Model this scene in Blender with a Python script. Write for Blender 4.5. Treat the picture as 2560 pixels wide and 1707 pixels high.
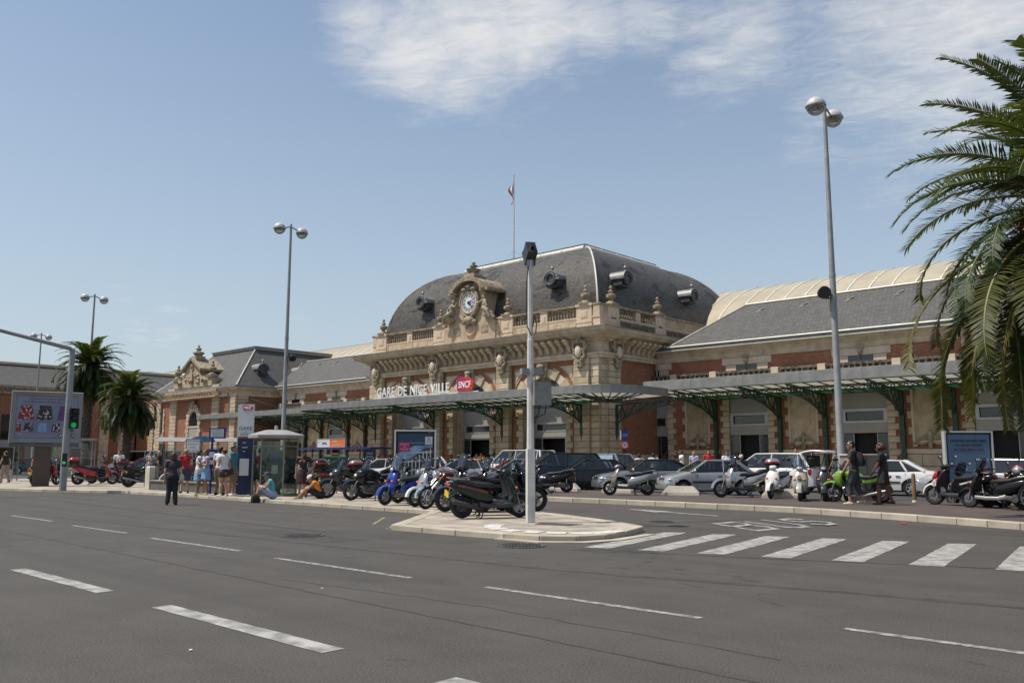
import bpy, bmesh, math, random
from math import sin, cos, pi, radians, sqrt, atan2, hypot
from mathutils import Vector, Matrix, Euler, noise
random.seed(7)
for o in list(bpy.data.objects): bpy.data.objects.remove(o)
SC = bpy.context.scene
COL = SC.collection
# ---------------------------------------------------------------- camera
cam = bpy.data.cameras.new('camera'); cob = bpy.data.objects.new('camera', cam); COL.objects.link(cob)
cam.sensor_width = 36.0; cam.lens = 30.23; cam.clip_end = 4000; cam.clip_start = .1
PIT, ROLL, YAW = radians(7.721), radians(.149), radians(43)
fw = Vector((-sin(YAW)*cos(PIT), cos(YAW)*cos(PIT), sin(PIT)))
rt = Vector((cos(YAW), sin(YAW), 0)); up = rt.cross(fw)
r2 = rt*cos(ROLL)+up*sin(ROLL); u2 = -rt*sin(ROLL)+up*cos(ROLL)
cob.matrix_world = Matrix(((r2.x, u2.x, -fw.x, 0), (r2.y, u2.y, -fw.y, 0), (r2.z, u2.z, -fw.z, 1.45), (0, 0, 0, 1)))
SC.camera = cob
# ---------------------------------------------------------------- sun, sky, exposure
SUN_EL = radians(61.5); SUN_V = Vector((-.664*cos(SUN_EL), -.748*cos(SUN_EL), sin(SUN_EL)))   # towards the sun
sl = bpy.data.lights.new('sun', 'SUN'); sl.energy = 5.0; sl.angle = radians(.53); sl.color = (1, .93, .83)
so = bpy.data.objects.new('sun', sl); COL.objects.link(so); so.location = (-40, -40, 90)
so.rotation_euler = SUN_V.to_track_quat('Z', 'Y').to_euler()
SC.view_settings.view_transform = 'Standard'; SC.view_settings.look = 'None'
SC.view_settings.exposure = -.1; SC.view_settings.gamma = 1; SC.view_settings.use_curve_mapping = False
W = bpy.data.worlds.new('World'); SC.world = W; W.use_nodes = True

class NT:                                           # tiny node-tree writer
    def __init__(s, t): s.t = t; s.n = t.nodes; s.l = t.links
    def new(s, typ, **kw):
        n = s.n.new(typ)
        for k, v in kw.items():
            if k.startswith('i_'): s.set(n, k[2:], v)
            else: setattr(n, k, v)
        return n
    def set(s, n, key, v):
        i = n.inputs[int(key)] if key.isdigit() else n.inputs[key.replace('_', ' ')]
        if isinstance(v, bpy.types.NodeSocket): s.l.new(v, i)
        else: i.default_value = v
    def math(s, op, a, b=0., c=0., clamp=False):
        n = s.n.new('ShaderNodeMath'); n.operation = op; n.use_clamp = clamp
        for k, v in enumerate((a, b, c)):
            if isinstance(v, bpy.types.NodeSocket): s.l.new(v, n.inputs[k])
            else: n.inputs[k].default_value = v
        return n.outputs[0]
    def mix(s, f, a, b, typ='MIX'):
        n = s.n.new('ShaderNodeMix'); n.data_type = 'RGBA'; n.blend_type = typ
        for k, v in ((0, f), (6, a), (7, b)):
            if isinstance(v, bpy.types.NodeSocket): s.l.new(v, n.inputs[k])
            else: n.inputs[k].default_value = v if k == 0 or len(v) == 4 else (*v, 1)
        return n.outputs[2]
    def ramp(s, f, lo, hi, a=0., b=1., smooth=True):
        n = s.n.new('ShaderNodeMapRange'); n.interpolation_type = 'SMOOTHSTEP' if smooth else 'LINEAR'
        s.l.new(f, n.inputs[0]); n.inputs[1].default_value = lo; n.inputs[2].default_value = hi
        n.inputs[3].default_value = a; n.inputs[4].default_value = b; return n.outputs[0]
    def noise(s, vec, scale, detail=4, rough=.55, dist=0):
        n = s.n.new('ShaderNodeTexNoise')
        if vec is not None: s.l.new(vec, n.inputs['Vector'])
        n.inputs['Scale'].default_value = scale; n.inputs['Detail'].default_value = detail
        n.inputs['Roughness'].default_value = rough; n.inputs['Distortion'].default_value = dist
        return n.outputs[0]
    def vmul(s, vec, v):
        n = s.n.new('ShaderNodeVectorMath'); n.operation = 'MULTIPLY'; s.l.new(vec, n.inputs[0]); n.inputs[1].default_value = v
        return n.outputs[0]

def sky():
    t = NT(W.node_tree); t.n.clear()
    st = t.new('ShaderNodeTexSky', sky_type='NISHITA'); st.sun_disc = False
    st.sun_elevation = SUN_EL; st.sun_rotation = radians(221.6); st.air_density = 1.2; st.dust_density = 1.4; st.ozone_density = 1.6; st.altitude = 20
    d = t.new('ShaderNodeTexCoord').outputs['Generated']
    sp = t.new('ShaderNodeSeparateXYZ'); t.l.new(d, sp.inputs[0])
    z = t.math('MAXIMUM', sp.outputs[2], .04)
    pv = t.new('ShaderNodeCombineXYZ', i_X=t.math('DIVIDE', sp.outputs[0], z), i_Y=t.math('DIVIDE', sp.outputs[1], z)).outputs[0]
    rot = t.new('ShaderNodeVectorRotate', rotation_type='Z_AXIS', i_Angle=radians(-25)); t.l.new(pv, rot.inputs[0])
    n1 = t.noise(t.vmul(rot.outputs[0], (1.0, 1.25, 1)), 2.6, 9, .60, .7)
    n2 = t.noise(t.vmul(rot.outputs[0], (.9, 1.3, 1)), 12, 7, .6, .9)
    # (pixel-free) cloud banks: direction, angular radius, density
    banks = CLOUDS
    m = None
    for (x, y, zz, r, k) in banks:
        n = t.n.new('ShaderNodeVectorMath'); n.operation = 'DISTANCE'; t.l.new(d, n.inputs[0]); n.inputs[1].default_value = (x, y, zz)
        v = t.ramp(n.outputs['Value'], 0, r, k, 0)
        m = v if m is None else t.math('MAXIMUM', m, v)
    dens = t.math('ADD', t.math('MULTIPLY', n1, .66), t.math('MULTIPLY', n2, .34))
    dens = t.math('ADD', dens, t.math('MULTIPLY_ADD', m, .62, -.44))
    cl = t.ramp(dens, .24, .88, 0, .94)
    cl = t.math('MULTIPLY', cl, t.ramp(m, 0, .18))
    far = t.ramp(sp.outputs[2], 0.0, .55, .62, .13)                    # milky air low down
    base = t.mix(far, st.outputs[0], (4.7, 5.5, 6.3))
    c = t.mix(cl, base, (7.0, 6.95, 6.85))
    bg = t.new('ShaderNodeBackground', i_Strength=.128); t.l.new(c, bg.inputs[0])
    t.l.new(bg.outputs[0], t.new('ShaderNodeOutputWorld').inputs[0])
CLOUDS = [(-.71, .53, .46, .10, .9), (-.68, .58, .45, .15, 1.), (-.63, .61, .47, .19, 1.), (-.66, .62, .42, .10, .85), (-.59, .66, .47, .16, .95), (-.54, .70, .47, .13, .8), (-.49, .73, .48, .14, .72), (-.60, .58, .55, .2, .95),
          (-.41, .79, .46, .17, .78), (-.43, .79, .43, .15, .68), (-.45, .79, .40, .12, .55), (-.20, .88, .43, .32, .95), (-.20, .91, .37, .24, .8), (-.30, .89, .35, .16, .55), (-.36, .87, .34, .10, .52), (-.25, .85, .5, .3, .85),
          (-.91, .39, .13, .05, .5), (-.90, .42, .13, .05, .5), (-.91, .37, .17, .05, .45), (-.89, .42, .16, .05, .45), (-.83, .54, .15, .04, .4), (.35, .7, .62, .3, .7), (.6, -.3, .7, .4, .7), (-.5, -.5, .7, .3, .6)]
sky()

# ---------------------------------------------------------------- materials
MATS = {}
def M(name, col, rough=.6, var=.12, scale=3., bump=0., bscale=40., metal=0., spec=.5, rnd=0., coat=0., streak=0., col2=None, emit=0., alpha=1., trans=0., rv=.08):
    if name in MATS: return MATS[name]
    m = bpy.data.materials.new(name); m.use_nodes = True; t = NT(m.node_tree)
    b = t.n['Principled BSDF']; oc = t.new('ShaderNodeTexCoord').outputs['Object']
    c1 = tuple(max(0, c*(1-var)) for c in col); c2 = tuple(c*(1+var) for c in (col2 or col))
    n = t.noise(oc, scale, 5)
    c = t.mix(t.ramp(n, .3, .7), c1, c2)
    if streak:
        s = t.noise(t.vmul(oc, (1.6, 1.6, .22)), 2.2, 6, .7)
        c = t.mix(t.math('MULTIPLY', t.ramp(s, .52, .78), streak), c, tuple(x*.28 for x in col))
    if rnd:
        r = t.new('ShaderNodeObjectInfo').outputs['Random']
        c = t.mix(1., c, t.new('ShaderNodeCombineColor', i_Red=t.ramp(r, 0, 1, 1-rnd, 1+rnd*.6, False), i_Green=t.ramp(r, 0, 1, 1-rnd, 1+rnd*.6, False), i_Blue=t.ramp(r, 0, 1, 1-rnd*1.25, 1+rnd*.6, False)).outputs[0], 'MULTIPLY')
    t.l.new(c, b.inputs['Base Color'])
    b.inputs['Metallic'].default_value = metal; b.inputs['Specular IOR Level'].default_value = spec
    t.l.new(t.ramp(n, .2, .8, max(.02, rough-rv), min(1, rough+rv)), b.inputs['Roughness'])
    if coat: b.inputs['Coat Weight'].default_value = coat; b.inputs['Coat Roughness'].default_value = .05
    if trans: b.inputs['Transmission Weight'].default_value = trans
    if alpha < 1: b.inputs['Alpha'].default_value = alpha
    if emit: t.l.new(c, b.inputs['Emission Color']); b.inputs['Emission Strength'].default_value = emit
    if bump:
        bn = t.new('ShaderNodeBump', i_Strength=bump, i_Distance=.02); t.l.new(t.noise(oc, bscale, 4), bn.inputs['Height']); t.l.new(bn.outputs[0], b.inputs['Normal'])
    MATS[name] = m; return m

def coursed(name, cbrick, cmortar, bw, bh, mort, var=.2, rough=.8, rndo=.5, bump=.4, zs=1., spec=.3, patch=0., pc=(.05, .05, .05)):
    """brick / slate rows laid in (x+y, z): geometry too small to pick apart at this distance"""
    m = bpy.data.materials.new(name); m.use_nodes = True; t = NT(m.node_tree); b = t.n['Principled BSDF']
    oc = t.new('ShaderNodeTexCoord').outputs['Object']; sp = t.new('ShaderNodeSeparateXYZ'); t.l.new(oc, sp.inputs[0])
    v = t.new('ShaderNodeCombineXYZ', i_X=t.math('ADD', sp.outputs[0], sp.outputs[1]), i_Y=t.math('MULTIPLY', sp.outputs[2], zs)).outputs[0]
    br = t.new('ShaderNodeTexBrick', i_Scale=1., i_Mortar_Size=mort, i_Brick_Width=bw, i_Row_Height=bh, i_Bias=0.)
    t.l.new(v, br.inputs['Vector'])
    br.inputs['Color1'].default_value = (*[c*(1-var) for c in cbrick], 1); br.inputs['Color2'].default_value = (*[c*(1+var) for c in cbrick], 1)
    br.inputs['Mortar'].default_value = (*cmortar, 1)
    n = t.noise(oc, 1.3, 6, .65)
    c = t.mix(t.ramp(n, .3, .75, 0, rndo), br.outputs[0], tuple(x*.6 for x in cbrick))
    if patch: c = t.mix(t.math('MULTIPLY', t.ramp(t.noise(t.vmul(oc, (1, 1, 2.2)), .55, 5, .7), .55, .6), patch), c, pc)
    t.l.new(c, b.inputs['Base Color']); b.inputs['Roughness'].default_value = rough; b.inputs['Specular IOR Level'].default_value = spec
    bn = t.new('ShaderNodeBump', i_Strength=bump, i_Distance=.02, invert=True); t.l.new(br.outputs['Fac'], bn.inputs['Height']); t.l.new(bn.outputs[0], b.inputs['Normal'])
    MATS[name] = m; return m

STONE = M('limestone', (.52, .412, .30), .85, .18, 1.6, .25, 25, streak=.42, rnd=.20, spec=.2)
STONEP = M('pale_limestone', (.57, .465, .35), .85, .10, 1.4, .15, 25, streak=.18, spec=.2)
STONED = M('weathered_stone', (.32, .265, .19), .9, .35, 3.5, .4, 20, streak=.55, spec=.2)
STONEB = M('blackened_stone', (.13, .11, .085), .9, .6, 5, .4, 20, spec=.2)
STAIN = M('stained_relief', (.46, .375, .265), .9, .2, 2, .7, 9, streak=.95, spec=.2)
BRICK = coursed('brickwork', (.315, .098, .050), (.33, .23, .155), .23, .075, .012, .3, .85, .35, .5)
SLATE = coursed('slate_roof', (.115, .110, .102), (.055, .053, .05), .26, .17, .012, .18, .55, .35, .5, 1.35, .25)
DOME = coursed('dome_slate', (.118, .110, .098), (.05, .047, .042), .24, .13, .012, .3, .46, .4, .7, 1.25, .18, .8, (.04, .034, .027))
ZINC = M('zinc', (.25, .245, .23), .5, .15, 2, metal=.35)
ZINCL = M('pale_zinc', (.55, .53, .46), .5, .1, 2, metal=.1)
LEAD = M('dark_lead', (.06, .065, .07), .5, .2, 3)
IRON = M('green_iron', (.018, .055, .036), .5, .3, 4, rnd=.1)
IRONL = M('green_sheet', (.10, .30, .20), .55, .25, 2.5, rnd=.12)
GLASSROOF = M('wired_glass', (.50, .49, .45), .35, .15, 2, rnd=.1)
def translucent(m, f, col=(.85, .83, .76, 1)):
    t = NT(m.node_tree); b = t.n['Principled BSDF']; tr = t.new('ShaderNodeBsdfTranslucent', i_Color=col); mx = t.new('ShaderNodeMixShader', i_0=f); t.l.new(b.outputs[0], mx.inputs[1]); t.l.new(tr.outputs[0], mx.inputs[2]); t.l.new(mx.outputs[0], t.n['Material Output'].inputs[0])
translucent(GLASSROOF, .5); translucent(IRONL, .45, (.12, .46, .29, 1))
CREAMROOF = M('cream_sheet_roof', (.40, .35, .255), .5, .08, .6)
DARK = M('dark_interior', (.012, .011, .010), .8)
PANE = M('window_glass', (.02, .024, .026), .06, .2, 1, spec=.8)
PANEB = M('blue_grey_glass', (.10, .125, .14), .12, .2, 1, spec=.7)
PANEL = M('grey_panel', (.33, .31, .28), .6, .06, 2)
ALU = M('aluminium', (.45, .45, .44), .42, .06, 3, metal=.5)
WHITE = M('white_paint', (.72, .70, .66), .5, .06, 3)
BLACK = M('black_plastic', (.012, .012, .013), .42, .2, 6)
BLACKR = M('rubber', (.018, .018, .018), .85, .25, 8, .3, 60)
CHROME = M('chrome', (.75, .75, .75), .16, .05, 3, metal=1.)
STEEL = M('grey_steel', (.28, .28, .28), .42, .12, 5, metal=.7)
GALV = M('galvanised_post', (.30, .30, .295), .55, .12, 2.5, metal=.25)
GLASS = M('clear_glass', (.9, .95, .93), .04, .02, 1, trans=1.)
RED = M('red_lens', (.42, .012, .012), .2, .1, 3, coat=.5)
ORANGE = M('orange_lens', (.8, .17, .01), .2, .1, 3, coat=.5)
YELLOWP = M('yellow_plate', (.72, .46, .02), .5, .05, 3)
def thinglass(name, tint, lo=.05, hi=.9):
    m = bpy.data.materials.new(name); m.use_nodes = True; t = NT(m.node_tree); t.n.clear()
    g = t.new('ShaderNodeBsdfGlossy', i_Roughness=.03); tr = t.new('ShaderNodeBsdfTransparent', i_Color=(*tint, 1)); f = t.new('ShaderNodeLayerWeight', i_Blend=.35)
    mx = t.new('ShaderNodeMixShader'); t.l.new(t.ramp(f.outputs['Fresnel'], 0, 1, lo, hi, False), mx.inputs[0]); t.l.new(tr.outputs[0], mx.inputs[1]); t.l.new(g.outputs[0], mx.inputs[2]); t.l.new(mx.outputs[0], t.new('ShaderNodeOutputMaterial').inputs[0]); return m
CARGLASS = thinglass('car_glass', (.40, .45, .44))
CONC = M('concrete', (.52, .47, .39), .9, .12, 2.2, .2, 30, rnd=.08)

# ---------------------------------------------------------------- mesh helpers
def rotz(a): return Matrix.Rotation(a, 4, 'Z')
def T(x, y, z): return Matrix.Translation((x, y, z))
def S(x, y, z): return Matrix.Diagonal((x, y, z, 1))
class MB:
    def __init__(s): s.v = []; s.f = []; s.m = []; s.s = []; s.X = None
    def add(s, vs, fs, mi=0, sm=False):
        b = len(s.v)
        for p in vs:
            p = Vector(p); s.v.append(s.X @ p if s.X is not None else p)
        for f in fs: s.f.append(tuple(b+i for i in f)); s.m.append(mi); s.s.append(sm)
        return s
    def box(s, x0, y0, z0, x1, y1, z1, mi=0):
        return s.add([(x0,y0,z0),(x1,y0,z0),(x1,y1,z0),(x0,y1,z0),(x0,y0,z1),(x1,y0,z1),(x1,y1,z1),(x0,y1,z1)],
                     [(0,3,2,1),(4,5,6,7),(0,1,5,4),(1,2,6,5),(2,3,7,6),(3,0,4,7)], mi)
    def cb(s, cx, cy, cz, sx, sy, sz, mi=0): return s.box(cx-sx/2, cy-sy/2, cz-sz/2, cx+sx/2, cy+sy/2, cz+sz/2, mi)
    def prism(s, poly, d0, d1, fn=None, mi=0, sm=False):
        """extrude a 2-D outline (u,v) between depths d0,d1; fn maps (u,v,d) to xyz"""
        fn = fn or (lambda u, v, d: (u, v, d)); n = len(poly)
        vs = [fn(u, v, d0) for u, v in poly]+[fn(u, v, d1) for u, v in poly]
        fs = [tuple(range(n))[::-1], tuple(range(n, 2*n))]+[(i, (i+1) % n, n+(i+1) % n, n+i) for i in range(n)]
        return s.add(vs, fs, mi, sm)
    def rings(s, rs, mi=0, sm=True, cap=True, closed=True):
        n = len(rs[0]); vs = [p for r in rs for p in r]; fs = []
        for k in range(len(rs)-1):
            for i in range(n if closed else n-1):
                j = (i+1) % n; fs.append((k*n+i, k*n+j, (k+1)*n+j, (k+1)*n+i))
        if cap and closed: fs += [tuple(range(n))[::-1], tuple(range((len(rs)-1)*n, len(rs)*n))]
        return s.add(vs, fs, mi, sm)
    def tube(s, pts, r, n=8, mi=0, cap=True, flat=1.):
        P = [Vector(p) for p in pts]; R = r if isinstance(r, (list, tuple)) else [r]*len(P); rs = []; u = None
        for i, p in enumerate(P):
            t = (P[min(i+1, len(P)-1)]-P[max(i-1, 0)]).normalized()
            if u is None: u = t.cross(Vector((0, 0, 1)) if abs(t.z) < .9 else Vector((1, 0, 0))).normalized()
            else: u = (u-t*u.dot(t)).normalized()
            w = t.cross(u); rs.append([p+(u*cos(a)+w*sin(a)*flat)*R[i] for a in [2*pi*k/n for k in range(n)]])
        return s.rings(rs, mi, True, cap)
    def bar(s, a, b, w, h=None, mi=0):
        a = Vector(a); b = Vector(b); t = (b-a).normalized(); u = t.cross(Vector((0, 0, 1)) if abs(t.z) < .99 else Vector((1, 0, 0))).normalized(); v = t.cross(u); h = h or w
        return s.rings([[p+u*w/2*x+v*h/2*y for x, y in ((-1,-1),(1,-1),(1,1),(-1,1))] for p in (a, b)], mi, False)
    def lathe(s, prof, c=(0,0,0), n=16, mi=0, axis='z', cap=True, sm=True):
        rs = []
        for r, h in prof:
            ring = []
            for k in range(n):
                a = 2*pi*k/n; x, y = r*cos(a), r*sin(a)
                ring.append({'z': (c[0]+x, c[1]+y, c[2]+h), 'y': (c[0]+y, c[1]+h, c[2]+x), 'x': (c[0]+h, c[1]+x, c[2]+y)}[axis])
            rs.append(ring)
        return s.rings(rs, mi, sm, cap)
    def ell(s, c, r, mi=0, nu=12, nv=8, M=None):
        rs = []
        for j in range(nv+1):
            ph = -pi/2+pi*j/nv; rr = max(cos(ph), .02); ring = []
            for i in range(nu):
                a = 2*pi*i/nu; p = Vector((r[0]*rr*cos(a), r[1]*rr*sin(a), r[2]*sin(ph)))
                if M is not None: p = M @ p
                ring.append(Vector(c)+p)
            rs.append(ring)
        return s.rings(rs, mi, True)
    def cap2(s, a, b, ra, rb, mi=0, n=10):
        """tapered capsule"""
        a = Vector(a); b = Vector(b); t = (b-a).normalized(); pts = []; R = []
        for k in (0, .35, .75): pts.append(a-t*ra*cos(k*pi/2)); R.append(max(ra*sin(k*pi/2), ra*.05))
        pts += [a, b]; R += [ra, rb]
        for k in (.75, .35, 0): pts.append(b+t*rb*cos(k*pi/2)); R.append(max(rb*sin(k*pi/2), rb*.05))
        return s.tube(pts, R, n, mi)
    def torus(s, c, R, r, axis='y', n=28, m=8, mi=0, w=1.):
        vs = []; fs = []
        for i in range(n):
            a = 2*pi*i/n
            for j in range(m):
                b = 2*pi*j/m; q = R+r*cos(b); h = r*w*sin(b); x, y = q*cos(a), q*sin(a)
                vs.append({'y': (c[0]+x, c[1]+h, c[2]+y), 'z': (c[0]+x, c[1]+y, c[2]+h), 'x': (c[0]+h, c[1]+x, c[2]+y)}[axis])
        for i in range(n):
            for j in range(m): fs.append((i*m+j, ((i+1) % n)*m+j, ((i+1) % n)*m+(j+1) % m, i*m+(j+1) % m))
        return s.add(vs, fs, mi, True)
    def mesh(s, name, mats):
        me = bpy.data.meshes.new(name); me.from_pydata(s.v, [], s.f)
        for m in (mats if isinstance(mats, (list, tuple)) else [mats]): me.materials.append(m)
        me.polygons.foreach_set('material_index', s.m); me.polygons.foreach_set('use_smooth', s.s)
        bm = bmesh.new(); bm.from_mesh(me); bmesh.ops.recalc_face_normals(bm, faces=bm.faces); bm.to_mesh(me); bm.free()
        if any(s.s): me.set_sharp_from_angle(angle=radians(38))
        return me
    def build(s, name, mats, parent=None, **k): return link(name, s.mesh(name, mats), parent, **k)
WORLDP = {}
def link(name, me, parent=None, loc=None, rz=0., kind=None, label=None):
    o = bpy.data.objects.new(name, me); COL.objects.link(o)
    if loc is not None: o.location = loc
    if rz: o.rotation_euler = (0, 0, rz)
    if parent is not None:
        o.parent = parent
        if parent.name in WORLDP: o.matrix_parent_inverse = WORLDP[parent.name]
    if kind: o['kind'] = kind
    if label: o['label'] = label
    return o
def tag(o, label, cat, group=None):
    o['label'] = label; o['category'] = cat
    if group: o['group'] = group
    return o
def thing(name, loc, label, cat, group=None, rz=0., world=False):
    o = bpy.data.objects.new(name, None); COL.objects.link(o); o.location = loc; o.rotation_euler = (0, 0, rz); o.empty_display_size = .3
    if world: WORLDP[o.name] = Matrix.Translation(-Vector(loc))         # children then keep world coordinates
    return tag(o, label, cat, group)
def kids(o): return [c for c in bpy.data.objects if c.parent == o]
def dup(o, loc=None, rz=None, label=None, parent=None):
    """a thing with copies of its parts and sub-parts"""
    c = o.copy(); COL.objects.link(c)
    if parent is not None: c.parent = parent
    if loc is not None: c.location = loc
    if rz is not None: c.rotation_euler = (0, 0, rz)
    if label: c['label'] = label
    for k in CH.get(o.name, []) or kids(o): dup(k, parent=c)
    return c
CH = {}
def rrect(w, h, r=.3, n=3, p=None):
    """rounded outline (u,v), half sizes w,h; r = corner share"""
    out = []; rr = min(w, h)*r
    for cx, cy, a0 in ((w-rr, h-rr, 0), (-w+rr, h-rr, 90), (-w+rr, -h+rr, 180), (w-rr, -h+rr, 270)):
        for k in range(n+1):
            a = radians(a0+90*k/n); out.append((cx+rr*cos(a), cy+rr*sin(a)))
    return out
def loftx(mb, secs, mi=0, r=.5, n=3, y0=0.):
    """loft along x: sections (x, zc, half_h, half_w[, corner])"""
    return mb.rings([[(q[0], y0+u, q[1]+v) for u, v in rrect(q[3], q[2], q[4] if len(q) > 4 else r, n)] for q in secs], mi)
def loftz(mb, secs, mi=0, r=.5, n=3):
    """loft along z: sections (z, xc, half_x, half_w)"""
    return mb.rings([[(q[1]+u, v, q[0]) for u, v in rrect(q[2], q[3], q[4] if len(q) > 4 else r, n)] for q in secs], mi)
_cb = {}
def chamfer(name, w, d, h, c, m):
    key = (name, round(w, 3), round(d, 3), round(h, 3), c, m.name)
    if key not in _cb:
        mb = MB(); e = (w/2, d/2, h/2); vs = []; idx = {}
        for a in range(3):
            for sg in (-1, 1):
                for s1 in (-1, 1):
                    for s2 in (-1, 1):
                        p = [0, 0, 0]; p[a] = sg*e[a]; b1, b2 = (a+1) % 3, (a+2) % 3
                        p[b1] = s1*(e[b1]-c); p[b2] = s2*(e[b2]-c); sgn = [0, 0, 0]; sgn[a] = sg; sgn[b1] = s1; sgn[b2] = s2
                        idx[(a, *sgn)] = len(vs); vs.append(p)
        fs = []
        for a in range(3):
            b1, b2 = (a+1) % 3, (a+2) % 3
            for sg in (-1, 1):
                q = []
                for s1, s2 in ((-1,-1),(1,-1),(1,1),(-1,1)):
                    g = [0, 0, 0]; g[a] = sg; g[b1] = s1; g[b2] = s2; q.append(idx[(a, *g)])
                fs.append(tuple(q))
            for s1 in (-1, 1):
                for s2 in (-1, 1):
                    q = []
                    for aa, s in ((b1, -1), (b1, 1), (b2, 1), (b2, -1)):
                        g = [0, 0, 0]; g[b1] = s1; g[b2] = s2; g[a] = s; q.append(idx[(aa, *g)])
                    fs.append(tuple(q))
        for g in [(x, y, z) for x in (-1, 1) for y in (-1, 1) for z in (-1, 1)]: fs.append(tuple(idx[(a, *g)] for a in range(3)))
        mb.add(vs, fs); _cb[key] = mb.mesh(name, m)
    return _cb[key]
COUNT = {}
def piece(name, parent, x0, y0, z0, x1, y1, z1, m, c=.02, cap=300):
    """one stone / pane / panel of its own (mesh shared between alike pieces)"""
    k = (name, parent.name); COUNT[k] = COUNT.get(k, 0)+1
    return link(name, chamfer(name, abs(x1-x0), abs(y1-y0), abs(z1-z0), c, m), parent, ((x0+x1)/2, (y0+y1)/2, (z0+z1)/2))
def text(name, s, size, m, parent, mat4, ext=.004, align='CENTER', bold=0.):
    cu = bpy.data.curves.new(name, 'FONT'); cu.body = s; cu.size = size; cu.extrude = ext; cu.align_x = align; cu.align_y = 'CENTER'; cu.offset = bold; cu.resolution_u = 3
    tmp = bpy.data.objects.new(name, cu); me = bpy.data.meshes.new_from_object(tmp); bpy.data.objects.remove(tmp); bpy.data.curves.remove(cu)
    me.materials.clear(); me.materials.append(m); me.transform(mat4)
    return link(name, me, parent)
def face(x, y, z, rz=0.): return T(x, y, z) @ rotz(rz) @ Matrix.Rotation(pi/2, 4, 'X')        # upright text looking to -Y (then turned by rz)

class Split:
    """carcass pieces: every box or outline becomes a part of its own"""
    def __init__(s, name, m): s.name = name; s.mat = m
    def box(s, *a): MB().box(*a).build(s.name, s.mat, ST)
    def prism(s, *a, **k): MB().prism(*a, **k).build(s.name, s.mat, ST)
# ================================================================ ground, road, pavements
def asphalt(name, base, red=(1, 1, 1), wheel=True):
    m = bpy.data.materials.new(name); m.use_nodes = True; t = NT(m.node_tree); b = t.n['Principled BSDF']
    oc = t.new('ShaderNodeTexCoord').outputs['Object']
    fine = t.noise(oc, 55, 3, .7); mid = t.noise(oc, 1.1, 6, .6); lanes = t.noise(t.vmul(oc, (.035, .9, 1)), 1.6, 5, .6)
    c = t.mix(t.ramp(mid, .3, .7), tuple(base*r*.86 for r in red), tuple(base*r*1.12 for r in red))
    c = t.mix(t.ramp(lanes, .45, .75, 0, .55), c, tuple(base*r*.62 for r in red))
    c = t.mix(t.ramp(fine, .42, .72, 0, .75), c, tuple(base*r*1.9 for r in red))
    c = t.mix(t.ramp(fine, .46, .28, 0, .7), c, tuple(base*r*.45 for r in red))
    st = t.noise(t.vmul(oc, (.5, 1.2, 1)), 1.7, 5, .7); c = t.mix(t.ramp(st, .62, .78, 0, .45), c, tuple(base*r*.42 for r in red))
    pt = t.ramp(t.noise(t.vmul(oc, (.35, 1, 1)), .35, 3), .58, .62, 0, .26)
    c = t.mix(pt, c, tuple(base*r*.5 for r in red))
    vz = t.new('ShaderNodeTexVoronoi', feature='DISTANCE_TO_EDGE', i_Scale=.16); t.l.new(t.vmul(oc, (.45, 1, 1)), vz.inputs['Vector'])
    wob = t.noise(oc, 2.5, 4)
    cr = t.math('MULTIPLY', t.ramp(vz.outputs[0], .0, .006, 1, 0), t.ramp(wob, .5, .6))
    c = t.mix(t.math('MULTIPLY', cr, .6), c, (.02, .02, .02))
    t.l.new(c, b.inputs['Base Color']); b.inputs['Roughness'].default_value = .82; b.inputs['Specular IOR Level'].default_value = .35
    bn = t.new('ShaderNodeBump', i_Strength=.5, i_Distance=.012); t.l.new(fine, bn.inputs['Height']); t.l.new(bn.outputs[0], b.inputs['Normal'])
    MATS[name] = m; return m
ASPH = asphalt('asphalt', .058, (1.10, 1, .88)); ASPHP = asphalt('parking_asphalt', .052, (1, 1, .97)); ASPHR = asphalt('brown_asphalt', .066, (1.25, .98, .86))
PAVE = M('pale_pavement', (.31, .27, .215), .9, .24, 1.6, .2, 70, col2=(.35, .305, .25)); KERB = M('kerb_stone', (.42, .37, .29), .88, .14, 2.5, .25, 40, rnd=.14)
PAINT = M('road_paint', (.225, .215, .195), .75, .2, 5, .3, 50, col2=(.34, .33, .305)); PAINTD = M('dull_road_paint', (.15, .145, .13), .8, .3, 11, .3, 50, col2=(.28, .27, .25)); PAINTW = M('worn_yellow', (.24, .20, .10), .8, .4, 5)
GRAYP = M('tactile_white', (.56, .54, .5), .8, .1, 5); COVER = M('cast_iron', (.062, .057, .052), .6, .3, 8)

def sheet(name, poly, z, m, kind='structure', parent=None, th=0.):
    mb = MB()
    if th: mb.prism(poly, z-th, z)
    else: mb.add([(x, y, z) for x, y in poly], [tuple(range(len(poly)))])
    return mb.build(name, m, parent, kind=kind)
R_ = 1400
mb = MB(); mb.add([(-R_, -R_, 0), (R_, -R_, 0), (R_, R_, 0), (-R_, R_, 0)], [(0, 1, 2, 3)])
road = mb.build('road', ASPH, kind='structure')

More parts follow.
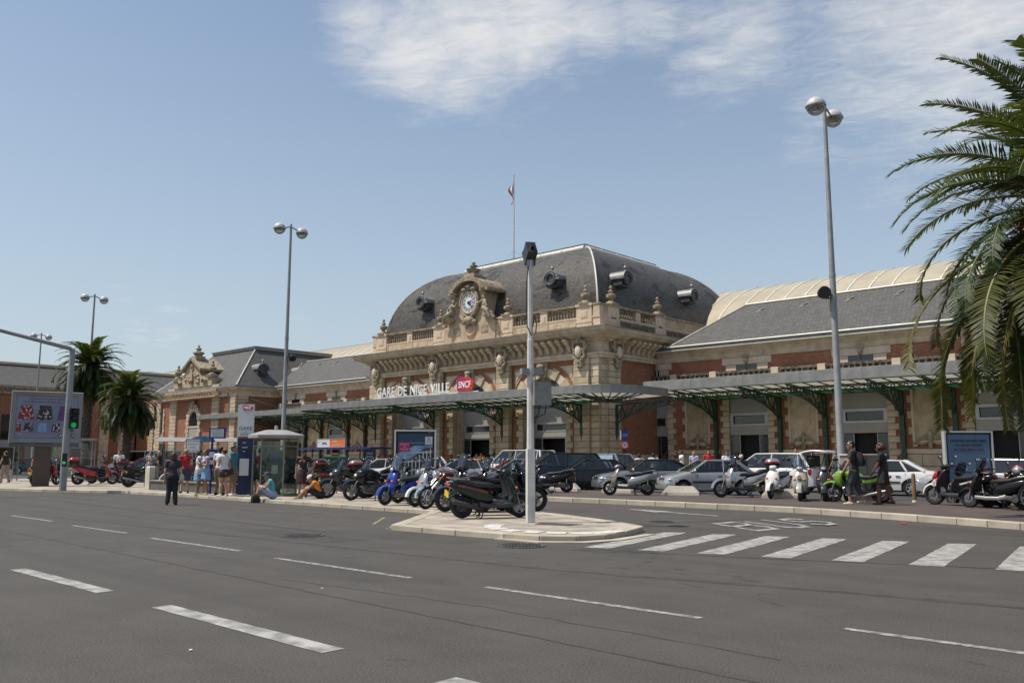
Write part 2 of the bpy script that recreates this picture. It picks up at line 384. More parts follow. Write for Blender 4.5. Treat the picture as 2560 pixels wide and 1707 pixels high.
def mark(name, poly, m=PAINT, z=.004): return sheet(name, poly, z, m, None, road, 0)
def dash(x0, x1, y, w):
    n = 26; e = lambda: random.uniform(-.006, .006)
    mark('lane_dash', [(x0+(x1-x0)*k/n, y-w/2+e()) for k in range(n+1)]+[(x1-(x1-x0)*k/n, y+w/2+e()) for k in range(n+1)], PAINT if w > .15 else PAINTD)
for x0, x1 in ((-16.7, -14.0), (-12.55, -9.78), (-8.46, -5.6), (-4.35, -1.5), (-.3, 2.5)): dash(x0, x1, 4.03, .2)
for x0, x1, y in ((-32.4, -29.6, 7.5), (-28.2, -25.4, 7.48), (-24.0, -21.25, 7.46), (-19.65, -16.95, 7.31), (-15.62, -12.5, 7.18), (-11.25, -8.25, 7.04), (-7.06, -4.29, 7.15), (-3.14, -.3, 7.58), (.9, 3.7, 7.9)): dash(x0, x1, y, .1)
for k in range(8):                                   # zebra crossing
    x = -8.80+.88*k+(.012*k*k); y0 = 11.4+.26*k; 
    e = lambda: random.uniform(-.009, .009); c4 = [(x-.21, y0), (x+.21, y0+.12), (x-.47+.02*k, y0+3.62+.05*k), (x-.87+.02*k, y0+3.42+.05*k)]
    mark('crossing_stripe', [(a[0]+(c[0]-a[0])*j/16+e(), a[1]+(c[1]-a[1])*j/16+e()) for a, c in zip(c4, c4[1:]+c4[:1]) for j in range(16)])
def strokes(name, origin, ux, uy, paths, w):
    """block letters as flat bands laid on the road"""
    for path in paths:
        mb = MB()
        for (a, b), (c, d) in zip(path[:-1], path[1:]):
            L = hypot(c-a, d-b); ex, ey = (c-a)/L*w/2, (d-b)/L*w/2
            q = [(a-ex-ey, b-ey+ex), (a-ex+ey, b-ey-ex), (c+ex+ey, d+ey-ex), (c+ex-ey, d+ey+ex)]
            mb.add([(origin[0]+ux[0]*u+uy[0]*v, origin[1]+ux[1]*u+uy[1]*v, .004+.0006*len(mb.v)) for u, v in q], [(0, 1, 2, 3)])
        mb.build(name, PAINT, road)
# letters are read by a driver coming from the right: baseline runs along +Y, tops towards -X
LT = [[(.05, 0), (.05, 1), (.75, 1), (.8, .75), (.7, .55), (.05, .53)], [(.7, .55), (.85, .28), (.75, 0), (.05, 0)]]
strokes('bus_letter', (-8.52, 16.42), (.1, 1.0), (-1.58, 1.08), LT, .13)
strokes('bus_letter', (-8.28, 17.55), (.1, .92), (-1.58, 1.0), [[(.05, 1), (.05, .2), (.25, 0), (.6, 0), (.8, .2), (.8, 1)]], .14)
strokes('bus_letter', (-8.12, 18.6), (.1, .95), (-1.55, 1.1), [[(.8, .85), (.6, 1), (.2, 1), (.05, .8), (.2, .55), (.65, .45), (.8, .22), (.6, 0), (.2, 0), (.05, .15)]], .14)
mark('lane_arrow', [(-11.4, 19.9), (-11.4, 20.05), (-13.3, 20.5), (-13.25, 20.75), (-14.9, 20.85), (-13.4, 20.1), (-13.35, 20.33)])
for x0, y0, x1, y1 in ((-19.2, 13.9, -21.6, 12.8), (-17.0, 13.6, -15.4, 12.0), (-16.2, 14.3, -14.4, 12.7)):
    mark('bay_line', [(x0, y0), (x0+.1, y0), (x1+.1, y1), (x1, y1)], PAINTW)
def seam(path, w, m, z, jit):
    P = []
    for (a, b), (c, d) in zip(path[:-1], path[1:]):
        n = max(2, int(hypot(c-a, d-b)/.22)); P += [(a+(c-a)*k/n+random.uniform(-jit, jit), b+(d-b)*k/n+random.uniform(-jit, jit)) for k in range(n)]
    P.append(path[-1]); mb = MB(); vs = []
    for k, (x, y) in enumerate(P):
        q = P[min(k+1, len(P)-1)]; o = P[max(k-1, 0)]; L = hypot(q[0]-o[0], q[1]-o[1]) or 1; nx, ny = -(q[1]-o[1])/L, (q[0]-o[0])/L; ww = w*random.uniform(.55, 1.25)/2; vs += [(x+nx*ww, y+ny*ww, z), (x-nx*ww, y-ny*ww, z)]
    mb.add(vs, [(2*k, 2*k+1, 2*k+3, 2*k+2) for k in range(len(P)-1)]); mb.build('road_seam', m, road)
TAR = M('tar_seam', (.016, .015, .014), .7, .3, 5); TARL = M('old_patch', (.046, .043, .038), .85, .3, 4, .3, 50)
seam([(-11.4, 15.75), (-10.86, 17.0), (-10.45, 18.6), (-10.1, 20.4), (-9.8, 22.3)], .035, TAR, .003, .02); seam([(-8.65, 11.37), (-8.07, 11.35), (-6.7, 11.76), (-5.39, 12.27), (-3.92, 12.86), (-1.5, 13.6)], .03, TAR, .0035, .02)
seam([(-24, 7.9), (-16, 8.4), (-11.4, 8.62), (-7.4, 8.85), (-4, 9.6), (2, 10.4)], .16, TARL, .002, .012); seam([(-30, 6.1), (-14, 5.75), (-6, 5.5), (3, 5.2)], .03, TARL, .0025, .012); seam([(-30, 10.9), (-19, 10.3), (-14.4, 10.1)], .04, TAR, .0025, .02)
seam([(-9.2, 5.9), (-6.4, 6.2), (-3.0, 6.1)], .012, TARL, .003, .03)
mark('road_patch', [(-16.0, 9.0), (-12.6, 8.95), (-12.5, 9.75), (-15.9, 9.85)], TARL, .0015); mark('road_patch', [(-8.9, 10.9), (-7.8, 11.2), (-8.0, 12.3), (-8.9, 12.1)], TARL, .0018)
for x, y, r in ((-9.9, 10.86, .42), (-14.1, 9.37, .42), (-11.3, 17.2, .3)):
    mb = MB(); mb.lathe([(r, 0), (r, .012), (r*.92, .016), (r*.9, .008), (.02, .01)], (x, y, 0), 28)
    for k in range(-4, 5):
        for j in range(-4, 5):
            if hypot(k, j) < 4.2: mb.cb(x+k*r*.19, y+j*r*.19, .014, r*.12, r*.12, .012)
    mb.build('manhole_cover', COVER, road)
mb = MB(); random.seed(3)
for i in range(46):
    a = random.uniform(-15.5, -13.9); b = 11.6+(-13.9-a)*1.1+random.uniform(-.5, .25); mb.cb(a, b, .008, random.uniform(.01, .03), random.uniform(.01, .03), .006)
for px, py in ((-6.4, 3.3), (-8.3, 5.8)): mb.cb(px, py, .006, .03, .02, .006)
mb.build('litter_crumb', WHITE, road, kind='stuff')
mb = MB(); mb.tube([(-7.05, 20.4, .02), (-6.98, 20.42, .03), (-6.92, 20.38, .02)], [.02, .05, .02], 6, flat=.4); tag(mb.build('litter', M('red_paper', (.5, .02, .02))), 'scrap of red paper lying in the gutter at the right kerb', 'litter')

# kerbed pavements: slab + individual kerb stones
def kerbed(name, poly, kerbs, m, z=.14, klen=1.0, kw=.28):
    slab = sheet(name, poly, z-.006, m, 'structure', None, .13)
    for path in kerbs:
        for (a, b), (c, d) in zip(path[:-1], path[1:]):
            L = hypot(c-a, d-b); n = max(1, round(L/klen)); tx, ty = (c-a)/L, (d-b)/L; nx, ny = -ty, tx
            for i in range(n):
                l = L/n; px, py = a+tx*l*(i+.5), b+ty*l*(i+.5)
                o = link('kerb_stone', chamfer('kerb_stone', l-.012, kw, z+.02+random.uniform(-.004, .004), .012, KERB), slab, (px+nx*(kw/2-.02), py+ny*(kw/2-.02), z/2-.005), atan2(ty, tx)+random.uniform(-.004, .004))
    return slab
tip = [(-13.95, 11.39), (-12.1, 11.43), (-10.9, 11.5), (-10.15, 11.62), (-9.68, 12.05), (-9.52, 12.67), (-9.66, 13.5), (-10.1, 14.7)]
back = [(-11.45, 15.5), (-13.5, 16.4), (-15.5, 17.0), (-20, 19.2), (-26, 21.2), (-60, 21.6)]
front = [(-60, 12.3), (-42.3, 12.6), (-39.5, 13.4), (-37, 14.4), (-35.4, 15.1), (-31, 15.35), (-24, 15.3), (-16.95, 15.2)]
island = kerbed('island_pavement', tip+back+front, [front+tip[:1], tip, [tip[-1]]+back[:4]], PAVE, .10, klen=1.05)
mb = MB()
for k in range(9):
    a = radians(200+k*21); x, y = -11.1+1.35*cos(a)*1.0, 13.1+1.0*sin(a)
    link('tactile_paving', chamfer('tactile_paving', .36, .34, .012, .004, GRAYP), island, (x, y, .100+.0007*k), a+pi/2)
sheet('drain_cover', [(-12.25, 14.1), (-11.3, 14.3), (-11.25, 13.75), (-12.05, 13.6)], .101, COVER, None, island, .004)
mb = MB(); mb.prism([(-11, 11.35), (-10.0, 11.40), (-9.35, 11.95), (-9.2, 12.7), (-9.45, 14.2), (-9.6, 14.1), (-9.42, 12.7), (-9.56, 12.05), (-10.1, 11.58), (-11, 11.48)], .0, .02); mb.build('gutter_strip', KERB, island)

rk = [(-26, 22.55), (-20.5, 22.6), (-17.3, 22.75), (-13, 22.75), (-10.6, 22.65), (-8.0, 21.9), (-6.1, 21.2), (-4.7, 20.6), (-1, 19.0), (6, 17.2), (24, 13)]
forekerb = kerbed('forecourt_pavement', rk+[(24, 24), (2, 28.6), (-26, 28.6)], [rk], ASPHR, klen=1.0, kw=.3)
sheet('parking_ground', [(-26, 22.8), (-24.5, 28.62), (30, 28.62), (30, 41), (-150, 41), (-150, 22.8)], .004, ASPHP)
kerbed('station_pavement', [(-150, 41), (40, 41), (40, 58), (-150, 58)], [], PAVE, .15)
mb = MB(); mb.box(-150, 40.8, 0, 40, 41, .16); mb.build('kerb_edge', KERB, None, kind='structure')
# low concrete blocks that keep the cars off the kerb
def block(x, y, rz, L, label):
    mb = MB(); mb.rings([[(-L/2, -.24, 0), (L/2, -.24, 0), (L/2, .24, 0), (-L/2, .24, 0)], [(-L/2+.02, -.23, .1), (L/2-.02, -.23, .1), (L/2-.02, .23, .1), (-L/2+.02, .23, .1)], [(-L/2+.22, -.15, .32), (L/2-.22, -.15, .32), (L/2-.22, .15, .32), (-L/2+.22, .15, .32)]], sm=False)
    tag(mb.build('concrete_block', CONC, None, loc=(x, y, .135), rz=rz), label, 'kerb block', 'pale concrete wheel blocks along the forecourt')
block(-22.6, 27.4, .35, 1.25, 'pale concrete block in front of the black sedan')
block(-20.1, 27.6, .35, 1.2, 'low concrete block half hidden behind the small grey scooter')
block(-17.2, 27.5, .45, 1.35, 'whitest concrete block, in front of the silver hatchback front wheel')
block(-13.5, 27.9, .5, 1.3, 'concrete block behind the white scooter and the silver maxi scooter')
block(-25.2, 26.7, .35, 1.2, 'concrete block beside the blue rubbish bag')
# ================================================================ the station
ST = thing('railway_station', (-46, 50, .15), 'long brick and limestone railway station with slate roofs, clock and glass canopies', 'train station', world=True)
WALL = Split('wall', STONE); WB = Split('brick_wall', BRICK); JOINT = Split('pilaster_core', STONED)         # plain limestone / brickwork carcass, dark joint backing
def ring(mb, r, prof, mi=0, sides='frbl'):
    """moulding run round a rectangle (x0,y0,x1,y1): profile of (offset, z)"""
    mb.rings([[(r[0]-o, r[1]-o, z), (r[2]+o, r[1]-o, z), (r[2]+o, r[3]+o, z), (r[0]-o, r[3]+o, z)] for o, z in prof], mi, False, False)
BIG = [0]
def stone(x0, y0, z0, x1, y1, z1, m=STONE, c=.022, p=None):
    if BIG[0] < 300: BIG[0] += 1; return piece('stone_block', p or ST, x0, y0, z0, x1, y1, z1, m, c)
    RESTS.box(x0+.01, y0+.01, z0+.01, x1-.01, y1, z1-.01)
RESTS = MB()
def courses(x0, x1, yf, d, z0, z1, pitch=.418, axis='x', m=STONE, every=None):
    """rusticated courses; axis x: face looks to -Y at yf, axis y: face looks to +X at x=yf"""
    n = max(1, round((z1-z0)/pitch)); h = (z1-z0)/n
    for i in range(n):
        a, b = z0+i*h+.012, z0+(i+1)*h-.012
        e = every[i % 2] if every else (0, 0)
        if axis == 'x': stone(x0-e[0], yf, a, x1+e[1], yf+d, b, m)
        else: stone(yf-d, x0-e[0], a, yf, x1+e[1], b, m)
# ---- main pavilion
X0, X1, Y0 = -58.2, -34.0, 45.0
PIL = [-57.0, -49.8, -42.55, -35.35]; ARC = [-53.35, -46.1, -38.9]
AZ, AR = 5.05, 1.95
for xc in ARC:
    n = 16; a, b = xc-2.95, xc+2.95
    out = [(a, .15), (a, 8.04), (b, 8.04), (b, .15), (xc+2.2, .15)]+[(xc+2.2*cos(pi*k/n), AZ+2.2*sin(pi*k/n)) for k in range(n+1)]+[(xc-2.2, .15)]
    WB.prism(out, 45.0, 45.95, lambda u, v, d: (u, d, v))
    # deep moulded reveal
    for w, yy, m in ((2.2, 45.2, 0), (2.02, 45.45, 0), (1.93, 45.75, 0)):
        inn = w-.13
        o2 = [(xc-w, .15)]+[(xc-w*cos(pi*k/n), AZ+w*sin(pi*k/n)) for k in range(n+1)]+[(xc+w, .15), (xc+inn, .15)]+[(xc+inn*cos(pi*k/n), AZ+inn*sin(pi*k/n)) for k in range(n+1)]+[(xc-inn, .15)]
        WALL.prism(o2, yy, yy+.28, lambda u, v, d: (u, d, v))
    # voussoirs, alternate ones longer and proud
    for k in range(13):
        if k == 6: continue
        a0, a1 = pi*k/13+.012, pi*(k+1)/13-.012; ro, pr_ = (2.72, .17) if k % 2 == 0 else (2.55, .08)
        mb = MB(); mb.prism([(xc+r*cos(q), AZ+r*sin(q)) for r, q in ((AR, a0), (ro, a0), (ro, (a0+a1)/2), (ro, a1), (AR, a1), (AR, (a0+a1)/2))], 45.0-pr_, 45.12, lambda u, v, d: (u, d, v)); mb.build('voussoir', STONEP if k % 2 else STONE, ST)
    mb = MB(); mb.prism([(xc-.32, 6.95), (xc-.48, 8.02), (xc+.48, 8.02), (xc+.32, 6.95)], 44.72, 45.1, lambda u, v, d: (u, d, v))
    mb.ell((xc, 44.62, 7.45), (.24, .24, .34)); mb.ell((xc, 44.42, 7.42), (.05, .1, .09)); mb.ell((xc, 44.58, 7.72), (.3, .2, .16)); mb.ell((xc-.2, 44.6, 7.32), (.09, .12, .2)); mb.ell((xc+.2, 44.6, 7.32), (.09, .12, .2)); mb.ell((xc, 44.5, 7.2), (.15, .12, .14))
    mb.build('keystone_head', STONED, ST)
    for sg in (-1, 1):                                                   # spandrel panels
        for q, dpt in ((0, .05), (.16, .09)):
            R2 = 2.97+q*1.1; ux, uz = 2.72-q, 7.66-q; t0 = math.acos(ux/R2); t1 = math.asin((uz-AZ)/R2)
            pts = [(ux, uz)]+[(R2*cos(t0+(t1-t0)*k/6), AZ+R2*sin(t0+(t1-t0)*k/6)) for k in range(7)]
            pts = [(xc+sg*u, v) for u, v in pts]
            mb = MB(); mb.prism(pts, 45-dpt, 45.02, lambda u, v, d: (u, d, v)); mb.build('spandrel_panel', STONE if q == 0 else STONEP, ST)
    # jamb quoins
    for sg in (-1, 1):
        for i in range(8):
            z = 1.7+i*.418; w = .62 if i % 2 else .42
            if sg < 0: stone(xc-AR-w, 44.93, z+.01, xc-AR, 45.1, z+.406)
            else: stone(xc+AR, 44.93, z+.01, xc+AR+w, 45.1, z+.406)
    # lunette, transom panel, hopper window, doors
    mb = MB(); mb.prism([(xc-1.82, AZ)]+[(xc-1.82*cos(pi*k/n), AZ+1.82*sin(pi*k/n)) for k in range(n+1)]+[(xc+1.82, AZ)], 46.05, 46.08, lambda u, v, d: (u, d, v)); mb.build('lunette_window', PANEB, ST)
    mb = MB()
    for k in (-.6, 0, .6): mb.box(xc+k-.03, 46.0, AZ, xc+k+.03, 46.045, AZ+sqrt(1.8**2-k*k))
    mb.box(xc-1.85, 45.98, AZ-.06, xc+1.85, 46.06, AZ+.06); mb.build('lunette_mullion', STEEL, ST)
    piece('transom_panel', ST, xc-1.84, 46.0, 3.92, xc+1.84, 46.06, 4.95, PANEL, .006)
    piece('lintel_panel', ST, xc-1.84, 45.96, 2.92, xc+1.84, 46.05, 3.3, PANEL, .006)
    piece('window_pane', ST, xc-1.5, 46.02, 3.36, xc+1.5, 46.05, 3.85, PANE, .004)
    fr = MB()
    for a in ((-1.84, 3.3, 1.84, 3.38), (-1.84, 3.82, 1.84, 3.92), (-1.84, 3.38, -1.5, 3.82), (1.5, 3.38, 1.84, 3.82)): fr.box(xc+a[0], 45.94, a[1], xc+a[2], 46.0, a[3])
    fr.build('window_frame', ALU, ST)
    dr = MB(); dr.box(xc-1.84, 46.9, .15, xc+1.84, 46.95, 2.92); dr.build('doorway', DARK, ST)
    fr = MB()
    for u in (-1.82, -1.1, 1.02, 1.74): fr.box(xc+u, 46.0, .15, xc+u+.08, 46.06, 2.9)
    fr.box(xc-1.84, 45.99, 2.82, xc+1.84, 46.07, 2.92); fr.build('door_frame', STEEL, ST)
    for u0, u1 in ((-1.74, -1.1), (1.1, 1.74)): piece('door_pane', ST, xc+u0, 46.02, .2, xc+u1, 46.04, 2.82, PANE, .003)
for i, p in enumerate(PIL):
    courses(p-.62, p+.62, 44.6, .4, 1.72, 8.03)
    stone(p-.68, 44.52, .15, p+.68, 45.0, .9, STONE); stone(p-.66, 44.54, .92, p+.66, 45.0, 1.70, STONE)
    JOINT.box(p-.6, 44.72, .2, p+.6, 45.3, 8.03)
for xa, xb in ((X0, -57.64), (-34.71, X1)):
    courses(xa+.01, xb-.01, 44.78, .3, 1.72, 8.03); stone(xa-.03, 44.7, .15, xb, 45.05, 1.7)
courses(45.08, 45.75, X1+.02, .3, 1.72, 8.03, axis='y'); courses(45.78, 47.02, X1+.16, .4, 1.72, 8.03, axis='y')
stone(X1-.2, 45.07, .15, X1+.22, 47.1, 1.7)
for xa, xb in ((-56.4, -56.29), (-50.41, -50.4)): pass
WB.box(X1-.4, 47.0, 1.7, X1, 66, 8.04); WB.box(X0, 45.3, 1.7, X0+.4, 66, 8.04); WALL.box(X0, 65.6, .15, X1, 66, 11)
WALL.box(X1-.45, 47.0, .15, X1+.06, 51.5, 1.7); JOINT.box(X1-.3, 45.3, .2, X1-.02, 47, 8); WALL.box(X0+.02, 45.4, .15, X0+.4, 51.5, 1.7)
JOINT.box(X0+.03, 44.9, .2, -57.5, 45.3, 8.03); JOINT.box(-34.75, 44.9, .2, X1-.03, 45.3, 8.03)
R = (X0, 45.0, X1, 66)
ent = MB()
ring(ent, R, [(.0, 8.0), (.34, 8.03), (.34, 8.2), (.42, 8.22), (.42, 8.36), (.12, 8.4), (.12, 9.12), (.3, 9.18), (.3, 9.3), (.95, 9.55), (1.02, 9.56), (1.02, 9.66), (1.12, 9.7), (1.2, 9.86), (1.2, 9.94), (.3, 10.06), (.1, 10.06)])
ent.build('cornice', STONE, ST)
ge = MB(); ring(ge, R, [(1.14, 9.93), (1.235, 9.93), (1.235, 9.985), (1.0, 10.0)]); ge.build('cornice_flashing', ZINC, ST)
# modillions (scrolled brackets under the cornice)
mm = MB(); mm.rings([[(-.13, 0, .0), (.13, 0, .0), (.13, -.12, .05), (-.13, -.12, .05)], [(-.13, 0, .2), (.13, 0, .2), (.13, -.22, .22), (-.13, -.22, .22)], [(-.15, 0, .5), (.15, 0, .5), (.15, -.42, .52), (-.15, -.42, .52)], [(-.17, 0, .72), (.17, 0, .72), (.17, -.78, .72), (-.17, -.78, .72)], [(-.17, 0, .86), (.17, 0, .86), (.17, -.82, .86), (-.17, -.82, .86)]], sm=False)
mm.lathe([(.1, -.17), (.1, .17)], (0, -.5, .62), 10, axis='x'); me = mm.mesh('modillion', STONE)
for i in range(3):
    a, b = PIL[i]+.75, PIL[i+1]-.75
    for k in range(9): link('modillion', me, ST, (a+(b-a)*(k+.5)/9, 44.9, 8.46))
for k in range(9): link('modillion', me, ST, (X1+.1, 47.65+.62*k, 8.46), pi/2)
# cartouches with an oval shield
cm = MB(); cm.ell((0, -.30, 0), (.27, .16, .42), 1)
for sg in (-1, 1):
    cm.tube([(sg*.1, -.2, .75), (sg*.42, -.2, .6), (sg*.5, -.2, .25), (sg*.38, -.24, 0), (sg*.46, -.2, -.3), (sg*.22, -.24, -.55), (sg*.1, -.2, -.95), (0, -.2, -1.15)], [.10, .13, .1, .08, .1, .12, .09, .05], 8, 0)
    cm.ell((sg*.42, -.22, .62), (.16, .14, .17), 0); cm.ell((sg*.34, -.25, -.42), (.13, .12, .12), 0); cm.tube([(sg*.3, -.3, .1), (sg*.62, -.16, .35), (sg*.7, -.1, .7)], [.08, .07, .05], 6, 0)
    cm.tube([(sg*.16, -.24, -.6), (sg*.3, -.2, -.8), (sg*.12, -.24, -1.0)], .06, 6, 0)
cm.ell((0, -.25, .78), (.2, .18, .24), 0); cm.ell((0, -.2, .98), (.3, .16, .1), 0); cm.ell((0, -.24, -.66), (.13, .13, .17), 0); cm.ell((0, -.22, -.95), (.1, .1, .14), 0)
cme = cm.mesh('cartouche', [STONED, STONEP])
for p in PIL: link('cartouche', cme, ST, (p, 44.62, 8.45))
link('cartouche', cme, ST, (X1+.14, 46.5, 8.45), pi/2)
# attic parapet
R3 = (X0+.05, 45.05, X1-.05, 66); pa = MB(); ring(pa, R3, [(.06, 10.0), (.06, 10.2), (.0, 10.22), (.0, 10.74), (.05, 10.77), (.05, 10.86), (-.35, 10.87)]); pa.build('parapet', STONEP, ST)
cp = MB(); ring(cp, R3, [(-.3, 11.56), (.06, 11.56), (.1, 11.62), (.1, 11.70), (-.32, 11.72), (-.32, 11.56)]); cp.build('coping', STONED, ST)
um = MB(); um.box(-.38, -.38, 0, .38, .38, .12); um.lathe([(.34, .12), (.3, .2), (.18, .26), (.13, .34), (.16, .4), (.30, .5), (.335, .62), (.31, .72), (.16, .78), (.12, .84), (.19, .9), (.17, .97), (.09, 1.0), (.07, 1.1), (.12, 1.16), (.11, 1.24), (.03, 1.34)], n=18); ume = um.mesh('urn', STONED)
def pedestal(x, y, w, d, z0=10.1, z1=11.58, rz=0.):
    o = MB(); o.cb(0, 0, (z0+z1)/2, w, d, z1-z0); o.cb(0, -d/2-.0, z1-.55, w*.42, .06, .5); o.cb(0, -d/2-.015, z1-.55, w*.3, .06, .36); o.cb(0, 0, z0+.42, w+.06, d+.06, .1); o.cb(0, 0, z1+.08, w+.12, d+.14, .16)
    return o.build('pedestal', STONEP, ST, loc=(x, y, 0), rz=rz)
for i, p in enumerate(PIL):
    pedestal(p, 45.2, 1.3, .44); link('urn', ume, ST, (p, 45.2, 11.74))
pedestal(X1-.25, 46.55, 1.3, .44, rz=pi/2); pedestal(X1-.25, 52.2, 1.2, .44, rz=pi/2)
for y in (46.55, 52.2): link('urn', ume, ST, (X1-.25, y, 11.74))
bp = [(.07, 0), (.07, .05), (.04, .09), (.075, .2), (.085, .3), (.05, .45), (.045, .56), (.07, .6), (.07, .68)]
def balusters(xa, xb, y, axis='x'):
    b = MB(); n = max(2, round((xb-xa)/.27))
    for k in range(n):
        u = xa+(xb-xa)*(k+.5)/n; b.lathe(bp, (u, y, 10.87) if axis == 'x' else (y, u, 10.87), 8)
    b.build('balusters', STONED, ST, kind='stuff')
for a, b in ((PIL[0]+.66, PIL[1]-.66), (PIL[2]+.66, PIL[3]-.66)):
    m_ = (a+b)/2; pedestal(m_, 45.2, .62, .36); balusters(a, m_-.32, 45.2); balusters(m_+.32, b, 45.2)
    for u0, u1 in ((a+.05, b-.05),): piece('relief_panel', ST, u0, 44.99, 10.26, u1, 45.1, 10.70, STAIN, .01)
balusters(47.25, 49.2, X1-.25, 'y'); pedestal(X1-.25, 49.5, .55, .36, rz=pi/2); balusters(49.8, 51.6, X1-.25, 'y')
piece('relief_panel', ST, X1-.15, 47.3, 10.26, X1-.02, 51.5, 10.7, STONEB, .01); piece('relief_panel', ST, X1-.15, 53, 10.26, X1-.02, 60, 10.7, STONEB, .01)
WALL.box(X0+.1, 45.0, 10.86, -57.7, 45.4, 11.56); WALL.box(-34.6, 45.0, 10.86, X1-.06, 45.4, 11.56); WALL.box(X1-.45, 45.4, 10.86, X1-.06, 45.9, 11.56); WALL.box(X1-.4, 52.8, 10.86, X1-.06, 65.9, 11.56); WALL.box(X0+.06, 45.4, 10.86, X0+.4, 65.9, 11.56)
# dome roof
DB = (X0+.75, 45.75, X1-.75, 65.3); ins, dz, zb = 5.1, 6.25, 10.95
dm = MB(); N = 22
dm.rings([[(DB[0]+i_, DB[1]+i_, z), (DB[2]-i_, DB[1]+i_, z), (DB[2]-i_, DB[3]-i_, z), (DB[0]+i_, DB[3]-i_, z)] for i_, z in [(ins*(1-cos(pi/2*k/N*.97)), zb+dz*sin(pi/2*k/N*.97)) for k in range(N+1)]], 0, True)
dome = dm.build('dome_roof', DOME, ST)
zt = zb+dz*sin(pi/2*.97); it = ins*(1-cos(pi/2*.97)); TR = (DB[0]+it, DB[1]+it, DB[2]-it, DB[3]-it)
for cx, cy, sx, sy in ((DB[2], DB[1], -1, 1), (DB[0], DB[1], 1, 1), (DB[2], DB[3], -1, -1)):
    MB().tube([(cx+sx*ins*(1-cos(pi/2*k/N*.97)), cy+sy*ins*(1-cos(pi/2*k/N*.97)), zb+dz*sin(pi/2*k/N*.97)+.03) for k in range(N+1)], .07, 6).build('hip_flashing', ZINCL, dome)
rm = MB(); C4 = [(TR[0], TR[1]), (TR[2], TR[1]), (TR[2], TR[3]), (TR[0], TR[3])]
for k in range(4):
    a, b = C4[k], C4[(k+1) % 4]; rm.tube([(*a, zt+.1), (*b, zt+.1)], .27, 10, 0); L = hypot(b[0]-a[0], b[1]-a[1]); n = int(L/1.9)
    for j in range(1, n): q = j/n; t_ = ((b[0]-a[0])/L, (b[1]-a[1])/L); c_ = (a[0]+(b[0]-a[0])*q, a[1]+(b[1]-a[1])*q); rm.tube([(c_[0]-t_[0]*.05, c_[1]-t_[1]*.05, zt+.1), (c_[0]+t_[0]*.05, c_[1]+t_[1]*.05, zt+.1)], .30, 10, 0)
rm.build('ridge_roll', ZINCL, dome)
ft = MB(); ft.box(TR[0]+.05, TR[1]+.05, zt+.2, TR[2]-.05, TR[3]-.05, zt+.5); ft.build('roof_top', LEAD, dome)
def oculus(parent, x, y, z, rz, depth=1.9, s=1., m=(ZINC, LEAD, DARK, STONED)):
    """round dormer looking to -Y before rz"""
    b = MB(); r = .52*s
    b.lathe([(r*1.02, 0), (r*1.02, depth)], (0, 0, 0), 20, 1, 'y'); b.torus((0, -.02, 0), r*.92, r*.24, 'y', 24, 8, 1); b.lathe([(.01, .05), (r*.8, .05), (r*.8, .07)], (0, 0, 0), 20, 2, 'y', False)
    out = [(r*1.48*cos(a), r*1.22*sin(a)+.05) for a in [radians(-8+196*k/14) for k in range(15)]]; inn = [(r*1.28*cos(a), r*1.1*sin(a)+.05) for a in [radians(188-196*k/14) for k in range(15)]]
    b.prism(out+inn, -.10, depth, lambda u, v, d: (u, d, v), 0)
    for sg in (-1, 1): b.cb(sg*r*1.5, .05, -.02*s, .34*s, .3, .14*s, 0); b.box(sg*r*1.0-.1, .1, -r*1.05, sg*r*1.0+.1, depth, .1, 1)
    b.box(-r*1.0, .1, -r*1.3, r*1.0, depth, -r*.6, 1)
    b.lathe([(.13*s, 0), (.05*s, .08*s), (.06*s, .16*s), (.16*s, .27*s), (.12*s, .38*s), (.04*s, .44*s), (.03*s, .62*s), (.01, .66*s)], (0, .2, r*1.32+.03), 10, 0)
    return b.build('dormer', list(m), parent, loc=(x, y, z), rz=rz)
for x in (-52.6, -38.7): oculus(dome, x, 45.5, 13.98, 0, 1.7, .84)
for y in (48.7, 57.5): oculus(dome, X1-.35, y, 13.9, pi/2, 1.7, .84)
# clock gable
cg = MB(); F_ = lambda u, v, d: (-46.1+u, d, v)
n = 14; arc = [(1.48*cos(pi*k/n), 13.72+.95*sin(pi*k/n)) for k in range(n+1)]
cg.prism([(-2.55, 10.1), (-2.55, 11.55), (-1.5, 12.1), (-1.48, 13.72)][::1]+arc[::-1][1:-1]+[(1.48, 13.72), (1.5, 12.1), (2.55, 11.55), (2.55, 10.1)], 44.85, 46.9, F_)
cg.box(-49.1, 44.95, 10.1, -43.1, 45.35, 11.5); cg.box(-48.7, 44.86, 11.32, -43.5, 45.2, 11.5)
o_ = [(1.95*cos(a), 13.72+1.30*sin(a)) for a in [radians(12+156*k/14) for k in range(15)]]; i_ = [(1.55*cos(a), 13.72+1.0*sin(a)) for a in [radians(168-156*k/14) for k in range(15)]]
cg.prism(o_+i_, 44.3, 47.2, F_, 1); cg.box(-48.25, 44.4, 13.82, -47.45, 47.2, 14.02, 1); cg.box(-44.75, 44.4, 13.82, -43.95, 47.2, 14.02, 1)
cg.cb(-46.1, 45.1, 15.03, 1.4, 1.3, .22, 1); cg.cb(-46.1, 45.1, 15.22, 1.05, 1.0, .2, 0)
cg.lathe([(.40, 0), (.44, .07), (.36, .14), (.54, .30), (.57, .40), (.26, .47), (.17, .54), (.31, .63), (.30, .72), (.12, .76), (.10, .85), (.17, .9), (.14, .96), (.03, 1.02)], (-46.1, 45.1, 15.31), 16, 1)
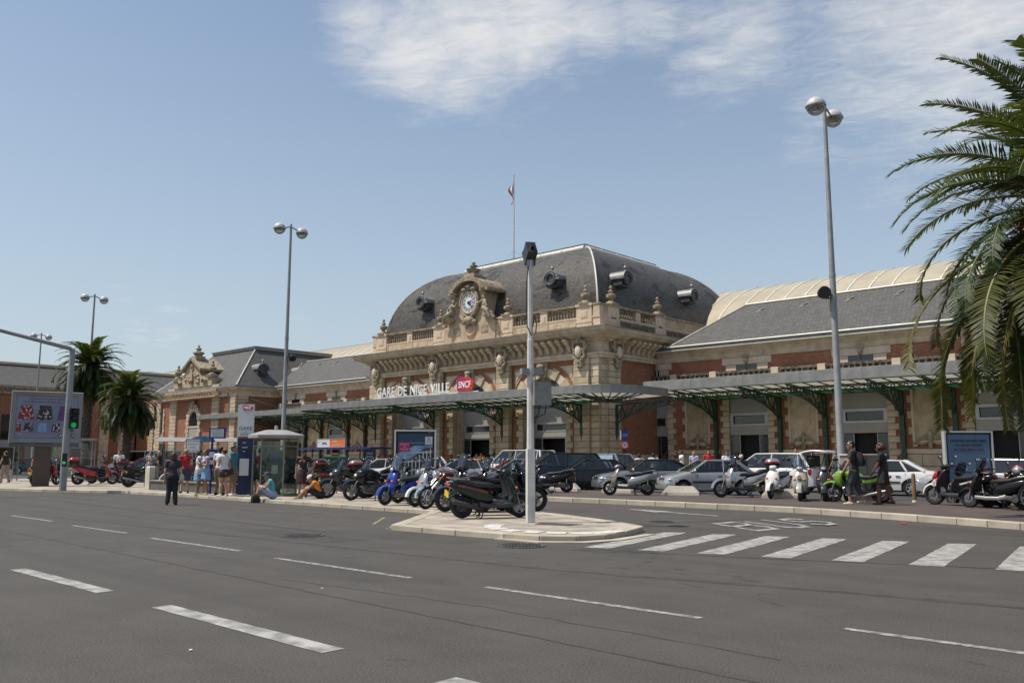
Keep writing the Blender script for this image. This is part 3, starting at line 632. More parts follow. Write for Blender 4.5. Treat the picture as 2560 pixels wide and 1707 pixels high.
for sg in (-1, 1):
    cg.tube([(-46.1+sg*2.4, 44.75, 11.75), (-46.1+sg*1.95, 44.75, 12.25), (-46.1+sg*1.6, 44.75, 12.9), (-46.1+sg*1.55, 44.75, 13.7)], [.22, .2, .14, .1], 8, 0)
    cg.tube([(-46.1+sg*.95*cos(a), 44.68, 13.08+1.08*sin(a)) for a in [radians(-80+170*k/8) for k in range(9)]], [.1, .12, .15, .12, .16, .12, .15, .12, .1], 7, 1)
    cg.ell((-46.1+sg*.5, 44.62, 14.12), (.28, .2, .14), 1)
cg.ell((-46.1, 44.6, 14.3), (.26, .2, .2), 1); cg.ell((-46.1, 44.62, 11.75), (.55, .24, .3), 1)
cg.torus((-46.1, 44.82, 11.1), .48, .12, 'y', 20, 7, 0); cg.ell((-46.1, 44.85, 11.1), (.38, .16, .32), 0)
for sg in (-1, 1): cg.ell((-46.1+sg*.5, 44.72, 11.62), (.24, .2, .16), 1); cg.cb(-46.1+sg*1.5, 44.84, 11.0, .7, .06, .55, 1)
gable = cg.build('clock_gable', [STONE, STONED], ST)
ck = MB(); ck.torus((0, 0, 0), .8, .13, 'y', 36, 8, 1); ck.lathe([(.01, -.06), (.74, -.06), (.74, 0)], (0, 0, 0), 36, 0, 'y', False); ck.lathe([(.01, -.075), (.4, -.075), (.4, -.06)], (0, 0, 0), 30, 2, 'y', False)
for k in range(12):
    a = 2*pi*k/12; ca, sa = cos(a), sin(a); q = [(.44, -.05), (.44, .05), (.70, .085), (.70, -.085)]
    ck.prism([(r*sa+w*ca, r*ca-w*sa) for r, w in q], -.085, -.06, lambda u, v, d: (u, d, v), 3)
ck.build('clock_face', [M('clock_enamel', (.52, .53, .55), .3, .04), STONE, M('clock_white', (.75, .75, .74), .3, .03), M('clock_numeral', (.26, .29, .34), .4, .1)], gable, loc=(-46.1, 44.72, 13.08))
for L, w, ang in ((.42, .085, 68), (.62, .06, 132)):
    h = MB(); a = radians(ang); h.prism([(-w*cos(a)-.12*sin(a), w*sin(a)-.12*cos(a)), (w*cos(a)-.12*sin(a), -w*sin(a)-.12*cos(a)), (L*sin(a)+w*.3*cos(a), L*cos(a)-w*.3*sin(a)), (L*sin(a)-w*.3*cos(a), L*cos(a)+w*.3*sin(a))], -.12, -.10, lambda u, v, d: (u, d, v)); h.build('clock_hand', BLACK, gable, loc=(-46.1, 44.70, 13.08))
for sg in (-1, 1):                       # seated stone figures leaning on the clock
    s = MB(); X = lambda u, v, w: (-46.1+sg*u, 44.5+v, w)
    s.ell(X(1.75, .05, 12.75), (.24, .2, .42)); s.ell(X(1.6, .1, 13.3), (.15, .16, .2)); s.ell(X(1.62, .14, 13.36), (.18, .18, .18))
    s.cap2(X(1.75, -.05, 12.45), X(2.25, -.2, 12.25), .19, .15); s.cap2(X(2.25, -.2, 12.25), X(2.5, -.2, 11.75), .15, .1); s.cap2(X(1.8, .1, 12.4), X(2.35, .05, 12.0), .18, .13); s.cap2(X(2.35, .05, 12.0), X(2.75, 0, 11.65), .12, .08)
    s.cap2(X(1.65, -.1, 13.02), X(1.25, -.15, 12.85), .1, .08); s.cap2(X(1.25, -.15, 12.85), X(1.05, -.1, 13.2), .08, .06); s.cap2(X(1.88, 0, 13.0), X(2.1, -.1, 12.6), .1, .08); s.cap2(X(2.1, -.1, 12.6), X(1.9, -.2, 12.3), .08, .06)
    s.ell(X(2.1, .1, 12.0), (.5, .3, .26))
    if sg < 0: s.lathe([(.16, 0), (.26, .3), (.32, .34), (.3, .42)], X(1.7, .15, 13.4), 10)
    o = s.build('statue', STONED, gable); rmod = o.modifiers.new('r', 'REMESH'); rmod.mode = 'VOXEL'; rmod.voxel_size = .045; rmod.use_smooth_shade = True

# ---- wings: 7.32 m bays of a quoined doorway and a blind stone panel in brick
YW = 51.4
def wing(doors, xa, xb, detail=True):
    WB.box(xa, YW, 1.98, xb, YW+.4, 8.3) if not doors else None
    xs = sorted(doors); prev = xa
    for xc in xs:
        if xc-1.36 > prev: WB.box(prev, YW, .15, xc-1.36, YW+.5, 8.3)
        WB.box(xc-1.36, YW, 5.38, xc+1.36, YW+.5, 8.3); prev = xc+1.36
    WB.box(prev, YW, .15, xb, YW+.5, 8.3)
    for xc in xs:
        for sg in (-1, 1):
            for i in range(11):
                z = 1.3+i*.368; w = .66 if i % 2 else .46
                a, b = (xc-1.35-w, xc-1.35) if sg < 0 else (xc+1.35, xc+1.35+w)
                stone(a, YW-.07 if i % 2 else YW-.1, z+.01, b, YW+.02, z+.358)
            stone(xc+sg*1.7-.38, YW-.14, .15, xc+sg*1.7+.38, YW+.02, 1.28)
        piece('transom_panel', ST, xc-1.34, YW+.1, 4.42, xc+1.34, YW+.16, 5.36, PANEL, .006); piece('lintel_panel', ST, xc-1.34, YW+.05, 2.98, xc+1.34, YW+.16, 3.58, PANEL, .006)
        piece('window_pane', ST, xc-1.1, YW+.16, 3.72, xc+1.1, YW+.18, 4.22, PANE, .004)
        fr = MB()
        for a in ((-1.34, 3.58, 1.34, 3.7), (-1.34, 4.24, 1.34, 4.42), (-1.34, 3.7, -1.12, 4.24), (1.12, 3.7, 1.34, 4.24)): fr.box(xc+a[0], YW+.03, a[1], xc+a[2], YW+.14, a[3])
        fr.build('window_frame', ALU, ST)
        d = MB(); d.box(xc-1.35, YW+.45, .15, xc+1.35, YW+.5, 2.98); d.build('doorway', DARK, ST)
        fr = MB()
        for u in (-1.34, -.72, .66, 1.28): fr.box(xc+u, YW+.1, .15, xc+u+.06, YW+.16, 2.96)
        fr.build('door_frame', STEEL, ST)
        for u0, u1 in ((-1.28, -.72), (.72, 1.28)): piece('door_pane', ST, xc+u0, YW+.12, .2, xc+u1, YW+.14, 2.95, PANE, .003)
        # upper window
        for a in ((-1.5, 6.9, -.75, 7.58), (.75, 6.9, 1.5, 7.58), (-1.75, 7.6, 1.75, 8.05)): piece('window_surround', ST, xc+a[0], YW-.06, a[1], xc+a[2], YW+.03, a[3], STONEP, .01)
        piece('upper_pane', ST, xc-.74, YW-.035, 6.9, xc-.03, YW+.03, 7.6, PANE, .003); piece('upper_pane', ST, xc+.03, YW-.035, 6.9, xc+.74, YW+.03, 7.6, PANE, .003)
        k = MB(); k.ell((xc, YW-.1, 7.85), (.16, .12, .26)); k.ell((xc, YW-.12, 8.08), (.28, .12, .12)); k.build('keystone', STONED, ST)
    for a, b in zip(xs[:-1], xs[1:]):
        xc = (a+b)/2
        if b-a > 9: continue
        p = piece('stone_panel', ST, xc-.9, YW-.06, 2.45, xc+.9, YW+.02, 5.42, STONE, .02)
        f = MB()
        for q in ((-.95, 2.36, -.82, 5.5), (.82, 2.36, .95, 5.5), (-.82, 5.36, .82, 5.5), (-.82, 2.36, .82, 2.5)): f.box(xc+q[0], YW-.1, q[1], xc+q[2], YW+.03, q[3])
        f.build('panel_frame', STONEP, ST)
        for sg in (-1, 1):
            for i in range(3): z = 2.85+i*.9; stone(xc+sg*1.06-.13, YW-.08, z, xc+sg*1.06+.13, YW+.02, z+.42)
        g = MB(); g.ell((xc, YW-.14, 2.75), (.16, .12, .34)); g.ell((xc, YW-.16, 2.2), (.14, .1, .2))
        for sg in (-1, 1): g.tube([(xc+sg*.1, YW-.14, 2.8), (xc+sg*.3, YW-.14, 2.66), (xc+sg*.5, YW-.12, 2.62), (xc+sg*.72, YW-.12, 2.42), (xc+sg*.9, YW-.12, 2.44)], [.09, .11, .07, .08, .04], 6); g.tube([(xc+sg*.1, YW-.13, 2.4), (xc+sg*.4, YW-.12, 2.3), (xc+sg*.7, YW-.12, 2.34)], .07, 6); g.cb(xc+sg*.8, YW-.1, 2.22, .26, .14, .14)
        g.build('garland', STONED, ST)
        for i, (u0, u1) in enumerate(((-1.5, -.5), (-.49, .5), (.51, 1.5))): stone(xc+u0, YW-.1, .16, xc+u1, YW+.02, 1.05); stone(xc+u0+.0, YW-.1, 1.07, xc+u1, YW+.02, 1.74)
        piece('base_course', ST, xc-1.6, YW-.14, 1.76, xc+1.6, YW+.02, 2.03, STONEP, .015)
        for u in (-1.1, 1.1): piece('stone_band', ST, xc+u-.32, YW-.05, 7.0, xc+u+.32, YW+.02, 7.5, STONEP, .01) if detail and abs(xc+30) > 30 else None
    e = MB()
    prof = [(.02, 8.07), (-.08, 8.07), (-.08, 8.12), (-.03, 8.13), (-.03, 8.42), (-.10, 8.46), (-.10, 8.58), (-.35, 8.74), (-.45, 8.84), (-.45, 8.9), (.3, 8.92)]
    e.rings([[(x, YW+o, z) for o, z in prof] for x in (xa, xb)], 0, False, False, False); e.build('eaves_cornice', STONE, ST)
    g = MB(); g.box(xa+.02, YW-.62, 8.86, xb-.02, YW-.3, 9.07); g.build('gutter', LEAD, ST); g = MB(); g.box(xa, YW-.64, 8.8, xb, YW-.58, 8.86); g.build('gutter_edge', ZINCL, ST)
    # balustrade on the ledge above the canopy
    b = MB(); n = int((xb-xa)/.36)
    for k in range(n): b.lathe([(.08, 0), (.05, .1), (.1, .25), (.06, .45), (.09, .52)], (xa+(xb-xa)*(k+.5)/n, YW-.42, 6.5), 6)
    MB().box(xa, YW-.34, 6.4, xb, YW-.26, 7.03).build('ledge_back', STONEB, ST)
    b.build('balusters', STONED, ST, kind='stuff')
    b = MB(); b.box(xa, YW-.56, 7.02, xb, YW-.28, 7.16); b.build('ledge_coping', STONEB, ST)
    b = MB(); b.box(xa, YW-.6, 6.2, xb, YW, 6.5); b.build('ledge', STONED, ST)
    for xc in xs:
        for sg in (-1, 1): piece('ledge_pier', ST, xc+sg*2.2-.25, YW-.6, 6.5, xc+sg*2.2+.25, YW-.25, 7.2, STONEP, .015)
def slope_roof(pts, m, name, parent, uv=None):
    mb = MB(); mb.add(pts, [tuple(range(len(pts)))]); return mb.build(name, m, parent)
RD = [-34.4, -26.93, -19.5, -12.2, -4.9]; LD = [-80.1, -72.8, -65.5, -60.8]
wing(RD, X1, 0.); wing([-79.4, -72.1, -64.8], -83, X0, False)
slope_roof([(-32.6, 50.85, 9.06), (6, 50.85, 9.06), (6, 54.95, 12.15), (-28.7, 54.95, 12.15)], SLATE, 'wing_roof', ST)
slope_roof([(-32.6, 50.85, 9.06), (-28.7, 54.95, 12.15), (-28.7, 60, 12.15), (-32.6, 60, 9.06)], SLATE, 'wing_roof', ST)
slope_roof([(-83, 50.85, 9.06), (-59.6, 50.85, 9.06), (-63.4, 54.95, 12.15), (-83, 54.95, 12.15)], SLATE, 'wing_roof', ST)
slope_roof([(-59.6, 50.85, 9.06), (-59.6, 60, 9.06), (-63.4, 60, 12.15), (-63.4, 54.95, 12.15)], SLATE, 'wing_roof', ST)
slope_roof([(-86, 50.85, 9.06), (-79.6, 50.85, 9.06), (-79.6, 56, 12.2), (-86, 56, 12.2)], SLATE, 'wing_roof', ST)
for a, b in (((-32.6, 50.85, 9.09), (-28.7, 54.95, 12.2)), ((-28.7, 54.95, 12.2), (6, 54.95, 12.2)), ((-59.6, 50.85, 9.09), (-63.4, 54.95, 12.2)), ((-63.4, 54.95, 12.2), (-83, 54.95, 12.2)), ((-32.6, 50.8, 9.08), (6, 50.8, 9.08)), ((-59.6, 50.8, 9.08), (-83, 50.8, 9.08))): MB().tube([a, b], .06, 6).build('roof_flashing', ZINCL, ST)
for k in range(7):
    for xx in (-27.3+3.05*k, -79.5+3.2*k if k < 5 else -27.2+3.05*k+9):
        t = MB(); t.bar((xx, 54.0, 11.52), (xx+.35, 54.25, 11.72), .10, .10); t.bar((xx-.1, 53.9, 11.4), (xx+.25, 53.95, 11.46), .05, .05); t.build('roof_hook', ZINCL, ST)
# ---- train shed roof behind
sh = MB(); rib = MB(); NS = 18
arc = lambda a, r=0.: (70+(14.6+r)*cos(a), 1.6+(14.6+r)*sin(a))
for k in range(NS): pass
sh.rings([[(x, *arc(radians(150-120*k/NS))) for k in range(NS+1)] for x in (-142, 14)], 0, True, False, False); shed = sh.build('shed_roof', CREAMROOF, ST)
r1 = MB(); r1.rings([[(x, *arc(radians(150-120*k/NS), 0. if x in (0, .10) else .05)) for k in range(NS+1)] for x in (0, .0001, .0999, .10)], 0, False, False, False); rme = r1.mesh('roof_rib', M('rib_white', (.68, .63, .52), .5, .05))
for k in range(96): link('roof_rib', rme, shed, (-141+1.6*k, 0, 0))
r3 = MB(); r3.box(-142, 69.6, 16.2, 14, 70.4, 16.32); r3.build('shed_ridge', MATS['rib_white'], shed)
# ---- left corner pavilion
def corner_pavilion(xa, xb, yf, rear, xc, zc=8.0, full=True):
    WB.box(xa, yf, .15, xb, rear, zc)
    for px, w in ((xc-4.9, 1.5), (xc+4.9, 1.5), (xb-.55, 1.1), (xa+.55, 1.1)):
        JOINT.box(px-w/2+.02, yf-.1, .15, px+w/2-.02, yf+.02, zc); courses(px-w/2, px+w/2, yf-.22, .24, .3, zc-.05, .42)
    courses(yf+.02, yf+1.2, xb+.18, .2, .3, zc-.05, .42, 'y')
    o = []; n = 12; r0, r1_ = 1.6, 1.05
    for k in range(11):
        a0, a1 = pi*k/11+.02, pi*(k+1)/11-.02; ro = 1.75 if k % 2 else 1.6
        mb = MB(); mb.prism([(xc+r*cos(q), 5.5+r*sin(q)) for r, q in ((r1_, a0), (ro, a0), (ro, a1), (r1_, a1))], yf-.2, yf+.02, lambda u, v, d: (u, d, v)); mb.build('voussoir', STONEP, ST)
    for sg in (-1, 1):
        for i in range(12): z = .3+i*.43; w = .7 if i % 2 else .5; stone(xc+(sg*(1.05+w) if sg < 0 else 1.05), yf-.2, z+.01, xc+(-1.05 if sg < 0 else 1.05+w), yf+.02, z+.42)
    mb = MB(); mb.prism([(xc-1.05, .3)]+[(xc-1.05*cos(pi*k/n), 5.5+1.05*sin(pi*k/n)) for k in range(n+1)]+[(xc+1.05, .3)], yf-.04, yf-.02, lambda u, v, d: (u, d, v)); mb.build('arched_window', PANE, ST)
    piece('transom_panel', ST, xc-1.04, yf-.1, 3.3, xc+1.04, yf-.03, 4.7, PANEL, .006); piece('window_sill', ST, xc-1.04, yf-.16, 4.72, xc+1.04, yf-.03, 4.9, STONEP, .01)
    k = MB(); k.ell((xc, yf-.3, 7.3), (.5, .2, .45)); k.ell((xc-.6, yf-.25, 7.1), (.4, .15, .22)); k.ell((xc+.6, yf-.25, 7.1), (.4, .15, .22)); k.build('keystone', STONED, ST)
    for wx in (xc-8.4,):
        piece('window_pane', ST, wx-.75, yf-.05, 4.2, wx+.75, yf-.02, 7.0, PANE, .004); piece('window_pane', ST, wx-.75, yf-.05, .8, wx+.75, yf-.02, 3.0, PANE, .004); piece('transom_panel', ST, wx-.8, yf-.1, 3.05, wx+.8, yf-.02, 4.1, PANEL, .006)
        for sg in (-1, 1):
            for i in range(15): z = .3+i*.45; w = .45 if i % 2 else .3; stone(wx+(sg*(.8+w) if sg < 0 else .8), yf-.12, z+.01, wx+(-.8 if sg < 0 else .8+w), yf+.02, z+.44)
    RR = (xa, yf, xb, rear); c = MB(); ring(c, RR, [(.02, zc-.1), (.25, zc-.08), (.25, zc+.12), (.1, zc+.15), (.1, zc+.4), (.5, zc+.62), (.6, zc+.7), (.6, zc+.82), (.1, zc+.86)]); c.build('cornice', STONE, ST)
    c = MB(); c.box(xc-6.0, yf-.9, zc-.05, xc+6.0, yf+.1, zc+.02); c.rings([[(xc-6+s_, yf+.1, z), (xc-6+s_, yf-o2, z), (xc+6-s_, yf-o2, z), (xc+6-s_, yf+.1, z)] for o2, z, s_ in ((.35, zc-.1, .2), (.4, zc+.3, .2), (.75, zc+.55, 0), (.8, zc+.8, 0), (.4, zc+.86, .1), (.4, zc+1.3, .1))], 0, False); c.build('cornice', STONE, ST)
    c = MB()
    for k in range(15): c.cb(xc-4.2+.6*k, yf-.52, zc+.36, .24, .3, .26)
    c.build('dentils', STONED, ST)
    g = MB(); ring(g, RR, [(.62, zc+.78), (.66, zc+.8), (.66, zc+1.0), (.3, zc+1.02)]); g.build('gutter', ZINC, ST)
    # roof: hipped mansard, flat ridge
    i_ = 4.9; zt_ = 13.6; rb = (xa-.4, yf-.4, xb+.4, rear)
    q = MB(); q.rings([[(rb[0]+o, rb[1]+o, z), (rb[2]-o, rb[1]+o, z), (rb[2]-o, rb[3]-o, z), (rb[0]+o, rb[3]-o, z)] for o, z in ((0, zc+.95), (i_, zt_))], 0, False); rf = q.build('pavilion_roof', SLATE, ST)
    t4 = (rb[0]+i_, rb[1]+i_, rb[2]-i_, rb[3]-i_); q = MB(); ring(q, t4, [(.02, zt_-.05), (.18, zt_), (.18, zt_+.2), (.28, zt_+.24), (.28, zt_+.36), (0, zt_+.4)]); q.box(t4[0], t4[1], zt_+.3, t4[2], t4[3], zt_+.41); q.build('ridge_roll', ZINC, rf)
    for cx, cy, sx, sy in ((rb[2], rb[1], -1, 1), (rb[0], rb[1], 1, 1), (rb[2], rb[3], -1, -1)): MB().tube([(cx, cy, zc+.98), (cx+sx*i_, cy+sy*i_, zt_+.03)], .09, 6).build('hip_flashing', ZINCL, rf)
    for yy in (yf+3.4, yf+8.4): oculus(rf, xb-.75, yy, 11.0, pi/2, 2.4, .95)
    # pedimented gable over the middle window
    g = MB(); F2 = lambda u, v, d: (xc+u, d, v); z0 = zc+1.25
    g.prism([(-4.4, z0), (-4.4, z0+.9), (-3.4, z0+.9), (-2.6, z0+.6), (-2.2, z0+1.2), (-1.75, z0+1.5), (-1.6, z0+2.0), (0, z0+3.0), (1.6, z0+2.0), (1.75, z0+1.5), (2.2, z0+1.2), (2.6, z0+.6), (3.4, z0+.9), (4.4, z0+.9), (4.4, z0)], yf-.5, yf+.6, F2)
    for sg in (-1, 1):
        g.prism([(sg*2.35, z0+1.72), (sg*2.35, z0+1.98), (0, z0+3.36), (0, z0+3.08)], yf-.85, yf+2.2, F2, 1)
        g.tube([(xc+sg*2.5, yf-.6, z0+.5), (xc+sg*2.9, yf-.6, z0+.85), (xc+sg*3.3, yf-.6, z0+.6), (xc+sg*3.0, yf-.6, z0+.35)], [.2, .24, .2, .14], 8, 1)
        for k in range(6): g.ell((xc+sg*random.uniform(.4, 1.6), yf-.55, z0+random.uniform(.4, 1.6)), (.22, .14, .2), 0)
        g.cb(xc+sg*4.0, yf-.2, z0+1.0, 1.0, .9, .2, 1)
    g.cb(xc, yf-.58, z0+1.6, .5, .22, 1.6, 0); g.ell((xc, yf-.6, z0+2.3), (.24, .2, .3), 1); g.ell((xc, yf-.6, z0+.7), (.36, .2, .3), 1)
    g.cb(xc, yf+.1, z0+3.3, 1.2, 1.1, .4, 1); g.lathe([(.5, 0), (.4, .2), (.65, .4), (.6, .55), (.25, .65), (.2, .75), (.34, .9), (.3, 1.0), (.12, 1.06), (.1, 1.2), (.16, 1.26), (.03, 1.4)], (xc, yf+.1, z0+3.45), 14, 1)
    g.build('gable', [STONE, STONED], ST)
    for sg in (-1, 1): o2 = link('urn', ume, ST, (xc+sg*4.0, yf-.2, z0+1.08)); o2.scale = (1.25, 1.25, 1.25)
    return rf
corner_pavilion(-101.2, -82.9, 46.5, 66, -92.05)
g = MB(); g.tube([(-82.55, 47.9, 8.0), (-82.55, 47.9, 7.6), (-82.4, 50.9, 6.9), (-82.4, 50.9, 6.4)], .07, 8); g.tube([(-84.3, 46.1, 8.3), (-84.2, 46.35, 7.6), (-84.2, 46.35, .2)], .08, 8); g.tube([(-33.75, 51.2, 8.6), (-33.75, 51.2, 6.4)], .08, 8); g.build('downpipe', ZINC, ST)
# ---- far wing and end pavilion, only seen over the posters and between the palms
WB.box(-118.6, 27, .15, -118, 66, 9.2); WB.box(-140, 51.4, .15, -101, 51.8, 9.0); courses(-103.6, -102.2, 51.2, .25, .3, 8.9, .42); courses(-108.6, -107.2, 51.2, .25, .3, 8.9, .42); courses(-114, -112.6, 51.2, .25, .3, 8.9, .42); WALL.box(-135, 27, .15, -118.3, 27.6, 10.6); WALL.box(-180, 51.2, .15, -118, 51.8, 9.2)
for y in (30, 32.2, 39.5, 41.5, 47, 49.5, 56): JOINT.box(-118, y-.6, .2, -117.9, y+.6, 9.2); courses(y-.6, y+.6, -117.7, .25, .3, 9.2, .9, 'y')
for y in (35.8, 44.2, 52.8):
    piece('window_pane', ST, -118.0, y-1.1, 3.6, -117.92, y+1.1, 6.6, PANE, .005); piece('transom_panel', ST, -118.0, y-1.2, 2.6, -117.9, y+1.2, 3.5, PANEL, .005); piece('window_pane', ST, -118.0, y-1.1, .4, -117.92, y+1.1, 2.5, PANE, .005)
e = MB(); ring(e, (-140, 27, -118, 66), [(.1, 9.1), (.3, 9.2), (.3, 9.5), (.9, 9.9), (.9, 10.15), (.2, 10.2)]); e.build('cornice', STONED, ST)
q = MB(); q.rings([[(-139.5+o, 26.6+o, z), (-117.4-o, 26.6+o, z), (-117.4-o, 66-o, z), (-139.5+o, 66-o, z)] for o, z in ((0, 10.2), (6.0, 13.3))], 0, False); rf = q.build('wing_roof', SLATE, ST)
q = MB(); ring(q, (-133.5, 32.6, -123.4, 60), [(.1, 13.2), (.3, 13.3), (.3, 13.6), (0, 13.7)]); q.box(-133.5, 32.6, 13.55, -123.4, 60, 13.72); q.build('ridge_roll', CREAMROOF, rf)
for x in (-131, -126.5): oculus(rf, x, 28.2, 11.6, 0, 2.4, 1.0)
q = MB(); q.prism([(-126.5, 10.2), (-122.2, 13.0), (-119.2, 10.2)], 26.2, 26.9, lambda u, v, d: (u, d, v)); q.build('gable', M('sunlit_slate', (.55, .53, .5), .3, .1), rf)  # sun glare on glossy slate, put into the pale colour
WB.box(-190, 44, .15, -141, 44.6, 9.5); e = MB(); ring(e, (-190, 44, -141, 66), [(.1, 9.3), (.3, 9.4), (.9, 9.8), (.9, 10.1), (.2, 10.15)]); e.build('cornice', STONE, ST)
q = MB(); q.rings([[(-190+o, 43.5+o, z), (-140.5-o, 43.5+o, z), (-140.5-o, 66-o, z), (-190+o, 66-o, z)] for o, z in ((0, 10.1), (6, 12.8))], 0, False); rf2 = q.build('wing_roof', SLATE, ST)
q = MB(); ring(q, (-184, 49.5, -146.5, 60), [(.1, 12.7), (.5, 12.8), (.5, 13.3), (0, 13.5)]); q.build('ridge_roll', CREAMROOF, rf2)
# ---- glass canopies
def bracket_mesh(L, drop, col, zW, zF):
    """green lattice bracket in the Y-Z plane: wall at y=0, fascia at y=-L"""
    b = MB(); N = 9; top = []; low = []
    for k in range(N+1):
        q = k/N; top.append(Vector((0, -L*q, zW+(zF-zW)*q))); low.append(Vector((0, -.12-L*.96*q**1.25, zW-drop*(1-q)**1.9-.10)))
    for ch, w in ((top, .10), (low, .10)):
        for p, q in zip(ch[:-1], ch[1:]): b.bar(p, q, .11, w)
    for k in range(N): b.bar(top[k], low[k+1] if k % 2 else low[k], .045, .05); b.bar(low[k], top[k+1] if k % 2 == 0 else top[k], .045, .05); b.torus(((0), (top[k].y+low[k].y)/2-.15, (top[k].z+low[k].z)/2), max(.03, (top[k].z-low[k].z)*.2), .022, 'x', 10, 5)
    b.box(-.08, -.18, zW-drop-.5, .08, -.02, zW)
    if col: b.box(-.11, -.26, .15, .11, -.04, zW-drop); b.box(-.15, -.3, 2.9, .15, -.02, 3.0); b.box(-.15, -.3, 3.9, .15, -.02, 3.98)
    else: b.lathe([(.1, 0), (.12, -.2), (.05, -.5), (.02, -.75)], (0, -.12, zW-drop-.45), 8)
    return b.mesh('bracket', IRON)
def canopy(xa, xb, yW, yF, zW, zF, fh, brx, drop, col, green, ends=()):
    c = MB(); c.box(xa, yF-.05, zF, xb, yF+.03, zF+.06); cn = c.build('canopy', IRON, ST)
    n = max(1, round((xb-xa)/3.4))
    for k in range(n): piece('fascia', cn, xa+(xb-xa)*k/n+.003, yF-.06, zF+.05, xa+(xb-xa)*(k+1)/n-.003, yF+.02, zF+.05+fh, ZINC, .006)
    th = atan2(zW-zF, yW-yF); n = round((xb-xa)/.88); w = (xb-xa)/n; rows = [(yF+.05, yF+.5*(yW-yF)*(1-green)*1.0), (yF+.5*(yW-yF)*(1-green)+.06, yF+(yW-yF)*(1-green)), (yF+(yW-yF)*(1-green)+.05, yW-.03)]
    zz = lambda y: zF+.1+(zW-zF)*(y-yF)/(yW-yF)
    for r_, (ya, yb) in enumerate(rows):
        nm, m = ('glass_pane', GLASSROOF) if r_ < 2 else ('canopy_sheet', IRONL)
        me = chamfer(nm, w-.05, yb-ya, .02, .004, m)
        for k in range(n): o = link(nm, me, cn, (xa+w*(k+.5), (ya+yb)/2, zz((ya+yb)/2))); o.rotation_euler = (th, 0, 0)
    f = MB()
    for k in range(n+1): f.bar((xa+w*k, yF, zz(yF)-.03), (xa+w*k, yW, zz(yW)-.03), .05, .07)
    for y in (rows[0][1]+.03, rows[1][1]+.025): f.bar((xa, y, zz(y)-.05), (xb, y, zz(y)-.05), .06, .09)
    f.build('glazing_bar', IRON, cn)
    bm_ = bracket_mesh(yW-yF-.05, drop, col, zW-.05, zF)
    for x in brx: link('bracket', bm_, cn, (x, yW-.03, 0))
    yg = yF+(yW-yF)*.45; sb = sorted(brx)
    for a, b in zip(sb[:-1], sb[1:]):
        g = MB(); zt_, zl = zz(yg)-.06, zz(yg)-.28; m_ = max(2, round((b-a)/.36))
        g.bar((a, yg, zt_), (b, yg, zt_), .06, .05); g.bar((a, yg, zl), (b, yg, zl), .07, .06)
        for k in range(m_):
            p, q = a+(b-a)*k/m_, a+(b-a)*(k+1)/m_
            if k % 2: g.torus(((p+q)/2, yg, (zt_+zl)/2), .1, .03, 'y', 10, 4)
            else: g.bar((p, yg, zt_), (q, yg, zl), .035, .03); g.bar((p, yg, zl), (q, yg, zt_), .035, .03)
        g.build('girder', IRON, cn)
    return cn
cb = []
for x in RD: cb += [x-2.25, x+2.25]
canopy(-31.35, 0, YW-.05, 46.0, 5.32, 5.64, .62, [x for x in cb if x > -31.5], 1.35, True, .30)
cb = []
for x in (-79.4, -72.1, -64.8): cb += [x-2.25, x+2.25]
canopy(-90.5, -61.3, YW-.05, 46.0, 5.30, 5.54, .5, cb, 1.35, True, .30)
cm_ = canopy(-60.2, -32.2, 44.75, 40.0, 4.96, 5.22, .5, PIL, 1.1, False, .26)
for (xa_, sg) in ((-32.2, 1), (-60.2, -1)):                   # rounded canopy corners wrapping the sides
    P = [(xa_+sg*2.9*sin(pi/2*k/8), 42.9-2.9*cos(pi/2*k/8)) for k in range(9)]+[(xa_+sg*2.9, 45.6)]
    for (a, b), (c, d) in zip(P[:-1], P[1:]):
        L = hypot(c-a, d-b); o = link('fascia', chamfer('fascia', L+.01, .08, .5, .005, ZINC), cm_, ((a+c)/2, (b+d)/2, 5.52), atan2(d-b, c-a))
        q = MB(); e0 = (xa_-sg*1.1, 44.7); f0, f1 = .55, .6
        for t0, t1, m_, nm in ((0, .36, GLASSROOF, 'glass_pane'), (.38, .72, GLASSROOF, 'glass_pane'), (.74, 1, IRONL, 'canopy_sheet')):
            q = MB(); pts = [(a+(e0[0]-a)*t0, b+(e0[1]-b)*t0, 5.33-.26*t0), (c+(e0[0]-c)*t0, d+(e0[1]-d)*t0, 5.33-.26*t0), (c+(e0[0]-c)*t1, d+(e0[1]-d)*t1, 5.33-.26*t1), (a+(e0[0]-a)*t1, b+(e0[1]-b)*t1, 5.33-.26*t1)]
            q.add(pts+[(x, y, z+.02) for x, y, z in pts], [(3, 2, 1, 0), (4, 5, 6, 7), (0, 1, 5, 4), (1, 2, 6, 5), (2, 3, 7, 6), (3, 0, 4, 7)]); q.build(nm, m_, cm_)
        q = MB(); q.bar((a, b, 5.27), (*e0, 5.0), .05, .07); q.build('glazing_bar', IRON, cm_)
    q = MB(); g_ = [(a+(xa_-sg*1.1-a)*.42, b+(44.7-b)*.42) for a, b in P]
    for k, ((a, b), (c, d)) in enumerate(zip(g_[:-1], g_[1:])):
        q.bar((a, b, 5.18), (c, d, 5.18), .06, .05); q.bar((a, b, 4.86), (c, d, 4.86), .07, .06); q.bar((a, b, 5.18), (c, d, 4.86), .035, .03); q.bar((a, b, 4.86), (c, d, 5.18), .035, .03)
    q.build('girder', IRON, cm_)
link('bracket', bpy.data.objects[[o.name for o in bpy.data.objects if o.name.startswith('bracket') and o.parent == cm_][0]].data, cm_, (X1+.1, 46.4, 0), pi/2)
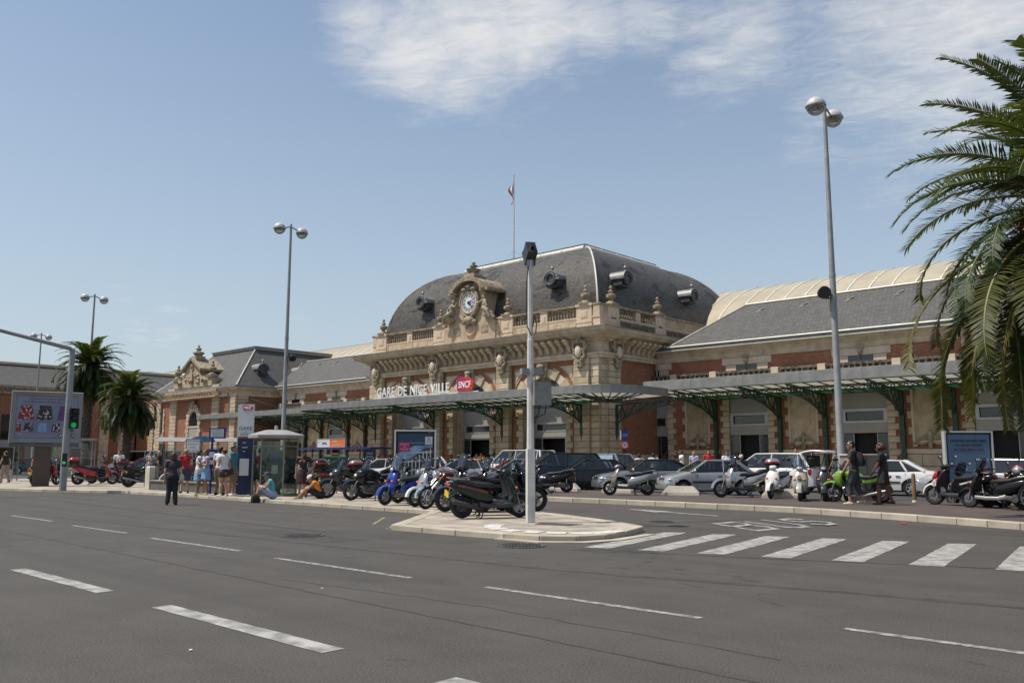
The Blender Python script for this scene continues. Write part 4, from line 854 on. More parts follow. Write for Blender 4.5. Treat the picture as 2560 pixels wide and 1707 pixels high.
# lettering on its rail
LET = M('letter_white', (.80, .80, .80), .4, .03); cn = cm_
ra = MB(); ra.box(-51.75, 40.25, 5.84, -40.6, 40.33, 5.90)
for k in range(12): ra.box(-51.6+k*1.0-.02, 40.27, 5.55, -51.6+k*1.0+.02, 40.31, 5.86)
ra.build('letter_rail', LET, cn)
xx = -51.45
for ch, adv in zip('GARE DE NICE VILLE', (.66, .62, .56, .5, .32, .66, .5, .34, .66, .28, .62, .5, .34, .58, .28, .42, .42, .46)):
    k = 8.0/8.72
    if ch != ' ': text('letter', ch, .98, LET, cn, face(xx+adv*k/2, 40.3, 6.24) @ S(.84, 1, 1), .03, 'CENTER', .006)
    xx += adv*k
def rail_logo(parent, x, y, z, w, h, m1, m2, mt, name='logo_panel', txt='SNCF', ts=.62):
    b = MB(); b.prism([(0, 0), (0, h), (w*.35, h*1.02), (w*.75, h*.88), (w, h*.66), (w*.9, .02)], -.1, .0, lambda u, v, d: (x+u, y+d, z+v)); o = b.build(name, m1, parent)
    text('logo_lettering', txt, ts, mt, o if False else parent, face(x+w*.47, y-.115, z+h*.42) @ Matrix.Shear('XY', 4, (.0, .0)) @ S(.8, 1, 1), .012, 'CENTER', .012); return o
def gradient_red(name):
    m = bpy.data.materials.new(name); m.use_nodes = True; t = NT(m.node_tree); b = t.n['Principled BSDF']; g = t.new('ShaderNodeTexCoord').outputs['Generated']; sp = t.new('ShaderNodeSeparateXYZ'); t.l.new(g, sp.inputs[0])
    t.l.new(t.mix(t.ramp(t.math('SUBTRACT', t.math('ADD', sp.outputs[0], .25), t.math('MULTIPLY', sp.outputs[2], .3)), .0, .9), (.36, .006, .12), (.62, .03, .015)), b.inputs['Base Color']); b.inputs['Roughness'].default_value = .3; return m
LOGO = gradient_red('logo_red')
rail_logo(cn, -42.6, 40.3, 5.95, 1.62, .93, LOGO, None, LET)
# finish the carcass
if RESTS.v: RESTS.build('far_stone_blocks', STONE, ST, kind='stuff')
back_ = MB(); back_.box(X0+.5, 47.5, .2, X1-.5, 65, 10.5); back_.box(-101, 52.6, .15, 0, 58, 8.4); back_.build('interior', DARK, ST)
# flag on the roof
fp = thing('flagpole', (-49.6, 53.4, 17.1), 'thin flagpole standing on the dome roof with a hanging tricolour flag', 'flagpole')
b = MB(); b.tube([(0, 0, 0), (0, 0, 8.9)], [.055, .035], 8); b.lathe([(.02, 0), (.07, .06), (.02, .12)], (0, 0, 8.9), 8)
b.build('pole', M('pole_white', (.5, .45, .4), .6, .4, 9), fp)
b = MB()
for a in range(3): q = a*2.1+.4; b.tube([(.55*cos(q), .55*sin(q), .0), (0, 0, 1.3)], .025, 5)
b.build('strut', STEEL, fp)
b = MB()
for a in range(3): q = a*2.1+.9; b.tube([(3.6*cos(q), 2.2*sin(q), .1), (0, 0, 2.2)], .008, 4)
b.build('guy_wire', STEEL, fp)
b = MB(); NN = 10
pts = [[(-.05-.04*sin(j*.9)-.62*u*(.45+.3*sin(j*.5)), .2*sin(j*.8+u*3)*u, 8.6-1.9*j/NN-.5*u) for u in [k/9 for k in range(10)]] for j in range(NN+1)]
b.rings(pts, 0, True, False, False); me = b.mesh('flag', [M('flag_blue', (.02, .03, .16), .8, .1), M('flag_white', (.6, .58, .55), .8, .1), M('flag_red', (.45, .02, .03), .8, .1)])
for f in me.polygons: f.material_index = min(2, (f.index % 9)//3)
fl = link('flag', me, fp); so_ = fl.modifiers.new('s', 'SOLIDIFY'); so_.thickness = .006
# ================================================================ street furniture
GLOBE = M('globe_shell', (.50, .49, .46), .4, .06, 3); GLENS = thinglass('globe_lens', (.72, .72, .70), .15, .7)
NAVY = M('navy_panel', (.012, .018, .07), .35, .1, 2); ORNG = M('orange_panel', (.75, .17, .02), .5, .05); INK = M('sign_ink', (.06, .06, .07), .6, .05); WHITEL = M('sign_white', (.66, .66, .65), .5, .03)
def printed(t, y, z, u0, u1, h, m, seed=1):
    """a line of small print too blurred in the photograph to read: word-length ink strokes"""
    r = random.Random(seed); b = MB(); u = u0
    while u < u1-.02:
        w = min(r.uniform(1.5, 4.5)*h, u1-u); k = u
        while k < u+w-.2*h: b.box(k, y-.003, z-h*r.uniform(.35, .5), k+h*.38, y, z+h*r.uniform(.3, .5)); k += h*.6
        u += w+h*.7
    b.build('printed_line', m, t)
def lamp_post(x, y, h, label, flood, fs, z0=.14):
    t = thing('street_lamp', (x, y, z0), label, 'street lamp', 'tall twin globe lamps in front of the station')
    b = MB(); b.lathe([(.16, 0), (.16, .5), (.135, .56), (.11, h*.55), (.105, h*.55), (.07, h-.1), (.06, h+.15)], n=14); b.lathe([(.118, h*.545), (.118, h*.555)], n=14); b.lathe([(.28, 0), (.28, .03)], n=14); b.build('pole', GALV, t)
    b = MB(); b.tube([(0, -.62, h-.22), (0, 0, h-.02), (0, .62, h-.22)], .04, 8); b.build('arm', STEEL, t)
    for s in (-1, 1):
        b = MB(); b.lathe([(.36*cos(a), .36*sin(a)) for a in [radians(0+89*k/8) for k in range(9)]], (0, s*.78, h-.28), 22); o = b.build('globe', GLOBE, t)
        b = MB(); b.lathe([(.365, -.03), (.375, -.02), (.375, .02), (.365, .03)], (0, s*.78, h-.28), 22); b.build('globe_band', STEEL, o)
        b = MB(); b.lathe([(.345*cos(a), .345*sin(a)) for a in [radians(-89+87*k/8) for k in range(9)]], (0, s*.78, h-.28), 22); b.build('globe_lens', GLENS, o); b = MB(); b.ell((0, s*.78, h-.33), (.26, .26, .05), 0, 14, 5); b.build('reflector', ZINCL, o)
    if flood:
        b = MB(); sx = fs; ux, uy = .731*sx, .682*sx
        b.bar((0, 0, flood), (ux*.34, uy*.34, flood), .05, .05); b.tube([(ux*.3, uy*.3, flood), (ux*.34-.15*uy*sx, uy*.34, flood+.02)], .03, 6)
        b.X = T(ux*.36, uy*.36, flood+.2) @ rotz(atan2(uy, ux)) @ Matrix.Rotation(radians(8), 4, 'Y'); b.lathe([(.1, -.22), (.2, -.1), (.23, .12), (.23, .16)], n=14, axis='y'); b.cb(0, -.2, 0, .14, .2, .16); b.X = None
        b.build('floodlight', BLACK, t); b = MB(); b.tube([(ux*.12, uy*.12, flood-.02), (ux*.15, uy*.15, flood-.4), (ux*.13, uy*.13, flood-.5)], .012, 5); b.build('cable', BLACK, t)
    return t
lamp_post(-12.55, 30.75, 14.55, 'tallest twin globe lamp, beside the man with the backpack', 7.15, -1)
lamp_post(-44.48, 28.0, 15.2, 'twin globe lamp rising behind the phone booth', 7.0, 1)
lamp_post(-75.1, 28.45, 14.9, 'twin globe lamp in front of the taller left palm', 0, 1)
lamp_post(-104.2, 34, 15, 'farthest twin globe lamp behind the large poster board', 0, 1)

t = thing('floodlight_mast', (-12.44, 13.93, .10), 'white floodlight mast with a grey control box at the tip of the pavement', 'floodlight mast')
t.rotation_euler = (0, 0, radians(43+14))
WP = M('chalky_white_paint', (.60, .58, .54), .7, .1, 3, .15, 40, streak=.55)
b = MB(); b.box(-.083, -.083, 0, .083, .083, 1.55); b.build('lower_post', WP, t)
b = MB(); b.lathe([(.082, 1.55), (.078, 2.2), (.072, 3.9), (.062, 3.95), (.058, 5.7)], n=8, sm=False); b.build('upper_post', WP, t)
b = MB(); b.box(.02, -.26, 2.48, .40, -.075, 2.98); b.build('control_box', M('box_grey', (.22, .215, .20), .5, .12, 8), t)
b = MB()
for u, v in ((.06, 2.54), (.06, 2.92)): b.lathe([(.014, -.02), (.014, 0)], (u, -.25, v), 8, axis='y')
b.build('box_bolt', BLACK, t)
b = MB(); b.tube([(.30, -.16, 2.48), (.28, -.16, 2.3), (.1, -.12, 2.22), (.09, -.05, 2.1)], .014, 6); b.tube([(.16, -.16, 2.48), (.14, -.16, 2.3), (.05, -.12, 2.2)], .018, 6); b.build('cable', BLACK, t)
b = MB(); b.box(-.22, -.12, 3.15, -.05, .08, 3.28); b.box(.03, -.14, 3.15, .25, .08, 3.29); b.bar((-.1, 0, 3.2), (.1, 0, 3.2), .05, .05); b.build('junction_box', M('junction_grey', (.25, .25, .24), .5, .1), t)
b = MB(); b.X = T(0, 0, 5.86) @ Matrix.Rotation(radians(-38), 4, 'X'); b.box(-.11, -.16, -.16, .11, .14, .2); b.box(-.12, .12, -.19, .12, .2, .22); b.box(-.04, -.24, -.05, .04, -.16, .05); b.X = None; b.build('floodlight', BLACK, t)
b = MB(); b.box(-.09, -.05, 5.55, .06, .06, 5.76); b.bar((-.1, 0, 5.62), (-.1, 0, 5.85), .02, .04); b.bar((.1, 0, 5.62), (.1, 0, 5.85), .02, .04); b.build('yoke', STEEL, t)
b = MB(); b.tube([(-.05, -.03, 5.6), (-.1, -.06, 5.2), (-.11, -.08, 4.6), (-.1, -.1, 4.2), (-.02, -.14, 4.0), (.09, -.12, 4.06), (.12, -.08, 4.3), (.07, -.06, 4.45), (.05, -.04, 4.2)], .013, 6); b.build('cable', BLACK, t)

t = thing('traffic_light', (-37.17, 13.35, .10), 'grey traffic light mast with an arm over the road, showing green', 'traffic light')
b = MB(); b.lathe([(.14, 0), (.135, 1.2), (.105, 5.72), (.10, 5.76)], n=14); b.build('pole', GALV, t)
b = MB(); b.tube([(0, 0, 5.68), (.02, -.12, 5.76), (.1, -2.7, 6.2), (.2, -5.6, 6.62)], [.09, .085, .07, .06], 10); b.build('arm', GALV, t)
b = MB(); b.X = rotz(radians(62)); b.box(.09, -.1, 2.5, .41, .12, 3.32)
for k in range(3): b.lathe([(.12, -.26), (.13, -.1)], (.25, 0, 2.64+.27*k), 12, axis='y', cap=False); b.lathe([(.135, -.26), (.12, -.26)], (.25, 0, 2.64+.27*k), 12, axis='y', cap=False)
o = b.build('signal_head', BLACK, t)
for k, m in enumerate((M('green_signal', (.02, .5, .12), .3, .05, emit=.45), M('amber_lens_off', (.03, .018, .005), .3, .1), M('red_lens_off', (.03, .004, .004), .3, .1))):
    b = MB(); b.X = rotz(radians(62)); b.lathe([(.01, -.12), (.10 if k else .06, -.11), (.105, -.10)], (.25, 0, 2.64+.27*k), 14, axis='y', cap=False); b.build('lens', m, o)
b = MB(); b.X = rotz(radians(62)); b.box(-.08, -.14, .98, .1, -.02, 1.5); o = b.build('pedestrian_signal', BLACK, t)
b = MB(); b.X = rotz(radians(62)); b.lathe([(.01, -.16), (.06, -.155), (.065, -.14)], (0, 0, 1.12), 12, axis='y'); b.build('lens', MATS['green_signal'], o)

# ---- large poster board with boxer shorts
ADB = M('poster_lilac', (.15, .17, .27), .5, .12, .5, col2=(.22, .22, .30)); ALG = M('board_frame', (.22, .22, .215), .4, .06, 2, metal=.3)
t = thing('billboard', (-44.0, 14.86, .10), 'large lilac poster board with rows of patterned boxer shorts on a brown leg', 'billboard', rz=radians(72.6))
b = MB(); b.box(-.42, -.12, 0, .30, .16, 2.0); b.build('leg', M('brown_leg', (.085, .055, .04), .6, .1), t)
b = MB(); FW, FZ0, FZ1 = 1.50, 1.98, 4.42
b.rings([[(u*(FW-o), y, FZ0+o if v < 0 else FZ1-o) for u, v in ((-1, -1), (1, -1), (1, 1), (-1, 1))] for o, y in ((.22, -.13), (.03, -.17), (0, -.12), (0, .2), (.05, .24))], 0, False, False); b.box(-FW+.02, .19, FZ0+.02, FW-.02, .235, FZ1-.02); b.build('board_frame', ALG, t)
b = MB(); b.box(-FW+.2, -.1, FZ0+.2, FW-.2, -.06, FZ1-.2); po = b.build('poster', ADB, t)
b = MB(); b.box(-FW+.06, -.2, FZ0-.16, FW-.06, .22, FZ0-.02); b.build('plinth_rail', M('rail_dark', (.09, .085, .08), .6), t)
def shorts(xc, zc, w, h, m):
    b = MB(); b.prism([(-.38*w, .5*h), (.38*w, .5*h), (.55*w, -.42*h), (.08*w, -.5*h), (0, -.2*h), (-.08*w, -.5*h), (-.55*w, -.42*h)], -.108, -.098, lambda u, v, d: (xc+u, d, zc+v)); b.build('printed_shorts', m, t)
def pattern(name, a, c, sc=9):
    m = bpy.data.materials.new(name); m.use_nodes = True; q = NT(m.node_tree); v = q.new('ShaderNodeTexVoronoi', i_Scale=sc); q.l.new(q.new('ShaderNodeTexCoord').outputs['Object'], v.inputs['Vector'])
    q.l.new(q.mix(q.ramp(v.outputs['Distance'], .3, .36), a, c), q.n['Principled BSDF'].inputs['Base Color']); q.n['Principled BSDF'].inputs['Roughness'].default_value = .6; MATS[name] = m; return m
PR, PB, PP = pattern('print_red', (.5, .45, .42), (.22, .02, .03)), pattern('print_black', (.5, .47, .44), (.03, .025, .035)), pattern('print_purple', (.16, .03, .08), (.10, .05, .16), 12)
for xc, m in ((-.85, PR), (-.08, PB), (.78, PP)): shorts(xc, 3.4, .62, .7, m)
for xc, m, w in ((-1.12, PR, .2), (-.72, PB, .38), (-.15, M('print_blue', (.18, .30, .48), .6, .4, 20), .38), (.42, PB, .36), (.95, PP, .42)): shorts(xc, 2.72, w, .42, m)
b = MB(); b.box(.42, -.106, 2.26, 1.2, -.098, 2.46); b.build('label_box', INK, t); text('lettering', 'CANAL+', .2, WHITEL, t, face(.81, -.11, 2.36), .002)
printed(t, -.1, 4.06, -.75, .7, .055, INK, 3); printed(t, -.1, 3.92, -1.0, 1.0, .055, INK, 4)
b = MB()
for u, m in ((-1.05, 0), (-.75, 0), (-.55, 0), (-.3, 0)): b.cb(u, -.104, 2.4, .16 if u < -1 else .05, .01, .06)
b.build('printed_mark', M('print_gold', (.4, .3, .1), .6), t)

# ---- poster panels on feet
FRM = M('panel_frame', (.62, .62, .60), .35, .05, 2, metal=.4)
def panel(x, y, z0, w, h, rz, label, lift):
    t = thing('poster_panel', (x, y, z0), label, 'poster panel', rz=rz)
    b = MB()
    for a in ((-w, lift, -w+.05, h), (w-.05, lift, w, h), (-w+.05, h-.05, w-.05, h), (-w+.05, lift, w-.05, lift+.06)): b.box(a[0], -.1, a[1], a[2], .12, a[3])
    b.build('frame', FRM, t); b = MB(); b.box(-w*.7, -.06, 0, w*.7, .06, lift+.02) ; b.build('foot', STEEL, t)
    b = MB(); b.box(-w+.05, -.05, lift+.06, w-.05, .1, h-.05); b.build('backing', BLACK, t); return t
P2B = M('poster_blue', (.018, .05, .095), .25, .1, 1.2); P2S = M('poster_sky', (.10, .2, .42), .3, .25, 2.2, col2=(.3, .38, .5)); PINK = M('poster_pink', (.45, .02, .12), .4, .05); GRN = M('poster_olive', (.05, .055, .035), .5, .4, 6)
t = panel(-21.6, 18.55, .10, .68, 2.26, radians(43), 'blue poster panel showing a balconied building, behind the parked motorcycles', .25)
def fl(name, pts, m, d=-.06): b = MB(); b.prism(pts, d, d+.008, lambda u, v, dd: (u, dd, v)); return b.build(name, m, t)
fl('poster', [(-.56, .4), (.56, .4), (.56, 2.13), (-.56, 2.13)], P2B, -.056); fl('printed_sky', [(-.56, .9), (.56, .9), (.56, 1.75), (-.0, 1.75), (-.56, 1.5)], P2S, -.060)
fl('printed_facade', [(-.56, .4), (.56, .4), (.56, 1.7), (.3, 1.66), (-.1, 1.36), (-.56, 1.12)], GRN, -.064)
for k in range(9):
    u = .5-.118*k; fl('printed_post', [(u-.012, .42), (u+.012, .42), (u+.012, 1.66-.07*k), (u-.012, 1.66-.07*k)], WHITEL, -.072)
for k in range(5): z = .55+.24*k; fl('printed_balcony', [(-.56, z-.28+.06*k), (.56, z), (.56, z+.075), (-.56, z-.23+.06*k)], M('print_slab', (.34, .37, .42), .5, .1), -.068)
fl('printed_label', [(-.53, 1.56), (-.18, 1.56), (-.18, 1.86), (-.53, 1.86)], PINK, -.070); fl('printed_logo', [(.32, 1.78), (.56, 1.78), (.56, 2.04), (.32, 2.04)], WHITEL, -.070)
text('lettering', 'DEMARRAGE', .055, WHITEL, t, face(-.355, -.074, 1.79), .001); text('lettering', 'DES', .055, WHITEL, t, face(-.355, -.074, 1.71), .001); text('lettering', 'TRAVAUX', .06, WHITEL, t, face(-.355, -.074, 1.63), .001); text('lettering', 'DECAUX', .035, WHITEL, t, face(.48, -.06, 2.175), .001); printed(t, -.062, 1.84, -.15, .28, .02, WHITEL, 5)
b = MB(); b.bar((.385, -.074, 1.83), (.435, -.074, 2.0), .02, .004); b.bar((.44, -.074, 2.0), (.50, -.074, 1.83), .028, .004); b.build('logo_mark', INK, t)
t = panel(-8.9, 32.7, .10, .82, 2.32, radians(40), 'pale blue poster panel with black lettering behind the scooters under the palm', .25)
fl('poster', [(-.7, .4), (.7, .4), (.7, 2.2), (-.7, 2.2)], M('poster_pale_blue', (.10, .17, .27), .3, .12, 1), -.056)
for k, s in enumerate(('DEVENEZ UN MEC BIEN', 'EN DEUX COUPS', 'DE CUILLERE A POT')): text('lettering', s, .115, INK, t, face(.0, -.062, 1.98-.15*k), .002, bold=.004)

# ---- station totem, bus stop, notice signs
t = thing('station_totem', (-29.2, 16.8, .10), 'tall white and navy station totem lettered GARE', 'station totem', rz=radians(46))
b = MB(); b.box(-.27, -.07, 2.12, .27, .07, 3.32); b.build('white_panel', WHITEL, t); b = MB(); b.box(-.27, -.075, 2.07, .27, .075, 2.115); b.build('red_band', M('band_red', (.5, .03, .02), .4), t)
b = MB(); b.box(-.27, -.07, 0, .27, .07, 2.065); b.build('navy_base', NAVY, t); b = MB(); b.tube([(-.3, 0, 0), (-.3, 0, 3.3)], .025, 8); b.build('side_rail', ALU, t)
rail_logo(t, -.1, -.07, 3.1, .34, .18, LOGO, None, LET, 'logo_panel', 'SNCF', .13)
text('lettering', 'GARE', .2, INK, t, face(0, -.074, 2.42), .002); text('lettering', 'DE', .06, INK, t, face(0, -.074, 2.29), .002); text('lettering', 'NICE VILLE', .085, INK, t, face(0, -.074, 2.2), .002)
b = MB(); b.cb(0, -.08, 1.0, .34, .01, .62); b.build('info_sheet', WHITEL, t); text('lettering', 'ter', .12, WHITEL, t, face(-.02, -.074, 1.9), .002); printed(t, -.072, 1.72, -.1, .1, .05, WHITEL, 6); printed(t, -.072, 1.58, -.07, .07, .04, WHITEL, 7)
b = MB(); b.cb(-.02, -.0, 3.36, .12, .1, .05); b.build('top_lamp', BLACK, t)
BLUEM = M('stop_blue', (.018, .022, .17), .4, .08, 2)
t = thing('bus_stop', (-30.5, 16.25, .10), 'blue bus stop post with a framed white route plate and timetable case', 'bus stop', rz=radians(47))
b = MB(); b.tube([(-.08, 0, 0), (-.08, 0, 2.45)], .045, 10); b.build('post', BLUEM, t); b = MB(); b.box(-.20, -.05, 2.06, .40, .05, 2.46); b.build('flag_frame', BLUEM, t); b = MB(); b.box(-.14, -.058, 2.11, .34, -.05, 2.41); b.build('flag_plate', WHITEL, t)
text('lettering', '18', .08, INK, t, face(-.07, -.062, 2.365), .001); printed(t, -.06, 2.365, .0, .3, .03, BLUEM, 8)
for k in range(3): printed(t, -.06, 2.285-.07*k, -.1+.02*k, .3, .032, INK, 9+k)
b = MB(); b.box(-.23, -.08, .95, .12, .06, 1.66); b.build('timetable_case', BLUEM, t); b = MB(); b.box(-.15, -.088, 1.1, .06, -.08, 1.55); b.build('timetable', WHITEL, t); b = MB(); b.cb(-.05, -.092, 1.3, .14, .006, .1); b.build('timetable_print', INK, t)
def notice(x, y, z0, rz, w, h, zt, lines, label, sz=.1, m=None, post=STEEL):
    t = thing('notice_board', (x, y, z0), label, 'notice board', rz=rz); b = MB(); b.tube([(0, .03, 0), (0, .03, zt-.05)], .035, 8); b.build('post', post, t)
    b = MB(); b.box(-w/2, -.03, zt-h, w/2, .0, zt); b.build('plate', m or WHITEL, t); b = MB()
    for a in ((-w/2, zt-.02, w/2, zt+.02), (-w/2, zt-h-.02, w/2, zt-h+.02), (-w/2-.02, zt-h, -w/2+.02, zt), (w/2-.02, zt-h, w/2+.02, zt)): b.box(a[0], -.04, a[1], a[2], .01, a[3])
    b.build('rim', STEEL, t)
    for k, s in enumerate(lines):
        if s: text('lettering', s, sz, INK, t, face(0, -.034, zt-h*(k+.6)/(len(lines)+.1)), .001)
    return t
notice(-38.8, 19.6, .10, radians(58), .62, .62, 2.2, ('ACCES A SECONDE', 'LOCCLA R', 'AREEA', 'VEL. MOTO'), 'white notice board on a dark post beside the locked bicycles', .085)
notice(-31.6, 20.8, .10, radians(47), .36, .68, 1.25, ('NS', '', ''), 'low white plate between the totem and the phone booth', .2)
notice(-36.3, 21.4, .10, radians(49), .5, .42, 1.78, ('',), 'small black poster plate behind the women in blue dresses', .14, BLACK)

# ---- phone booth
BG = thinglass('booth_glass', (.84, .90, .86), .02, .8); BF = M('booth_frame', (.24, .25, .16), .4, .1, 3, metal=.3)
t = thing('phone_booth', (-27.7, 17.15, .10), 'six sided glass phone booth with a shallow grey roof', 'phone booth', rz=radians(50))
hx = lambda r, k: (r*cos(radians(60*k)), r*sin(radians(60*k)))
b = MB()
for k in range(6): b.cb(*hx(.78, k), 1.02, .045, .045, 2.04)
for z in (.04, 1.75, 2.02):
    for k in range(6): b.bar((*hx(.78, k), z), (*hx(.78, k+1), z), .03, .04)
b.build('frame', BF, t)
for k in range(6):
    a, c = hx(.77, k), hx(.77, k+1); me = MB(); o = MB(); o.bar((a[0]*.98+c[0]*.02, a[1]*.98+c[1]*.02, 1.0), (c[0]*.98+a[0]*.02, c[1]*.98+a[1]*.02, 1.0), .01, 1.86); o.build('glass_pane', BG, t)
b = MB(); b.rings([[(*hx(r, k), z) for k in range(6)] for r, z in ((.96, 2.03), (1.0, 2.05), (1.0, 2.15), (.94, 2.18), (.42, 2.33), (.36, 2.34))], 0, False); b.lathe([(.07, 2.33), (.07, 2.46), (.05, 2.5)]); b.build('roof', M('booth_roof', (.30, .29, .28), .5, .1), t)
b = MB(); b.box(-.2, .12, .0, .2, .2, .6); b.cb(0, .16, .3, .12, .12, .6); b.box(-.3, .02, .62, .3, .26, 1.62); b.build('phone_cabinet', M('cabinet_grey', (.16, .16, .16), .4, .1), t)
b = MB(); b.box(-.12, -.01, 1.2, .14, .03, 1.5); b.build('instruction_plate', M('instr_blue', (.05, .09, .22), .4), t); b = MB(); b.box(-.12, -.01, .78, .1, .03, 1.08); b.build('paper_notice', WHITEL, t); b = MB(); b.tube([(-.24, 0, 1.2), (-.24, -.04, 1.38), (-.2, 0, 1.45)], .03, 6); b.build('handset', BLACK, t)
b = MB(); b.rings([[(*hx(r, k), z) for k in range(6)] for r, z in ((.86, 0), (.86, .03))], 0, False); b.build('floor_plate', STEEL, t)

# ---- low wall, railing and pillar along the kerb
t = thing('kerb_wall', (-36.5, 16.7, .10), 'low grey wall with a stone end pillar along the left kerb', 'low wall'); b = MB(); b.box(0, -.15, 0, 7.0, .15, .34); b.build('wall', M('wall_render', (.10, .10, .085), .9, .15, 2), t)
for k in range(6): piece('coping_stone', t, 1.18*k+.16, -.2, .345, 1.18*k+1.32, .2, .40, M('brown_coping', (.26, .22, .17), .9, .15, 3), .012)
b = MB(); b.rings([[(-.28, -.2, 0), (.12, -.2, 0), (.12, .2, 0), (-.28, .2, 0)], [(-.28, -.2, .92), (.12, -.2, .92), (.12, .2, .92), (-.28, .2, .92)], [(-.23, -.15, .98), (.07, -.15, .98), (.07, .15, .98), (-.23, .15, .98)]], 0, False); b.build('pillar', CONC, t)
t = thing('railing', (-36.3, 16.7, .50), 'black iron railing standing on the low wall by the bicycles', 'railing'); b = MB()
for z in (.06, .56): b.bar((0, 0, z), (6.8, 0, z), .04, .04)
b.build('rail', BLACK, t); bm_ = MB(); bm_.cb(0, 0, .3, .02, .02, .6); me = bm_.mesh('baluster', BLACK)
for k in range(57): link('baluster', me, t, (.05+.12*k, 0, .02))
# ---- rental kiosk shelter, parking machine, round sign, cabinet, bollards, bin
t = thing('rental_kiosk', (-54, 38.6, .01), 'blue framed car rental shelter with a white and orange roof sign', 'rental kiosk')
b = MB(); b.box(-5.0, -.7, 2.08, 5.0, 1.2, 2.2); b.build('canopy', BLUEM, t); b = MB()
for u in (-4.6, -1.6, 1.6, 4.6): b.tube([(u, 1.0, 0), (u, 1.0, 2.1)], .05, 8)
b.build('post', BLUEM, t); b = MB(); b.box(3.9, -.3, .4, 5.0, -.2, 2.06); b.build('end_panel', NAVY, t); [printed(t, -.302, 1.75-.22*k, 4.1, 4.8, .09, WHITEL, 20+k) for k in range(4)]
b = MB(); b.box(-2.05, -.3, 2.24, -.45, -.16, 2.82); b.build('sign_panel', WHITEL, t); b = MB(); b.box(-.44, -.3, 2.24, 1.45, -.16, 2.82); b.build('sign_panel', ORNG, t); b = MB()
for a in ((-2.1, 2.2, 1.5, 2.25), (-2.1, 2.82, 1.5, 2.87), (-2.1, 2.25, -2.05, 2.82), (1.45, 2.25, 1.5, 2.82)): b.box(a[0], -.32, a[1], a[2], -.14, a[3])
b.build('sign_rim', ALU, t); text('lettering', 'EFFIA', .27, INK, t, face(-1.1, -.31, 2.5), .004); b = MB(); b.cb(-1.86, -.305, 2.58, .07, .02, .07); b.cb(-1.72, -.305, 2.64, .07, .02, .07); b.build('sign_mark', RED, t)
text('lettering', 'Caisse', .22, WHITEL, t, face(.2, -.31, 2.64), .003); text('lettering', 'automatique', .22, WHITEL, t, face(.45, -.31, 2.4), .003)
GCAB = M('cabin_green', (.01, .075, .035), .45, .1)
t = thing('parking_cabin', (-47.6, 34.0, .01), 'dark green parking cabin lettered P between the cars and the motorcycles', 'parking cabin', rz=radians(45)); b = MB(); b.rings([[(-.75, -.5, 0), (.75, -.5, 0), (.75, .5, 0), (-.75, .5, 0)], [(-.75, -.5, 1.5), (.75, -.5, 1.5), (.75, .5, 1.5), (-.75, .5, 1.5)], [(-.65, -.4, 1.66), (.65, -.4, 1.66), (.65, .4, 1.66), (-.65, .4, 1.66)]], 0, False); b.build('body', GCAB, t); text('lettering', 'P', .34, WHITEL, t, face(-.35, -.51, 1.2), .003); printed(t, -.502, 1.2, -.05, .5, .11, WHITEL, 30); b = MB(); b.cb(0, -.45, 1.7, .5, .06, .1); b.build('cabin_label', ORNG, t)
t = thing('no_entry_sign', (-29.6, 41.4, .15), 'round red rimmed sign under a small blue plate on a dark post', 'road sign', rz=radians(40)); b = MB(); b.tube([(0, .05, 0), (0, .05, 3.1)], .05, 8); b.build('post', BLACK, t)
b = MB(); b.torus((0, -.02, 2.08), .2, .035, 'y', 28, 6); b.build('rim', RED, t); b = MB(); b.lathe([(.01, -.02), (.19, -.02), (.19, .02)], (0, 0, 2.08), 26, axis='y'); b.build('disc', WHITEL, t); b = MB(); b.lathe([(.01, -.03), (.07, -.03), (.07, -.02)], (0, 0, 2.08), 14, axis='y'); b.build('symbol', STEEL, t)
b = MB(); b.box(-.14, -.03, 2.38, .2, .02, 2.92); b.build('blue_plate', BLUEM, t); b = MB(); b.box(-.12, -.036, 2.56, .18, -.03, 2.74); b.build('plate_print', M('plate_lilac', (.1, .12, .3), .5), t); b = MB(); b.box(-.26, .0, 2.38, -.2, .06, 2.92); b.build('side_plate', WHITEL, t)
t = thing('electric_cabinet', (-10.75, 28.0, .13), 'tall grey concrete electric cabinet behind the woman in black', 'electric cabinet', rz=radians(47)); b = MB(); b.rings([[(-.6, -.3, 0), (.6, -.3, 0), (.6, .3, 0), (-.6, .3, 0)], [(-.6, -.3, 1.42), (.6, -.3, 1.42), (.6, .3, 1.42), (-.6, .3, 1.42)]], 0, False); b.build('body', M('cabinet_render', (.27, .24, .205), .85, .12, 2, .2, 30, streak=.2), t); piece('lid', t, -.64, -.34, 1.42, .64, .34, 1.48, CONC, .01); b = MB(); b.cb(0, -.305, .72, .01, .012, 1.3); b.build('door_gap', BLACK, t)
b = MB(); b.cb(.3, -.305, .98, .16, .006, .12); b.cb(.3, -.305, .72, .16, .006, .1); b.build('sticker', WHITEL, t); b = MB(); b.cb(.3, -.305, .86, .16, .007, .07); b.build('sticker', M('sticker_blue', (.05, .15, .4), .5), t)
WOOD = M('oiled_wood', (.20, .125, .06), .7, .2, 12)
def bollard(x, y, label):
    t = thing('bollard', (x, y, .13), label, 'bollard', 'wooden bollards on the forecourt pavement'); b = MB(); b.lathe([(.06, 0), (.06, .82), (.045, .87), (.01, .89)], n=12); b.build('post', WOOD, t); b = MB(); b.lathe([(.075, 0), (.075, .05), (.062, .06)], n=12); b.build('foot_ring', WHITE, t); return t
bollard(-9.3, 28.25, 'wooden bollard beside the electric cabinet, nearest the tricolour scooter'); bollard(-11.9, 28.3, 'wooden bollard behind the graphite scooter and the lime green motorcycle')
